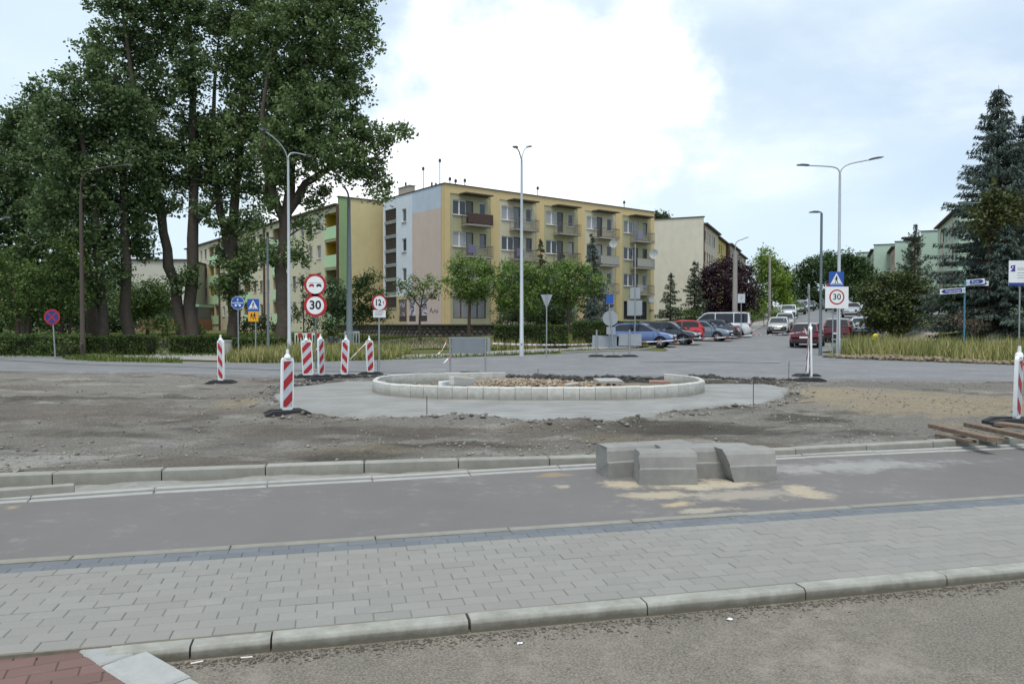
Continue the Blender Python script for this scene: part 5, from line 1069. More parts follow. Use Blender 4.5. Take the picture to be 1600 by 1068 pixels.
MB().box(1.7, 11.2, 0.3, LL, 0, EL).build('core', plaster('inner_wall', (120, 112, 100)), lb); MB().box(-0.35, 11.4, 0.28, LL + 0.2, EL, EL + 0.16).build('roof', M_ROOF, lb)
wins = [(0.9, 3.6, 'L')]; u = 4.6
pat = ['W', 'W', 'W', 'W', 'L2', 'W', 'W', 'W', 'L', 'W', 'W', 'W', 'W', 'L2', 'W', 'W', 'W', 'L', 'W', 'W', 'W', 'W']
holes = []; its = []
def put(kind, a, b):
    for k in range(4):
        s = s0 - 2.8 * k
        if kind == 'L': holes.append((a, s - 0.85, b, s + 1.5)); its.append(('L', a, b, s - 0.85, k))
        else: holes.append((a, s, b, s + 1.35)); its.append(('W', a, b, s, k))
put('L', 0.6, 3.3); u = 4.3
for q in pat:
    if u > LL - 3: break
    if q == 'W': put('W', u, u + 1.05); u += 2.2
    elif q == 'L': put('L', u, u + 2.6); u += 3.7
    else: put('L', u, u + 2.2); put('L', u + 2.6, u + 4.8); u += 6.0
flip = lambda h: (LL - h[2], h[1], LL - h[0], h[3])
o = wall_holes(LL, 0, EL, [flip(h) for h in holes], 0.16).build('wall', CRM, lb); o.location = (0, LL, 0); o.rotation_euler = (0, 0, R(-90))
SFL = (lambda u, o_, z: (o_, LL - u, z), R(-90)); lr = random.Random(4)
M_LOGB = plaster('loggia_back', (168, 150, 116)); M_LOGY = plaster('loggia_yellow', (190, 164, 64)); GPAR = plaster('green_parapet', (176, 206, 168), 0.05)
for it in its:
    kind, a, b, z, k = it
    if kind == 'W': window(lb, SFL, LL - b, z, b - a, 1.35, 1, M_FRAME if lr.random() < 0.5 else M_FRAMED, 0.13, True)
    else:
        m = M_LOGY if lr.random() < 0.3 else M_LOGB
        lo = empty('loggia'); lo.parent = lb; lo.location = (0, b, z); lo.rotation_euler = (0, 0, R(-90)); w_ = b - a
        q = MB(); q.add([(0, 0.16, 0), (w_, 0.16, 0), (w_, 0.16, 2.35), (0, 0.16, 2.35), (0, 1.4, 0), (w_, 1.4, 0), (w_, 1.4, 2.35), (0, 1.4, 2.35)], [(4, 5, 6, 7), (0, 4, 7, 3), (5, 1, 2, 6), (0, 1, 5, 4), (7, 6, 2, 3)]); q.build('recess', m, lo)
        MB().box(-0.02, w_ + 0.02, -0.06, 0.08, 0.05, 1.0).build('parapet', GPAR, lo); MB().box(-0.06, w_ + 0.06, -0.1, 0.12, -0.22, 0.05).build('slab', LGR, lo)
        d_, g_, _s = win_mesh(min(1.5, w_ * 0.6), 2.0, 2, M_FRAME); wn_ = link('window', d_, lo, (0.3, 1.3, 0.1)); link('pane', g_, wn_) if False else None
for y in (0.15, 20.5, 38.0): MB().tube([(-0.12, y, 0.3), (-0.12, y, EL)], 0.13, 8).build('downpipe', mat('brown_pipe', C(80, 58, 46), 0.7), lb, 40)
for y in (8, 22, 36, 48): chimney(lb, 4.5, y, 1.2, 3.0, 0.9, 1, EL + 0.1)
for k in range(16): MB().tube([(1.5, 14 + k * 0.45, EL + 0.1), (1.5, 14 + k * 0.45, EL + 0.75)], 0.05, 5).build('roof_rail', mat('dark_cowl', C(60, 58, 58), 0.7), lb)
# ---------------------------------------------------------------- far-left pale building seen between the poplars
fb = thing('school_building', 'pale grey windowless gable behind the poplars with a low brick wing', 'building', (X_at(200, 100), 100, 0.4), R(6))
FW = 100 / FPX * 92
MB().box(0, FW, 0, 14, -0.5, D(240, 407, 100)[2] - 0.4).build('wall', plaster('pale_grey_plaster', (186, 182, 172)), fb); MB().box(-0.2, FW + 0.2, -0.2, 14.2, D(240, 407, 100)[2] - 0.4, D(240, 407, 100)[2] - 0.15).build('roof', M_ROOF, fb)
MB().box(3.5, FW + 3, -6, -0.01, -0.5, 2.0).build('brick_wing', mat('brick_wing', C(150, 104, 84), 0.9, var=0.15), fb); MB().box(3.3, FW + 3.2, -6.3, 0, 3.6, 3.9).build('wing_roof', mat('green_roof', C(140, 170, 150), 0.8), fb); MB().box(3.6, FW + 2.9, -5.8, -0.02, 2.0, 3.6).build('wing_glazing', mat('dark_glazing', C(60, 66, 68), 0.3), fb)
for k in range(5):
    o = MB().box(-3 + k * 1.4, -3 + k * 1.4 + 0.9, -0.1, 0.1, 0.6, 2.6).build('window', M_FRAME, fb); MB().box(-2.92 + k * 1.4, -2.92 + k * 1.4 + 0.74, -0.12, -0.1, 0.7, 2.5).build('pane', M_GLASS, o)
MB().box(-3.6, 0, 0.1, 6, -0.5, 3.2).build('side_wing', plaster('side_wing', (196, 190, 176)), fb)
# ---------------------------------------------------------------- cream block beyond, along the side street
SU = np.array((0.427, 1.0)); SU /= np.linalg.norm(SU); SA = math.atan2(SU[1], SU[0]); SD = SA - R(90)
RCn = (298 / FPX * 99, 99.0); rbk = thing('apartment_block', 'cream block with a blank gable behind the purple tree', 'building', (RCn[0], RCn[1], 1.0), SD)
# local x: across (gable), y: along the street away; gable in y=0 spans x -11..0, facade in plane x=0 facing +x
zr = D(1098, 339, 99)[2] - 1.0; ze = zr - 0.9; CR2 = plaster('cream_gable', (206, 200, 182), 0.2)
MB().box(-12, 0, 0, 0.35, -0.5, zr).build('gable_wall', CR2, rbk); MB().box(-12.1, 0.15, -0.1, 0.4, zr, zr + 0.12).build('gable_coping', M_ROOF, rbk)
secs = [(0.35, 14, (196, 186, 168)), (14, 27, (204, 184, 116)), (27, 41, (178, 172, 160)), (41, 58, (190, 182, 158))]
for si, (a, b, c) in enumerate(secs):
    off = -0.5 * (si % 2)
    hl = []; m = plaster('street_facade_%d' % si, c)
    k_ = int((b - a - 1.2) / 2.1)
    for r in range(4):
        for k in range(k_): hl.append((0.8 + 2.1 * k, zr - 3.0 - 2.8 * r, 0.8 + 2.1 * k + 1.15, zr - 1.6 - 2.8 * r))
    o = wall_holes(b - a, -0.5, ze, hl, 0.15).build('wall', m, rbk); o.location = (off, a, 0); o.rotation_euler = (0, 0, R(90))
    fc = (lambda u, q, z, a=a, off=off: (off - q, a + u, z), R(90))
    for h in hl: window(rbk, fc, h[0], h[1], h[2] - h[0], h[3] - h[1], 1, M_FRAMED if lr.random() < 0.6 else M_FRAME, 0.12)
    MB().box(-12, off + 0.5, a + 0.01, b, ze, ze + 0.2).build('roof', M_ROOF, rbk); MB().box(off - 0.6, off + 0.12, a - 0.02, a + 0.12, -0.5, ze).build('pier', mat('brown_pipe', C(80, 58, 46), 0.7), rbk)
    MB().box(-12, off - 0.5, a + 0.02, b, -0.5, ze).build('core', plaster('inner_wall', (120, 112, 100)), rbk); chimney(rbk, -4, a + 5, 1.2, 2.4, 0.9, 1, ze)
# ---------------------------------------------------------------- staggered mint-green row on the right of the street
MNT = plaster('mint_gable', (172, 192, 176)); mf = [plaster('mint_facade', (178, 194, 176)), plaster('cream_facade', (196, 188, 160)), plaster('peach_facade', (194, 176, 156))]
rows = [(1496, 82, 375 - 18, 'first, nearest the spruces'), (1437, 104, 362, 'second'), (1397, 117, 378, 'third'), (1364, 128, 383, 'fourth'), (1338, 142, 395, 'farthest')]
rlab = ['mint green block with peach stripes half hidden by the big spruces', 'mint green block behind the pointed spruce', 'mint green block with cream street front beside the pointed spruce', 'mint green block with a broad blank gable and dark chimney above the yew', 'small far mint green block rising over the street trees']
for (px, d, py, _), lab in zip(rows, rlab):
    zr = EYE + (HOR - py) * d / FPX - 0.6 if px != 1496 else 14.4; x = X_at(px, d); zb0 = 2.0
    g = thing('apartment_block', lab, 'building', (x, d, zb0), SD, 'staggered mint green blocks'); Hh = zr + 0.6 - zb0; He = Hh - 0.8
    MB().box(0.0, 11, 0, 0.3, -1.5, Hh).build('gable_wall', MNT, g); MB().box(-0.1, 11.1, -0.1, 0.4, Hh, Hh + 0.1).build('gable_coping', M_ROOF, g)
    hl = []
    for r in range(4):
        for k in range(6): hl.append((0.9 + 2.6 * k, He - 2.3 - 2.8 * r, 0.9 + 2.6 * k + 1.3, He - 0.9 - 2.8 * r))
    Lr = 17.5; hf = [(Lr - h[2], h[1], Lr - h[0], h[3]) for h in hl]
    o = wall_holes(Lr, -1.5, He, hf, 0.15).build('wall', mf[rows.index((px, d, py, _)) % 3] if px != 1496 else mf[0], g); o.location = (0, Lr + 0.3, 0); o.rotation_euler = (0, 0, R(-90))
    fc = (lambda u, q, z: (q, Lr + 0.3 - u, z), R(-90))
    for h in hf: window(g, fc, h[0], h[1], h[2] - h[0], h[3] - h[1], 2, M_FRAME, 0.12)
    for uu in (4.6, 12.4): MB().box(-0.03, 0.0, uu, uu + 1.2, -1.5, He - 0.02).build('stripe', mf[2], g)
    MB().box(-0.5, 11, 0.3, Lr + 0.3, He, He + 0.18).build('roof', M_ROOF, g); MB().box(0.4, 11, 0.31, Lr + 0.3, -1.5, He - 0.01).build('core', plaster('inner_wall', (120, 112, 100)), g)
    c = MB().box(4.6, 6.4, 1.2, 2.2, Hh, Hh + 1.0).build('chimney', mat('dark_brick', C(92, 70, 66), 0.9), g); MB().box(4.3, 6.7, 0.9, 2.5, Hh + 1.0, Hh + 1.25).build('cap', mat('dark_cowl', C(60, 58, 58), 0.7), c)
# ================================================================ VEGETATION
DENS = 1.55
def leaf_cloud(cent, size, rg, flat=0.3, aspect=0.62):
    """diamond leaves at the given centres with random directions, size (lo, hi)"""
    n = len(cent); a = rg.randn(n, 3); a[:, 2] = a[:, 2] * 0.7 - 0.25; a /= np.linalg.norm(a, axis=1)[:, None]
    b = rg.randn(n, 3); b[:, 2] *= flat + 0.3; b -= a * (a * b).sum(1)[:, None]; b /= np.linalg.norm(b, axis=1)[:, None]
    L = (size[0] + (size[1] - size[0]) * rg.rand(n))[:, None] / 2; W = L * aspect
    V = np.stack([cent - a * L, cent + b * W + a * L * 0.15, cent + a * L, cent - b * W + a * L * 0.15], 1).reshape(-1, 3)
    return V, np.arange(4 * n).reshape(-1, 4)
def blob_leaves(blobs, rg, per, clus, csize, noise_gap=0.0):
    """blobs: (x,y,z,rx,ry,rz); leaves gathered in clumps that crowd towards each blob's surface"""
    out_ = []
    for (x, y, z, rx, ry, rz, *k) in blobs:
        dens = k[0] if k else 1.0
        vol = (rx * ry * rz) ** (2 / 3); nc = max(6, int(vol * clus * dens * DENS))
        d = rg.randn(nc, 3); d /= np.linalg.norm(d, axis=1)[:, None]; r = rg.rand(nc) ** 0.42
        c = d * r[:, None] * np.array((rx, ry, rz)) * (1 + 0.18 * rg.randn(nc))[:, None] + np.array((x, y, z))
        m = per; cs = csize * (0.6 + 0.8 * rg.rand(nc))
        q = rg.randn(nc, m, 3) * cs[:, None, None] * np.array((1, 1, 0.75)); out_.append((c[:, None, :] + q).reshape(-1, 3))
    return np.concatenate(out_)
def limb(b, p0, p1, r0, r1, rr_, n=6, wob=0.06, sides=7):
    p0, p1 = Vector(p0), Vector(p1); L = (p1 - p0).length; pts = []
    for i in range(n + 1):
        f = i / n; p = p0.lerp(p1, f); k = wob * L * math.sin(math.pi * f); pts.append(p + Vector((rr_.uniform(-k, k), rr_.uniform(-k, k), rr_.uniform(-k, k) * 0.3 + 0.25 * k)))
    b.tube(pts, [r0 + (r1 - r0) * i / n for i in range(n + 1)], sides)
    return pts
M_BARK = mat('poplar_bark', C(74, 66, 58), 0.95, var=0.3, vs_=5, bump=1.0, bs=14)
M_BARKT = mat('tree_bark', C(76, 64, 54), 0.95, var=0.25, vs_=7, bump=0.8, bs=18)
LF_POP = leaf_mat('poplar_leaf', C(56, 74, 46), C(124, 146, 92), C(156, 168, 124)); LF_POPD = leaf_mat('poplar_leaf_dark', C(52, 70, 46), C(112, 134, 86), C(146, 160, 118))
LF_TREE = leaf_mat('broad_leaf', C(60, 84, 42), C(132, 160, 82), C(164, 174, 104)); LF_SHRUB = leaf_mat('shrub_leaf', C(48, 68, 38), C(106, 130, 68), C(140, 150, 94)); LF_LIME = leaf_mat('bright_leaf', C(78, 104, 36), C(140, 164, 66), C(170, 184, 90))
LF_PLUM = leaf_mat('plum_leaf', C(34, 22, 28), C(66, 44, 52), C(84, 60, 62), 0.2); LF_YEW = leaf_mat('yew_leaf', C(40, 52, 30), C(92, 106, 58), C(120, 122, 74), 0.2); LF_HEDGE = leaf_mat('hedge_leaf', C(42, 60, 30), C(86, 108, 50), C(120, 128, 76), 0.2)
LF_SPR = leaf_mat('spruce_needle', C(42, 55, 50), C(88, 104, 94), C(112, 124, 110), 0.1); LF_SPRD = leaf_mat('dark_spruce_needle', C(34, 46, 34), C(70, 86, 62), C(96, 104, 76), 0.1); LF_FAR = leaf_mat('far_leaf', C(46, 66, 38), C(84, 108, 62), C(110, 126, 84)); LF_OLIVE = leaf_mat('olive_needle', C(58, 66, 34), C(96, 102, 56), None, 0.2)
def tree(name, label, base_px, Y, blobs, trunk, leaf, size, seed, per=26, clus=22, cs=0.28, group=None, dens=1.0, bark=None, depth_k=1.0, cat='tree'):
    """blobs in photograph pixels (x, y, rx, ry); the crown is a real volume about the trunk's distance"""
    rgn = np.random.RandomState(seed); rr_ = random.Random(seed); bx, by, bz = at(base_px, Y); s = Y / FPX
    t = thing(name, label, cat, (bx, by, bz), 0, group); W = []
    for q in blobs:
        x, y, rx, ry = q[:4]; k = q[4] if len(q) > 4 else 1.0; dy = (q[5] if len(q) > 5 else rgn.uniform(-1, 1) * 0.8 * rx * s) * depth_k; Yd = Y + dy
        p = D(x, y, Yd); e_ = 1.0; W.append((p[0] - bx, p[1] - by, p[2] - bz, rx * s * e_, rx * s * 0.95 * e_, ry * s * e_, k * dens))
    c = blob_leaves(W, rgn, per, clus, cs); V, F = leaf_cloud(c, size, rgn)
    b = MB(); ends = []
    for st in trunk:
        pts = [Vector((D(x, y, Y)[0] - bx, dy, D(x, y, Y)[2] - bz)) for x, y, dy, r in st]; grounded = st[0][1] > 495; pts[0].z = min(pts[0].z, -0.3) if grounded else pts[0].z
        sm = [pts[0]]; rd = [st[0][3]]
        for i in range(len(pts) - 1):
            for f in (0.33, 0.67, 1.0):
                j = st[i + 1][3] * 0.35 if f < 1 else 0; sm.append(pts[i].lerp(pts[i + 1], f) + Vector((rr_.uniform(-j, j), rr_.uniform(-j, j), 0))); rd.append((st[i][3] + (st[i + 1][3] - st[i][3]) * f) * rr_.uniform(0.92, 1.07))
        rd = [q * (0.82 if Y < 50 and st[0][3] > 0.3 else 1.0) for q in rd]; rd[0] *= 1.3 if grounded else 1.0; b.tube(sm, rd, 12); ends += [(p, r) for p, r in zip(sm[2:], rd[2:])]
    b.build('trunk', bark or M_BARKT, t, 50)
    bb = MB()
    for w_ in W:
        tgt = Vector(w_[:3]); near = min(ends, key=lambda e: (e[0] - tgt).length + 0.8 * max(0, e[0].z - tgt.z + 0.5)); limb(bb, near[0], tgt, min(near[1] * 0.55, 0.05 + 0.02 * (near[0] - tgt).length), 0.02, rr_, 5, 0.05, 5)
        for _ in range(3):
            dv = Vector((rr_.gauss(0, 1), rr_.gauss(0, 1), rr_.gauss(0.4, 0.8))).normalized(); limb(bb, tgt, tgt + Vector((dv.x * w_[3], dv.y * w_[4], dv.z * w_[5])) * 0.85, 0.02, 0.008, rr_, 3, 0.08, 4)
    bb.build('branches', bark or M_BARKT, t, 50)['kind'] = 'stuff'
    o = link('crown', npmesh('crown', V, F, leaf), t)
    return t
POP = 'old poplars along the left side of the road'
tree('poplar_tree', 'big spreading poplar behind the pale two-armed lamp, limb reaching towards the flats', 441, 45.5,
     [(520, -30, 60, 50), (560, 40, 30, 40), (470, 20, 55, 60), (530, 70, 48, 50), (470, 110, 60, 60), (545, 130, 38, 42), (500, 180, 66, 52), (560, 205, 34, 32), (590, 218, 28, 18, 0.8), (618, 207, 20, 10, 0.7), (630, 204, 10, 7, 0.6), (455, 225, 52, 46), (520, 245, 52, 34), (570, 262, 36, 24), (592, 285, 24, 20, 0.8), (600, 306, 16, 12, 0.7), (435, 270, 24, 34), (503, 300, 20, 14, 0.7), (490, 318, 22, 14, 0.7), (420, 330, 22, 22, 0.7), (478, 352, 20, 16, 0.8), (404, 392, 26, 22, 0.9), (470, 398, 22, 20, 0.8), (425, 405, 18, 16, 0.6), (535, 5, 40, 36)],
     [[(441, 545, 0, 0.56), (441, 470, 0, 0.50), (443, 400, 0, 0.46), (450, 320, 0, 0.40), (455, 240, 0.2, 0.33), (475, 130, 0.3, 0.24), (495, 20, 0.2, 0.15), (500, -60, 0, 0.06)], [(450, 330, 0, 0.30), (475, 285, 0.3, 0.24), (520, 255, 0.5, 0.15), (575, 250, 0.4, 0.08), (612, 225, 0.2, 0.03)], [(443, 345, 0, 0.26), (420, 270, -0.4, 0.2), (415, 180, -0.6, 0.14), (430, 80, -0.5, 0.06)]], LF_POP, (0.14, 0.30), 101, 44, 17, 0.24, POP, 1.0, M_BARK)
tree('poplar_tree', 'poplar with a tuft of shoots low on its trunk behind the blue cycle sign', 366, 47,
     [(400, -30, 55, 50), (360, 30, 45, 60), (420, 50, 50, 60), (375, 110, 50, 52), (430, 135, 44, 46), (390, 190, 58, 46), (345, 215, 40, 40), (425, 225, 40, 40), (370, 265, 46, 36), (410, 300, 34, 26, 0.9), (335, 300, 24, 26, 0.8), (355, 400, 22, 24, 1.2), (375, 425, 24, 26, 1.2), (350, 445, 20, 20, 1.1), (385, 395, 22, 20, 1.0), (355, 350, 26, 22, 0.8), (390, 345, 22, 18, 0.8), (365, 465, 16, 14)],
     [[(366, 540, 0, 0.50), (364, 470, 0, 0.44), (362, 400, 0, 0.40), (366, 300, 0.2, 0.33), (375, 180, 0.3, 0.24), (390, 50, 0.3, 0.13), (400, -50, 0.2, 0.05)], [(362, 410, 0, 0.30), (346, 330, -0.3, 0.24), (336, 240, -0.5, 0.17), (340, 120, -0.4, 0.09), (350, 20, -0.3, 0.04)]], LF_POP, (0.14, 0.30), 102, 44, 16, 0.24, POP, 1.0, M_BARK)
tree('poplar_tree', 'twin-stemmed poplar forking at the ground, one stem leaning over', 288, 46,
     [(185, 10, 40, 50), (240, -10, 50, 45), (160, 70, 28, 44), (215, 75, 42, 52), (270, 50, 40, 55), (310, 20, 30, 60), (175, 140, 40, 46), (235, 150, 44, 50), (300, 120, 38, 55), (195, 205, 46, 46), (255, 225, 44, 42), (310, 205, 40, 46), (285, 275, 42, 32), (230, 275, 40, 36), (325, 270, 28, 30), (296, 430, 14, 24, 0.9), (282, 445, 14, 18, 0.9), (318, 335, 20, 20, 0.7), (255, 325, 30, 18, 0.7)],
     [[(286, 540, 0, 0.46), (276, 470, 0, 0.40), (264, 390, -0.2, 0.36), (252, 310, -0.4, 0.30), (236, 230, -0.5, 0.25), (215, 140, -0.5, 0.18), (200, 40, -0.5, 0.1), (190, -40, -0.4, 0.04)], [(298, 540, 0, 0.52), (299, 440, 0.1, 0.44), (300, 340, 0.2, 0.38), (298, 240, 0.3, 0.3), (300, 120, 0.3, 0.2), (290, 0, 0.3, 0.1), (285, -60, 0.2, 0.04)], [(300, 350, 0.2, 0.2), (325, 318, 0.5, 0.16), (340, 300, 0.6, 0.1)]], LF_POPD, (0.14, 0.30), 103, 44, 16.5, 0.24, POP, 1.0, M_BARK)
tree('poplar_tree', 'poplar with a bare grey lower trunk right of the dark old lamp', 198, 44,
     [(150, 120, 34, 50), (200, 170, 40, 50), (145, 210, 40, 48), (200, 255, 44, 44), (150, 290, 40, 44), (205, 320, 40, 38), (160, 360, 34, 38), (210, 380, 30, 30), (190, 420, 20, 26, 0.9), (220, 350, 24, 22), (230, 300, 26, 30)],
     [[(197, 545, 0, 0.42), (197, 450, 0, 0.36), (195, 350, 0, 0.3), (190, 230, 0, 0.2), (180, 110, 0, 0.08)]], LF_POPD, (0.14, 0.30), 104, 44, 17, 0.25, POP, 1.0, M_BARK)
tree('poplar_tree', 'pale-trunked poplar standing just right of the hedge end under the old lamp arm', 161, 43,
     [(100, 150, 34, 44), (80, 200, 40, 48), (125, 215, 36, 50), (90, 260, 42, 46), (135, 300, 36, 44), (85, 330, 40, 44), (130, 380, 36, 40), (160, 430, 20, 34, 0.9), (150, 460, 16, 24, 0.9), (170, 400, 20, 30)],
     [[(161, 548, 0, 0.36), (158, 460, 0, 0.30), (150, 350, 0, 0.24), (130, 230, 0, 0.15), (110, 140, 0, 0.05)]], LF_POPD, (0.14, 0.28), 105, 44, 17, 0.25, POP, 1.0, M_BARK)
tree('poplar_tree', 'dark poplar trunk set back behind the dark old lamp', 140, 49,
     [(60, 170, 34, 36), (50, 240, 44, 50), (110, 270, 40, 50), (60, 320, 46, 50), (110, 370, 40, 50), (140, 300, 36, 50), (115, 440, 34, 36)],
     [[(143, 540, 0, 0.46), (138, 430, 0, 0.38), (115, 300, 0, 0.26), (95, 180, 0, 0.1)]], LF_POPD, (0.16, 0.3), 106, 44, 15, 0.26, POP, 1.0, M_BARK)
tree('poplar_tree', 'leafy poplar above the far end of the overgrown left hedge', 40, 47,
     [(20, 180, 22, 24), (10, 215, 36, 40), (50, 230, 30, 34), (20, 280, 46, 46), (-30, 260, 50, 60), (60, 330, 44, 44), (0, 350, 50, 44), (50, 400, 48, 40), (-20, 430, 50, 40), (-60, 340, 50, 60)],
     [[(42, 540, 0, 0.4), (38, 430, 0, 0.32), (28, 310, 0, 0.22), (18, 190, 0, 0.06)], [(40, 450, 0, 0.2), (5, 360, 0.2, 0.14), (-30, 270, 0.2, 0.05)]], LF_POPD, (0.15, 0.3), 107, 44, 15, 0.26, POP, 1.0, M_BARK)
for k, (px, Y, bl_, lab) in enumerate(((30, 41, [(0, 420, 45, 36), (50, 440, 40, 36), (20, 480, 45, 26), (-40, 470, 40, 40)], 'dark low tree with thin stems behind the overgrown left hedge'), (96, 42, [(90, 430, 36, 36), (120, 460, 26, 28), (80, 480, 34, 24), (105, 395, 30, 30)], 'dark low tree behind the round no stopping sign'))):
    tree('understorey_tree', lab, px, Y, bl_, [[(px, 542, 0, 0.14), (px - 4, 490, 0, 0.1), (px - 10, 440, 0, 0.05)], [(px + 6, 542, 0.1, 0.1), (px + 14, 480, 0.2, 0.07), (px + 20, 430, 0.2, 0.03)]], LF_SHRUB, (0.10, 0.2), 120 + k, 26, 30, 0.2, 'dark low trees behind the left hedge')
BELT = 'trees of the small wood behind the left hedge'
for k, (px, Y, top, lab) in enumerate(((-60, 62, 330, 'dense wood tree farthest left behind the ragged hedge'), (0, 70, 380, 'dense wood tree seen under the leafy left poplar'), (45, 58, 410, 'broad dense wood tree behind the thin-stemmed low trees'), (95, 66, 400, 'dense wood tree behind the no stopping sign'), (135, 74, 420, 'dense wood tree behind the pale-trunked poplar'), (178, 80, 440, 'dense wood tree filling the gap by the bare grey trunk'), (-130, 72, 350, 'dense wood tree beyond the lamp at the left shrubbery'))):
    h_ = 520 - top
    tree('wood_tree', lab, px, Y, [(px - 14, top + 22, 26, 24), (px + 16, top + 26, 26, 24), (px, top + 0.45 * h_, 34, 30), (px - 22, top + 0.62 * h_, 28, 26), (px + 22, top + 0.65 * h_, 28, 26), (px, 500, 36, 20)], [[(px, 535, 0, 0.25), (px, 490, 0, 0.18), (px, top + 20, 0, 0.06)]], LF_POPD, (0.2, 0.36), 400 + k, 24, 16, 0.34, BELT)
tree('small_tree', 'low dark tree before the pale grey building between the poplars', 232, 62, [(215, 465, 26, 24), (245, 455, 26, 22), (232, 480, 30, 20), (262, 470, 18, 16), (205, 485, 20, 18)], [[(230, 525, 0, 0.14), (231, 490, 0, 0.1), (235, 460, 0, 0.04)]], LF_SHRUB, (0.14, 0.26), 130, 26, 26, 0.26)
# trees before the flats
FT = 'small street trees in front of the flats'
tree('street_tree', 'thin young tree with an open fan crown before the graffiti gable', 656, 54, [(636, 452, 16, 11, 0.6), (660, 447, 18, 12, 0.6), (680, 452, 13, 10, 0.6), (650, 463, 20, 10, 0.8), (672, 466, 14, 9, 0.7), (628, 445, 8, 8, 0.5), (672, 436, 10, 8, 0.5), (645, 436, 10, 8, 0.5)], [[(656, 525, 0, 0.10), (656, 495, 0, 0.08), (657, 478, 0, 0.07)], [(657, 480, 0, 0.06), (640, 458, 0, 0.03), (628, 444, 0, 0.015)], [(657, 480, 0, 0.06), (662, 455, 0, 0.03), (668, 436, 0, 0.015)], [(657, 480, 0, 0.05), (676, 460, 0, 0.025), (688, 448, 0, 0.012)]], LF_TREE, (0.12, 0.22), 141, 22, 20, 0.2, FT)
tree('street_tree', 'full round green tree hiding the corner of the flats', 733, 54, [(715, 418, 20, 18, 0.8), (745, 420, 22, 16, 0.8), (765, 430, 18, 18, 0.9), (728, 440, 28, 20), (755, 450, 26, 18), (706, 445, 14, 16, 0.8), (735, 462, 28, 14), (718, 405, 10, 12, 0.6), (760, 412, 10, 10, 0.5)], [[(733, 525, 0, 0.14), (733, 495, 0, 0.11), (735, 465, 0, 0.08), (738, 430, 0, 0.03)]], LF_TREE, (0.12, 0.22), 142, 26, 30, 0.22, FT)
tree('street_tree', 'dense green tree behind the pale lamp before the flats', 812, 55, [(800, 420, 22, 16, 0.9), (825, 425, 22, 16), (790, 442, 22, 18), (815, 450, 28, 18), (840, 440, 20, 18), (800, 470, 26, 18), (830, 475, 24, 18), (785, 468, 16, 18)], [[(812, 525, 0, 0.16), (812, 485, 0, 0.12), (812, 430, 0, 0.04)]], LF_TREE, (0.12, 0.22), 143, 26, 30, 0.22, FT)
tree('street_tree', 'wide green tree before the blue spruce and the flats', 888, 54, [(862, 425, 18, 14, 0.9), (885, 420, 20, 14, 0.9), (910, 428, 22, 16), (870, 445, 26, 18), (905, 450, 28, 16), (935, 442, 16, 14, 0.8), (850, 460, 20, 16), (890, 468, 24, 16)], [[(888, 528, 0, 0.16), (888, 485, 0, 0.12), (888, 430, 0, 0.04)]], LF_TREE, (0.12, 0.22), 144, 26, 30, 0.22, FT)
def shrub(label, px, Y, blobs, leaf, seed, size=(0.1, 0.2), per=26, clus=34, cs=0.2, group=None, name='shrub'):
    return tree(name, label, px, Y, blobs, [[(px, 530, 0, 0.05), (px - 2, blobs[0][1] + 4, 0, 0.025)], [(px + 3, 530, 0.1, 0.04), (px + 6, blobs[-1][1], 0.1, 0.02)]], leaf, size, seed, per, clus, cs, group, cat='shrub')
shrub('weeping bushy shrub under the green gable behind the leaning pole', 562, 52, [(575, 440, 20, 18), (590, 465, 16, 24), (560, 455, 20, 22), (580, 485, 22, 22), (555, 490, 20, 20), (600, 495, 12, 16, 0.8)], LF_SHRUB, 151)
shrub('dark dense shrub between the sign post and the green gable', 520, 53, [(520, 450, 18, 18), (535, 470, 18, 20), (515, 485, 20, 20), (540, 495, 18, 16), (500, 475, 12, 20, 0.8)], LF_POPD, 152)
shrub('open-leaved tall shrub behind the thirty sign', 475, 50, [(470, 440, 10, 16, 0.5), (482, 470, 12, 18, 0.6), (468, 490, 12, 16, 0.7), (490, 505, 14, 12, 0.8)], LF_SHRUB, 153)
shrub('small rounded shrub beside the rubble heap', 515, 48, [(512, 512, 14, 12), (520, 518, 10, 8)], LF_SHRUB, 154)
for k, (px, lab) in enumerate(((795, 'dark shrub mass under the street trees left of the yield sign'), (835, 'dark shrub mass under the street trees behind the yield sign'), (870, 'dark shrub mass under the street trees right of the yield sign'))): shrub(lab, px, 58, [(px - 8, 485, 18, 18), (px + 10, 490, 18, 16), (px, 500, 22, 10)], LF_POPD, 160 + k, group='dark shrubs under the street trees')
shrub('round dark shrub behind the trimmed hedge by the park path', 256, 45, [(240, 508, 16, 12), (262, 512, 16, 12), (250, 500, 14, 10)], LF_SHRUB, 164); shrub('dark evergreen bush right of the children plate', 388, 47, [(384, 505, 14, 14), (400, 508, 12, 12)], LF_YEW, 165); shrub('dark evergreen bush beside the thin grey-green lamp', 410, 47.5, [(412, 505, 12, 14), (425, 510, 12, 10)], LF_YEW, 166); shrub('small bush at the foot of the twin-stemmed poplar', 312, 46.5, [(308, 514, 10, 10), (314, 518, 8, 8)], LF_SHRUB, 167)
shrub('green shrub at the foot of the purple tree', 1075, 70, [(1068, 492, 16, 10), (1085, 490, 12, 10)], LF_TREE, 168); shrub('clipped green bush by the slim concrete pole', 1195, 76, [(1190, 490, 14, 8), (1210, 488, 12, 8), (1178, 492, 10, 7)], LF_TREE, 169)
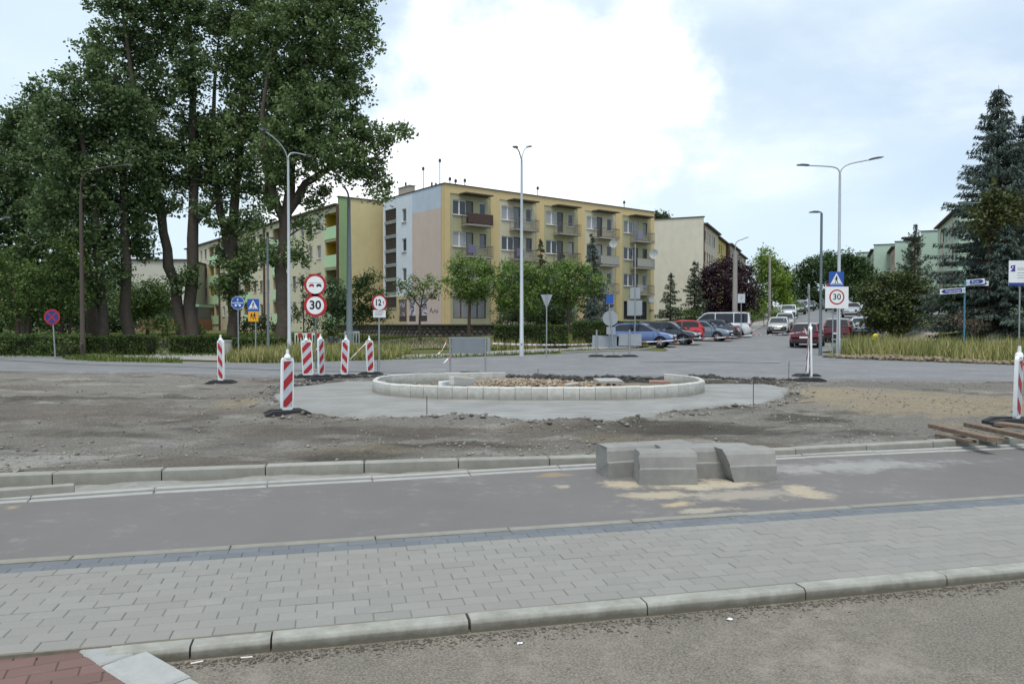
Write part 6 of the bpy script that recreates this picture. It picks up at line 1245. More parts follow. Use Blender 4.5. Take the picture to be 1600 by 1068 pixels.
# purple plum tree, yellow-green trees, street trees far off
tree('purple_plum_tree', 'dark purple-leaved round tree behind the van', 1132, 72, [(1110, 425, 18, 14), (1135, 415, 22, 14), (1160, 425, 18, 18), (1100, 450, 20, 20), (1130, 445, 26, 22), (1165, 450, 20, 22), (1110, 475, 24, 18), (1145, 475, 26, 18), (1172, 470, 16, 18), (1125, 490, 26, 10)], [[(1132, 520, 0, 0.2), (1132, 480, 0, 0.14), (1132, 430, 0, 0.05)]], LF_PLUM, (0.16, 0.28), 171, 26, 24, 0.3)
tree('roadside_tree', 'bright yellow-green tree right of the purple one', 1200, 84, [(1190, 405, 14, 14, 0.8), (1205, 415, 18, 18), (1190, 430, 18, 20), (1215, 440, 20, 20), (1195, 460, 22, 20), (1225, 465, 18, 18), (1185, 480, 14, 12), (1198, 392, 8, 8, 0.5), (1236, 478, 12, 10)], [[(1205, 515, 0, 0.2), (1205, 470, 0, 0.14), (1200, 410, 0, 0.05)]], LF_LIME, (0.16, 0.3), 172, 26, 24, 0.3)
FARG = 'trees along the far end of the side street'
for k, (px, Y, bl_, lab) in enumerate(((1232, 120, [(1222, 425, 10, 10), (1232, 440, 14, 14), (1228, 462, 14, 16)], 'far green tree rising behind the yellow-green one'), (1268, 130, [(1255, 425, 14, 14), (1275, 412, 16, 12), (1265, 440, 18, 16), (1250, 455, 14, 16), (1275, 462, 16, 14)], 'far green tree over the street left of the wide-armed lamp'), (1300, 135, [(1295, 405, 16, 12), (1310, 415, 16, 14), (1290, 430, 16, 16), (1312, 440, 18, 16), (1300, 460, 18, 12)], 'far green tree over the street behind the crossing sign'), (1335, 118, [(1325, 405, 16, 12), (1342, 415, 16, 14), (1330, 435, 20, 18), (1350, 440, 16, 16), (1335, 460, 20, 14), (1355, 425, 10, 10)], 'far green tree between the crossing sign and the mint blocks'))):
    tree('roadside_tree', lab, px, Y, bl_, [[(px, 500, 0, 0.25), (px, 460, 0, 0.18), (px, 420, 0, 0.06)]], LF_FAR, (0.26, 0.46), 180 + k, 24, 16, 0.42, FARG)
tree('roadside_tree', 'treetop showing over the roof end of the flats', 1032, 125, [(1028, 338, 10, 7), (1040, 340, 8, 6), (1020, 345, 10, 8)], [[(1030, 500, 0, 0.3), (1030, 420, 0, 0.2), (1030, 345, 0, 0.05)]], LF_FAR, (0.26, 0.46), 186, 24, 18, 0.4)
tree('yew_bush', 'wide dark green yew with feathery top beside the gravel path', 1400, 53, [(1370, 508, 24, 10), (1400, 510, 26, 10), (1420, 505, 16, 8), (1362, 455, 22, 16), (1385, 440, 24, 16), (1415, 440, 26, 16), (1440, 455, 22, 18), (1366, 478, 22, 16), (1395, 470, 30, 18), (1430, 475, 28, 18), (1375, 495, 26, 12), (1412, 495, 28, 12), (1436, 484, 14, 12), (1364, 490, 10, 10)], [[(1395, 535, 0, 0.12), (1390, 490, 0, 0.08), (1385, 450, 0, 0.03)], [(1405, 535, 0.2, 0.12), (1415, 480, 0.2, 0.07), (1425, 445, 0.2, 0.03)]], LF_YEW, (0.12, 0.26), 190, 28, 34, 0.24, cat='shrub')
# conifers: whorls of drooping boughs hung with needle sprays
def spruce(label, px, Y, top_py, half_px, seed, leaf=LF_SPR, group=None, whorl=0.34, nb=9, spread=1.0, droop=0.28, bare=0.0, name='spruce_tree', upturn=0.12, spray=0.27, base_frac=0.05):
    rgn = np.random.RandomState(seed); bx, by, bz = at(px, Y); s = Y / FPX; H = D(px, top_py, Y)[2] - bz; Rm = half_px * s
    t = thing(name, label, 'spruce', (bx, by, bz), 0, group); MB().tube([(0, 0, -0.3), (0, 0, H * 0.5), (0, 0, H)], [0.02 * H, 0.012 * H, 0.01], 8).build('trunk', M_BARKT, t, 50)
    br = MB(); C1, A1, L1 = [], [], []; z = H * base_frac
    while z < H * 0.985:
        f = z / H; Rz = Rm * (1 - f) ** 0.82 * (0.55 + 0.45 * min(1, f / 0.12)) + 0.08
        n = max(4, int(nb * (0.45 + 0.55 * (1 - f))))
        for k in range(n):
            a = rgn.rand() * 6.283; L = Rz * (0.68 + 0.42 * rgn.rand()); d = np.array((math.cos(a), math.sin(a), 0)); z0 = z + rgn.randn() * whorl * 0.25; m = max(3, int(L / 0.45))
            pts = []
            for i in range(m + 1):
                u = i / m; pts.append(d * (L * u) + np.array((0, 0, z0 + L * (0.10 * u - droop * (1 + 0.5 * (1 - f)) * u ** 1.5 + upturn * 1.6 * u ** 3 + 0.25 * f * u))))
            br.tube([tuple(q) for q in pts], [0.02 + 0.012 * (1 - f) - 0.018 * i / m for i in range(m + 1)], 4, False)
            ns = max(5, int(L / 0.06)); sd = np.array((-d[1], d[0], 0))
            for i in range(ns):
                u = 0.12 + 0.88 * (i + rgn.rand()) / ns; q = pts[min(int(u * m), m - 1)] * (1 - (u * m) % 1) + pts[min(int(u * m) + 1, m)] * ((u * m) % 1)
                wdt = spread * (0.12 + 0.55 * L * 0.32 * (1 - abs(u - 0.45))) * rgn.rand() * (1 if rgn.rand() < 0.5 else -1)
                for j in range(4):
                    c = q + sd * wdt * (0.4 + 0.6 * rgn.rand()) - np.array((0, 0, 0.02 + 0.16 * rgn.rand() + 0.12 * abs(wdt))); dirv = d * 0.55 + sd * np.sign(wdt) * 0.6 + np.array((0, 0, -0.45 - 0.5 * rgn.rand())) + rgn.randn(3) * 0.25
                    C1.append(c); A1.append(dirv / np.linalg.norm(dirv)); L1.append(spray * (0.55 + 0.6 * rgn.rand()))
        z += whorl * (0.6 + 0.5 * (1 - f)) * (0.8 + 0.4 * rgn.rand())
    br.build('boughs', M_BARKT, t)
    C1, A1, L1 = np.array(C1), np.array(A1), np.array(L1)[:, None]; n = len(C1); b = rgn.randn(n, 3); b -= A1 * (A1 * b).sum(1)[:, None]; b /= np.linalg.norm(b, axis=1)[:, None]; W = L1 * 0.12
    V = np.stack([C1 - A1 * L1 * 0.4, C1 + b * W, C1 + A1 * L1 * 0.6, C1 - b * W], 1).reshape(-1, 3); link('crown', npmesh('crown', V, np.arange(4 * n).reshape(-1, 4), leaf), t); return t
spruce('tall blue spruce with long drooping boughs, its thin tip highest', 1555, 44, 133, 132, 201, LF_SPR, 'blue spruces on the right', 0.33, 14)
spruce('second blue spruce close behind the tallest one', 1605, 45.5, 165, 120, 202, LF_SPR, 'blue spruces on the right', 0.34, 13)
spruce('squat blue spruce skirt sweeping down by the service box', 1570, 40.5, 350, 86, 203, LF_SPR, 'blue spruces on the right', 0.27, 14, droop=0.4)
spruce('pointed spruce with upswept side tips before the mint blocks', 1428, 80, 350, 46, 204, LF_SPRD, None, 0.5, 9, upturn=0.3)
spruce('dark narrow spruce beside the cream gable', 1047, 66, 424, 30, 205, LF_SPRD, None, 0.4, 8); spruce('dark spruce leaning into the purple tree', 1085, 70, 405, 34, 206, LF_SPRD, None, 0.4, 8)
spruce('tall blue spruce against the balconies of the flats', 925, 58, 364, 34, 207, LF_SPR, None, 0.36, 9); spruce('small green spruce with a bare tip before the second bay of the flats', 845, 60, 372, 26, 208, LF_SPRD, None, 0.4, 7); spruce('low spreading blue spruce under the wide green tree', 928, 52, 462, 40, 209, LF_SPR, None, 0.28, 9, droop=0.36); spruce('round blue-grey spruce top among the street trees', 880, 61, 395, 30, 210, LF_SPR, None, 0.36, 8)
tree('juniper_bush', 'olive-yellow conifer growing among the blue spruces', 1545, 41.5, [(1560, 305, 22, 16, 0.7), (1540, 325, 22, 16, 0.8), (1570, 335, 24, 18, 0.8), (1530, 350, 16, 14, 0.7), (1552, 365, 20, 14, 0.7), (1590, 320, 18, 18, 0.7)], [[(1548, 535, 0, 0.1), (1546, 400, 0, 0.07), (1545, 310, 0, 0.03)]], LF_OLIVE, (0.14, 0.28), 215, 26, 26, 0.22, cat='tree')
shrub('leafy shrub under the street name arrows', 1500, 45, [(1490, 465, 22, 22), (1510, 480, 20, 18), (1490, 484, 14, 12), (1476, 468, 10, 14, 0.8), (1520, 495, 16, 12)], LF_SHRUB, 216); shrub('brown withered flower bush by the blue street sign post', 1520, 40, [(1495, 500, 10, 10, 0.8), (1515, 505, 14, 10, 0.8), (1535, 508, 10, 8, 0.8)], leaf_mat('withered', C(70, 58, 44), C(150, 128, 108), C(200, 180, 170), 0.2), 217, (0.06, 0.12)); shrub('pale grey-green sapling by the information board post', 1592, 39, [(1588, 495, 8, 12), (1596, 505, 8, 10)], leaf_mat('silver_leaf', C(92, 108, 92), C(140, 152, 130), None, 0.2), 218)
# trimmed hedges
def hedge(label, px0, px1, Y, py_top, py_bot, depth, seed, leaf=LF_HEDGE, bumpy=0.05, group='trimmed hedges', Y1=None):
    rgn = np.random.RandomState(seed); Y1 = Y1 or Y; a = np.array(at(px0, Y)); b = np.array(at(px1, Y1)); L = np.hypot(*(b - a)[:2]); H = D((px0 + px1) / 2, py_top, (Y + Y1) / 2)[2] - (a[2] + b[2]) / 2
    ang = math.atan2(b[1] - a[1], b[0] - a[0]); t = thing('hedge', label, 'hedge', tuple(a), ang, group)
    n = int((L * H * 2 + L * depth + depth * H * 2) * 330); q = rgn.rand(n, 3) * np.array((L, depth, H)); f = rgn.rand(n); face = np.where(f < 0.5, 0, np.where(f < 0.85, 1, np.where(f < 0.93, 2, 3)))
    ii = np.abs(rgn.randn(n)) * 0.07; q[:, 1] = np.where(face == 0, ii, q[:, 1]); q[:, 2] = np.where(face == 1, H - ii, q[:, 2]); q[:, 0] = np.where(face == 2, ii, np.where(face == 3, L - ii, q[:, 0]))
    q[:, 2] += bumpy * 2 * (fbm(q[:, 0] + a[0], q[:, 1], 1.3, 3) - 0.5) * (q[:, 2] / H); q[:, 1] += bumpy * 2 * (fbm(q[:, 0] + a[0], q[:, 2] + 9, 1.6, 3) - 0.5)
    V, F = leaf_cloud(q, (0.06, 0.13), rgn); link('foliage', npmesh('foliage', V, F, leaf), t); MB().box(0.1, L - 0.1, 0.12, depth - 0.12, -0.1, H - 0.14).build('stems', mat('hedge_twigs', C(48, 46, 34), 1.0, var=0.3, vs_=8), t); return t
hedge('square trimmed hedge left of the park path', 166, 229, 38.5, 524, 548, 1.3, 301); hedge('long trimmed hedge right of the park path before the poplars', 262, 352, 39.5, 524, 549, 1.4, 302); hedge('trimmed hedge behind the blue cycle sign and children plate', 362, 446, 39, 528, 552, 1.3, 303)
hedge('trimmed hedge behind the dark old lamp post', 112, 158, 39.5, 526, 547, 1.3, 304); hedge('overgrown ragged hedge along the road at the no stopping sign', -170, 110, 38, 523, 552, 2.0, 305, LF_SHRUB, 0.22); hedge('trimmed hedge behind the yield sign before the flats', 772, 888, 45, 507, 536, 1.4, 306); hedge('trimmed hedge behind the leaning round sign', 896, 1000, 47, 502, 530, 1.4, 307, LF_HEDGE, 0.08)
shrub('dark prickly bush at the foot of the no stopping sign', 100, 35.8, [(95, 540, 12, 8), (108, 545, 10, 6)], LF_YEW, 310)
# ---------------------------------------------------------------- grasses (uncountable)
def grass_mat(name, g, s, tip):
    q = NT(name); r = q.geo().outputs['Random Per Island']; nz = q.noise(0.7, 4, 0.6)
    f = q.n('ShaderNodeMath', {0: q.ramp(r, 0, 1, -0.2, 0.6), 1: q.ramp(nz, 0.35, 0.65, 0, 0.6)}, operation='ADD', use_clamp=True).outputs[0]; col = q.mix(f, g, s); col = q.mix(q.ramp(r, 0.9, 0.95), col, tip)
    q.l(col, q.b.inputs['Base Color']); q.b.inputs['Roughness'].default_value = 0.8; q.b.inputs['Specular IOR Level'].default_value = 0.2; return q.m
def grass(name, label, XY, h, wd, m, seed, zo=0.0, hf=None):
    rgn = np.random.RandomState(seed); n = len(XY); z = zt(XY[:, 0], XY[:, 1]) + zo; hh = (h[0] + (h[1] - h[0]) * rgn.rand(n) ** 1.5) * (hf(XY[:, 0], XY[:, 1]) if hf else 1.0); a = rgn.rand(n) * 6.283; w_ = wd * (0.5 + rgn.rand(n)) / 2
    dx_, dy_ = np.cos(a) * w_, np.sin(a) * w_; ln = rgn.randn(n, 2) * 0.28 * hh[:, None]
    p0 = np.stack([XY[:, 0] - dx_, XY[:, 1] - dy_, z - 0.03], 1); p1 = np.stack([XY[:, 0] + dx_, XY[:, 1] + dy_, z - 0.03], 1); p2 = np.stack([XY[:, 0] + ln[:, 0], XY[:, 1] + ln[:, 1], z + hh], 1)
    V = np.stack([p0, p1, p2], 1).reshape(-1, 3); o = link(name, npmesh(name, V, np.arange(3 * n).reshape(-1, 3), m)); tag(o, label, 'grass', None, 'stuff'); return o
def scatter(n, poly, rgn):
    P_ = np.array([q[:2] for q in poly]); lo, hi = P_.min(0), P_.max(0); q = lo + (hi - lo) * rgn.rand(int(n * 2.5), 2); return q[inpoly(q[:, 0], q[:, 1], poly)][:n]
GD = grass_mat('dry_grass', C(96, 112, 56), C(170, 160, 106), C(196, 182, 136)); GG = grass_mat('green_grass', C(62, 84, 36), C(108, 118, 60), C(150, 146, 90)); GL = grass_mat('lawn_grass', C(58, 80, 36), C(98, 112, 56), C(130, 130, 80))
rgn = np.random.RandomState(77)
pr_ = [(xx_, float(yfar(xx_)) + 0.35) for xx_ in np.linspace(16.6, 34, 20)] + [(36, 38.5), (30, 40), (25, 42.5), (20, 43.5), (17.5, 41)]
notpath = lambda q: q
pr2 = [(28.5, 39.5), (34, 38), (42, 44), (40, 50), (35, 48)]
gq = np.concatenate([scatter(44000, pr_, rgn), scatter(16000, pr2, rgn)]); grass('tall_dry_grass', 'tall straw-coloured grass on the verge right of the side street', gq, (0.3, 1.12), 0.05, GD, 1, 0.0, lambda x, y: (0.55 + 0.95 * fbm(x, y, 0.6, 3)) * (0.6 + 0.4 * ss(0.2, 2.0, y - yfar(x))))
gq = scatter(5000, pr_, rgn); grass('verge_weeds', 'green weeds mixed into the straw-coloured verge grass', gq, (0.25, 0.8), 0.08, GG, 2)
pl = [(xx_, float(yfar(xx_)) + 0.15) for xx_ in np.linspace(-12.8, -5.6, 14)] + [(-5.5, 41), (-9, 41.5), (-13, 39.5)]
grass('roadside_weeds', 'tall yellowing weeds at the feet of the two-armed lamp', scatter(15000, pl, rgn), (0.25, 0.8), 0.05, GD, 3, 0, lambda x, y: 0.5 + 0.9 * fbm(x, y, 0.7, 3)); grass('roadside_grass', 'green grass growing through the yellowing roadside weeds', scatter(6000, pl, rgn), (0.15, 0.5), 0.06, GG, 4)
pc = [G(x, y) for x, y in ((560, 566), (700, 560.5), (820, 555.5), (935, 549))] + [G(x, y) for x, y in ((935, 546.5), (820, 552), (700, 556.5), (560, 561))]
grass('kerb_grass', 'narrow strip of green grass between road and pavement', scatter(4000, pc, rgn), (0.08, 0.3), 0.05, GG, 5)
pd_ = [G(x, y) for x, y in ((765, 548), (860, 545), (950, 541), (1040, 538), (1040, 532), (960, 532), (860, 534), (770, 537))]
grass('verge_grass', 'tall yellowish grass before the hedge and the yield sign', scatter(12000, pd_, rgn), (0.25, 0.75), 0.05, GD, 6, 0, lambda x, y: 0.5 + 0.9 * fbm(x, y, 0.7, 3)); grass('verge_flowers', 'green leafy weeds before the hedge and the yield sign', scatter(4000, pd_, rgn), (0.2, 0.7), 0.08, GG, 7)
pe = [(-34, 44), (-26, 36.6), (-14, 38), (-9, 41), (-6, 44), (8, 47), (9, 58), (-6, 60), (-20, 68), (-36, 68)]
grass('lawn', 'short green lawn under the poplars and before the flats', scatter(60000, pe, rgn), (0.05, 0.2), 0.09, GL, 8)
pf = [at(100, 34.5)[:2], G(150, 566)[:2], G(285, 569)[:2], G(285, 565.5)[:2], G(150, 559)[:2], at(110, 36.5)[:2]]
grass('path_edge_grass', 'grass tufts between the road and the left footpath', scatter(3500, pf, rgn), (0.08, 0.32), 0.06, GG, 9)
pg = [G(1335, 528)[:2], G(1385, 533)[:2], G(1405, 521)[:2], G(1432, 510)[:2], (34, 58), (27, 53)]
grass('path_lawn', 'short bright green grass left of the gravel path', scatter(12000, pg, rgn), (0.08, 0.25), 0.08, grass_mat('bright_grass', C(86, 112, 40), C(130, 146, 66), C(160, 160, 90)), 10)
ph = [(20, 66), (16.5, 60), (18, 64), (25, 80), (33, 98), (30, 98), (22, 82)]
grass('street_lawn', 'short grass strip beside the side street pavement', scatter(9000, [(17.8, 64.5), (25, 80), (33.5, 99), (30, 99), (14, 66)], rgn), (0.08, 0.25), 0.09, GL, 11)
# ================================================================ CARS
M_TYRE = mat('tyre', C(30, 30, 32), 0.85); M_RIM = mat('alloy_rim', C(160, 163, 168), 0.35, metal=0.7); M_CGL = mat('car_glass', C(26, 30, 34), 0.06, spec=0.6, var=0.02); M_TRIM = mat('black_trim', C(28, 28, 30), 0.6); M_TAIL = mat('tail_light', C(150, 16, 20), 0.25); M_HEAD = mat('head_light', C(206, 210, 214), 0.12)
def paint(n, c, metal=0.25): return mat('paint_' + n, C(*c), 0.28, metal=metal, var=0.02, coat=0.8)
# profiles: x from rear (0) to front (L); z of bonnet/boot line, greenhouse outline
STY = {
 'hatch': dict(L=4.1, W=1.74, belt=[(0, .62), (.03, .92), (.5, .96), (2.9, .94), (3.75, .80), (4.02, .66), (4.1, .45)], gh=[(.12, .95), (.55, 1.40), (1.0, 1.46), (2.0, 1.45), (2.35, 1.38), (3.15, .92)], ax=(.72, 3.32), wr=.31),
 'sedan': dict(L=4.5, W=1.76, belt=[(0, .60), (.03, .95), (.75, 1.0), (3.2, .95), (4.15, .80), (4.42, .66), (4.5, .45)], gh=[(.55, 1.0), (1.15, 1.38), (1.7, 1.45), (2.5, 1.44), (2.8, 1.37), (3.5, .93)], ax=(.95, 3.65), wr=.32),
 'wagon': dict(L=4.5, W=1.78, belt=[(0, .62), (.03, .95), (.5, .98), (3.2, .96), (4.15, .82), (4.42, .68), (4.5, .45)], gh=[(.08, .98), (.5, 1.42), (1.0, 1.50), (2.5, 1.49), (2.8, 1.42), (3.5, .94)], ax=(.85, 3.6), wr=.32),
 'suv': dict(L=4.35, W=1.82, belt=[(0, .66), (.04, 1.02), (.5, 1.06), (3.1, 1.04), (3.98, .94), (4.28, .78), (4.35, .5)], gh=[(.12, 1.05), (.55, 1.54), (1.0, 1.62), (2.3, 1.61), (2.6, 1.54), (3.35, 1.03)], ax=(.82, 3.5), wr=.35),
 'van': dict(L=5.0, W=1.92, belt=[(0, .7), (.02, 1.10), (.5, 1.12), (4.0, 1.12), (4.75, .98), (4.95, .78), (5.0, .5)], gh=[(.03, 1.11), (.16, 1.90), (.5, 1.97), (3.3, 1.96), (3.6, 1.88), (4.5, 1.06)], ax=(.95, 3.95), wr=.34)}
_cars = {}
def car(label, style, pm, loc, heading, group=None, glassbands=None, rear=True):
    """heading: direction the nose points, radians from +X"""
    S = STY[style]; L, W = S['L'], S['W']; key = (style, pm.name)
    t = thing('parked_car' if style != 'van' else 'parked_van', label, 'van' if style == 'van' else 'car', loc, heading, group)
    if key not in _cars:
        xs_ = sorted(set(np.round(np.r_[np.linspace(0, L, 30), 0.04, 0.1, L - 0.04, L - 0.1], 3))); bz_ = lambda x: np.interp(x, [q[0] for q in S['belt']], [q[1] for q in S['belt']])
        b = MB(); nr_ = 11
        for x in xs_:
            e = min(x, L - x); tap = 1 - 0.16 * math.exp(-e / 0.22) - 0.02 * (abs(x - L / 2) / (L / 2)) ** 2; hw = W / 2 * tap; zt_ = bz_(x); zl = 0.22 + 0.12 * math.exp(-e / 0.12)
            ring_ = [(0, zl), (hw * 0.86, zl), (hw * 0.97, zl + 0.08), (hw, zl + 0.28), (hw * 1.0, (zt_ + zl) * 0.58), (hw * 0.975, zt_ - 0.12), (hw * 0.93, zt_ - 0.03), (hw * 0.80, zt_ + 0.006), (hw * 0.45, zt_ + 0.022), (0, zt_ + 0.03)]
            # wheel arches cut upward into the sill
            for axx in S['ax']:
                dxx = abs(x - axx)
                if dxx < S['wr'] + 0.07:
                    za = S['wr'] + math.sqrt((S['wr'] + 0.07) ** 2 - dxx ** 2); ring_ = [(y, max(z, za) if (y > hw * 0.7 and z < za) else z) for y, z in ring_]
            full = ring_ + [(-y, z) for y, z in ring_[-2:0:-1]]
            b.v += [(x - L / 2, y, z) for y, z in full]
        n = len(full)
        for i in range(len(xs_) - 1):
            for j in range(n): b.f.append((i * n + j, i * n + (j + 1) % n, (i + 1) * n + (j + 1) % n, (i + 1) * n + j))
        b.f.append(tuple(range(n - 1, -1, -1))); b.f.append(tuple((len(xs_) - 1) * n + j for j in range(n)))
        body = b.mesh('body', pm, 40)
        # greenhouse: roof shell (paint) over tapered sides
        gh = S['gh']; g = MB(); m_ = len(gh); zr = max(q[1] for q in gh); zb_ = gh[0][1]; hw0 = W / 2 * 0.93
        wd = lambda z: hw0 - (z - zb_) * 0.30 if style != 'van' else hw0 - (z - zb_) * 0.12
        ang_pts = []
        for x, z in gh: ang_pts.append((x - L / 2, z, wd(z)))
        base = [(x, bz_(x + L / 2) - 0.03, hw0) for x, z, w_ in ang_pts]
        # top skin
        for (x, z, w_) in ang_pts: g.v += [(x, w_, z), (x, w_ * 0.6, z + 0.025), (x, -w_ * 0.6, z + 0.025), (x, -w_, z)]
        for i in range(m_ - 1):
            for j in range(3): g.f.append((i * 4 + j, i * 4 + j + 1, (i + 1) * 4 + j + 1, (i + 1) * 4 + j))
        k0 = len(g.v)
        for s in (1, -1):
            o0 = len(g.v)
            for i, (x, z, w_) in enumerate(ang_pts): g.v += [(x, s * w_, z), (x, s * hw0 * 0.995, zb_ - 0.05)]
            for i in range(m_ - 1): g.f.append((o0 + 2 * i, o0 + 2 * i + 1, o0 + 2 * i + 3, o0 + 2 * i + 2))
        cab = g.mesh('cabin', pm, 35)
        # glass: side windows, windscreen, rear window set just proud of the shell
        zs_ = lambda x: np.interp(x, [q[0] for q in gh], [q[1] for q in gh])
        def side_glass(x0, x1, sd):
            q = MB()
            for s in (sd,):
                pts = []
                lo = zb_ + 0.03; nn = 6
                top = [(x, min(zs_(x) - 0.07, zr - 0.09)) for x in np.linspace(x0, x1, nn)]; top = [(x, max(z, lo + 0.01)) for x, z in top]
                for x, z in [(x0, lo)] + top + [(x1, lo)]: pts.append((x - L / 2, s * (wd(z) + 0.008), z))
                q.add(pts, [tuple(range(len(pts)))])
            return q.mesh('side_window', M_CGL)
        x_a, x_b = gh[0][0] + (0.32 if style not in ('van',) else 0.18), gh[-1][0] - 0.22; nwin = 3 if style in ('wagon', 'suv', 'van') else 2; cuts = np.linspace(x_a, x_b, nwin + 1) if nwin == 2 else np.array([x_a, x_a + (x_b - x_a) * 0.27, x_a + (x_b - x_a) * 0.62, x_b])
        sg = [side_glass(a + 0.035, c - 0.035, s) for s in (1, -1) for a, c in zip(cuts[:-1], cuts[1:])]
        def end_glass(i0, i1, inset):
            (xa, za, wa), (xb, zb2, wb_) = ang_pts[i0], ang_pts[i1]; fa, fb_ = 0.08, 0.93; q = MB(); nx = Vector((zb2 - za, 0, -(xb - xa))).normalized(); nx = nx if nx.z > 0 else -nx
            P0 = lambda f, s: Vector((xa + (xb - xa) * f, s * ((wa + (wb_ - wa) * f) - inset), za + (zb2 - za) * f + 0.004)) + nx * 0.012
            C0 = lambda f: Vector((xa + (xb - xa) * f, 0, za + (zb2 - za) * f + 0.025)) + nx * 0.014
            q.add([P0(fa, 1), C0(fa), P0(fa, -1), P0(fb_, -1), C0(fb_), P0(fb_, 1)], [(0, 1, 4, 5), (1, 2, 3, 4)]); return q
        wsn = end_glass(m_ - 2, m_ - 1, 0.09).mesh('windscreen', M_CGL); rwn = end_glass(0, 1, 0.10).mesh('rear_window', M_CGL)
        ty = MB(); r = S['wr']
        pr_ = [(r * 0.6, -0.1), (r * 0.92, -0.11), (r, -0.07), (r, 0.07), (r * 0.92, 0.11), (r * 0.6, 0.1)]; nn = 20
        for k in range(nn):
            a = 6.2832 * k / nn; ty.v += [(q * math.cos(a), y, q * math.sin(a)) for q, y in pr_]
        for k in range(nn):
            for j in range(5): ty.f.append((k * 6 + j, ((k + 1) % nn) * 6 + j, ((k + 1) % nn) * 6 + j + 1, k * 6 + j + 1))
        rim = MB(); rim.puck(0, 0, r * 0.22, -0.1, 0.1, 10)
        for k in range(5):
            a = 6.2832 * k / 5; M = Matrix.Rotation(-a, 4, 'Y'); rim.box(0.03, r * 0.62, -0.095, 0.095, -0.045, 0.045, M)
        hub = MB().puck(0, 0, r * 0.6, -0.06, 0.06, 16)
        parts = {}
        zh = np.interp(L - 0.3, [q[0] for q in S['belt']], [q[1] for q in S['belt']]); zt2 = S['belt'][1][1]
        def lampm(nm, x0, x1, y0, y1, z0, z1, m): return MB().cham(x0, x1, y0, y1, z0, z1, 0.015).mesh(nm, m)
        hl = [lampm('headlight', L / 2 - 0.32, L / 2 - 0.045, s * W * 0.33 - 0.17, s * W * 0.33 + 0.17, zh - 0.20, zh - 0.03, M_HEAD) for s in (1, -1)]
        tl = [lampm('tail_light', -L / 2 + 0.03, -L / 2 + 0.3, s * W * 0.385 - 0.11, s * W * 0.385 + 0.11, zt2 - 0.34 if style != 'van' else 0.8, zt2 - 0.06 if style != 'van' else 1.4, M_TAIL) for s in (1, -1)]
        mir = [MB().cham(L * 0.27 + (0.35 if style == 'van' else 0), L * 0.27 + 0.16 + (0.35 if style == 'van' else 0), s * (W / 2 + 0.08) - 0.09, s * (W / 2 + 0.08) + 0.09, zb_ + 0.0, zb_ + 0.14, 0.03).mesh('mirror', pm) for s in (1, -1)]
        bum = [MB().cham(L / 2 - 0.12, L / 2 + 0.012, -W * 0.38, W * 0.38, 0.24, 0.40, 0.02).mesh('bumper', M_TRIM), MB().cham(-L / 2 - 0.012, -L / 2 + 0.12, -W * 0.38, W * 0.38, 0.26, 0.42, 0.02).mesh('bumper', M_TRIM)]
        pl_ = [MB().box(L / 2 + 0.0125, L / 2 + 0.022, -0.26, 0.26, 0.42, 0.53).mesh('number_plate', M_WHITE), MB().box(-L / 2 - 0.022, -L / 2 - 0.002, -0.26, 0.26, 0.55, 0.66).mesh('number_plate', M_WHITE)]
        gr = MB().box(L / 2 - 0.06, L / 2 + 0.0, -W * 0.2, W * 0.2, 0.52, 0.62).mesh('grille', M_TRIM)
        dlm = [MB().box(xx_ - L / 2 - 0.008, xx_ - L / 2 + 0.008, s * W / 2 * 0.99 - 0.008, s * W / 2 * 0.99 + 0.008, 0.4, zb_ - 0.1).mesh('door_seam', M_TRIM) for s in (1, -1) for xx_ in (cuts[-2], cuts[-1] - 0.02)]
        _cars[key] = (body, cab, sg, wsn, rwn, ty.mesh('tyre', M_TYRE, 40), rim.mesh('rim', M_RIM), hub.mesh('hub', M_TRIM), hl, tl, mir, bum, pl_, gr, dlm)
    body, cab, sg, wsn, rwn, tym, rimm, hubm, hl, tl, mir, bum, pl_, gr, dlm = _cars[key]
    bo = link('body', body, t); ca = link('cabin', cab, t)
    for q in sg: link('side_window', q, ca)
    link('windscreen', wsn, ca); link('rear_window', rwn, ca)
    for axx in S['ax']:
        for s in (1, -1):
            wh = empty('wheel', (axx - L / 2, s * (W / 2 - 0.10), S['wr'])); wh.parent = t; link('tyre', tym, wh); link('rim', rimm, wh); link('hub', hubm, wh)
    for q in hl: link('headlight', q, t)
    for q in tl: link('tail_light', q, t)
    for q in mir: link('mirror', q, t)
    for q in bum: link('bumper', q, t)
    for q in pl_: link('number_plate', q, t)
    link('grille', gr, t)
    for q in dlm: link('door_seam', q, bo)
    return t
PKL = 'cars parked nose-out beside the flats'; PKS = 'cars parked along the side street'
ca_ = lambda px, Y, dz=0.05: tuple(at(px, Y, dz))
car('blue hatchback with its nose to the street, first of the parked row', 'hatch', paint('blue', (88, 108, 154)), ca_(1004, 47.0), R(-22), PKL)
car('dark charcoal car between the blue and the red parked cars', 'wagon', paint('charcoal', (48, 52, 60)), ca_(1040, 49.8), R(-26), PKL)
car('bright red hatchback parked behind the charcoal car', 'hatch', paint('red', (190, 44, 44)), ca_(1062, 55.0), R(152), PKL)
car('steel grey sedan parked between the red hatchback and the van', 'sedan', paint('steel', (112, 124, 136)), ca_(1094, 54.4), R(-28), PKL)
car('dark car with red tail lights parked beside the silver van', 'sedan', paint('graphite', (62, 68, 74)), ca_(1108, 58.0), R(152), PKL)
car('silver van with dark side windows at the end of the row', 'van', paint('silver_white', (222, 224, 226)), ca_(1124, 60.5), R(158), PKL)
hs = math.atan2(SU[1], SU[0])
car('dark red hatchback standing tail-on at the tall grass', 'hatch', paint('wine', (92, 20, 36)), ca_(1262, 46.8), hs + R(-4), None)
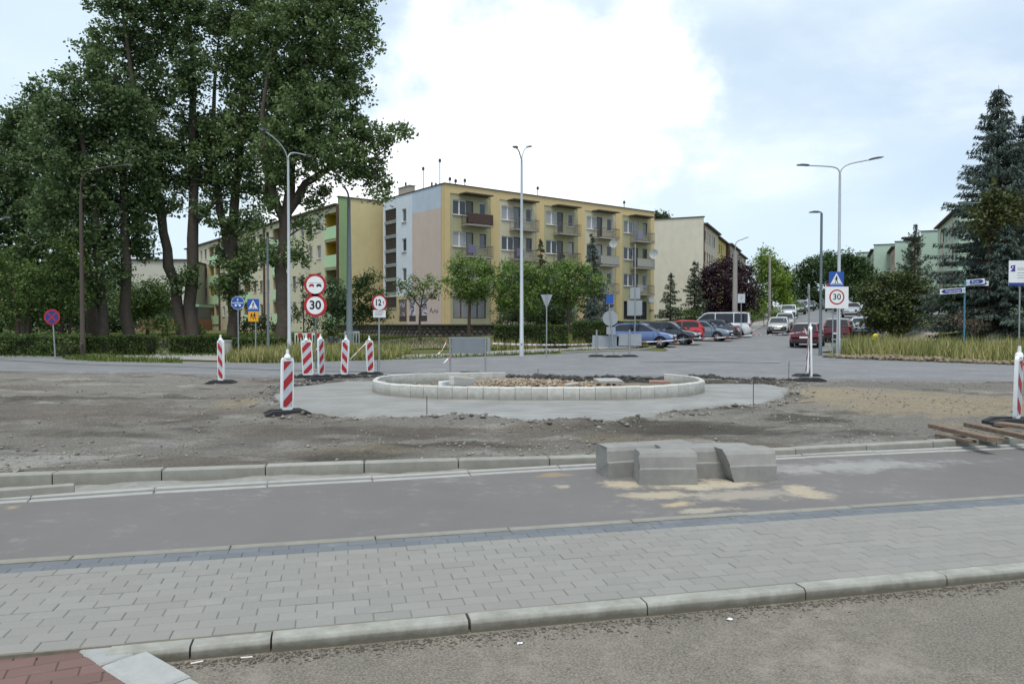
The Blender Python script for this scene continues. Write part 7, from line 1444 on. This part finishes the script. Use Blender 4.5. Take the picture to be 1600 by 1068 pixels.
car('maroon off-roader tail-on behind the crossing sign posts', 'suv', paint('maroon', (84, 26, 32)), ca_(1312, 53.0), hs + R(-6), None)
car('silver hatchback facing down the street at the pavement', 'hatch', paint('silver_beige', (184, 182, 174)), ca_(1217, 64.5), hs + R(180), PKS)
car('pale green-grey car parked behind the silver hatchback', 'wagon', paint('sage', (170, 178, 172)), ca_(1227, 71.5), hs + R(180), PKS)
car('white car third in the row on the left of the street', 'hatch', paint('white', (214, 216, 218)), ca_(1232, 79), hs + R(180), PKS)
car('dark car parked fourth on the left of the street', 'sedan', paint('charcoal', (48, 52, 60)), ca_(1246, 88), hs + R(180), PKS)
car('grey-green van-like car farther up the left of the street', 'suv', paint('sage', (170, 178, 172)), ca_(1253, 99), hs + R(180), PKS)
car('black car far up the left of the street', 'wagon', paint('charcoal', (48, 52, 60)), ca_(1262, 112), hs + R(180), PKS)
car('white car parked behind the maroon off-roader', 'sedan', paint('white', (214, 216, 218)), ca_(1350, 57.5), hs + R(-8), PKS)
car('silver car parked farther right behind the white one', 'hatch', paint('silver', (196, 200, 204)), ca_(1330, 74), hs, PKS)
car('white car half hidden under the yew', 'hatch', paint('white', (214, 216, 218)), ca_(1358, 66), hs, PKS)
car('dark car tail-on up the right of the street', 'sedan', paint('graphite', (62, 68, 74)), ca_(1312, 92), hs, PKS)
car('red-brown car tail-on farther up the right of the street', 'wagon', paint('maroon', (84, 26, 32)), ca_(1300, 106), hs, PKS)
car('pale car seen through the gap beyond the yew', 'sedan', paint('white', (214, 216, 218)), ca_(1468, 74), R(175), PKS)
car('silver car far up the left of the street below the far trees', 'hatch', paint('silver', (196, 200, 204)), ca_(1266, 126), hs + R(180), PKS)
car('white car at the far top of the street', 'sedan', paint('white', (214, 216, 218)), ca_(1272, 142), hs + R(180), PKS)
car('grey car tail-on near the far top of the street', 'wagon', paint('steel', (112, 124, 136)), ca_(1293, 124), hs, PKS)
car('dark blue car tail-on at the far top of the street', 'hatch', paint('navy', (44, 54, 84)), ca_(1288, 142), hs, PKS)
# ================================================================ SMALL LITTER AND DIRT ALONG THE NEAR KERB
rl = np.random.RandomState(31); n = 7000
u = rl.rand(n) * 8.4 - 1.0; v = v_k - 0.02 - np.abs(rl.randn(n)) * 0.06 * (0.5 + 1.1 * fbm(u, u * 0, 1.3, 3)); XY = np.array([W_(a, b)[:2] for a, b in zip(u, v)])
XY = XY[[side(x, y) > 0.04 for x, y in XY]]
o = stones('kerbside_litter', XY, (0.002, 0.011), mat('leaf_litter', C(92, 86, 74), 1.0, rnd=0.35), lambda x, y: RD, 'crumbled leaf litter and grit along the foot of the near kerb', 41, None, 0.35)
n = 2500; u = rl.rand(n) * 9 - 1.5; v = v_k - 0.1 - rl.rand(n) ** 0.7 * 2.2; XY = np.array([W_(a, b)[:2] for a, b in zip(u, v)]); XY = XY[[side(x, y) > 0.06 and y > 1.5 for x, y in XY]]
stones('road_grit', XY, (0.002, 0.007), mat('road_grit', C(120, 112, 100), 1.0, rnd=0.5), lambda x, y: RD, 'fine grit lying on the near carriageway', 42, None, 0.5)
cg = MB().tube([(0, 0, 0.0), (0.055, 0, 0.0)], 0.004, 8).mesh('cigarette_end', mat('cigarette_paper', C(222, 214, 196), 0.9)); 
for px, py, a, lab in ((376, 1027, 12, 'cigarette end lying on the near road below the short kerb stone'), (298, 1036, 30, 'cigarette end lying near the pale border slab'),):
    tag(link('cigarette_end', cg, None, tuple(P(px, py, RD + 0.004)), R(a)), lab, 'cigarette')
for px, py, s, lab in ((812, 1005, 0.009, 'white paper scrap on the grit below the near kerb'), (1140, 968, 0.012, 'crumpled white paper scrap lying against the near kerb')):
    b = MB(); rr2 = random.Random(px); k = 4
    for i in range(k):
        for j in range(k): b.v.append(((i / 1.5 - 1) * s * 1.6, (j / 1.5 - 1) * s, 0.002 + rr2.random() * s * 0.7))
    for i in range(k - 1):
        for j in range(k - 1): b.f.append((i * k + j, (i + 1) * k + j, (i + 1) * k + j + 1, i * k + j + 1))
    tag(b.build('paper_scrap', M_WHITE, None, None, tuple(P(px, py, RD)), 0.4), lab, 'litter')
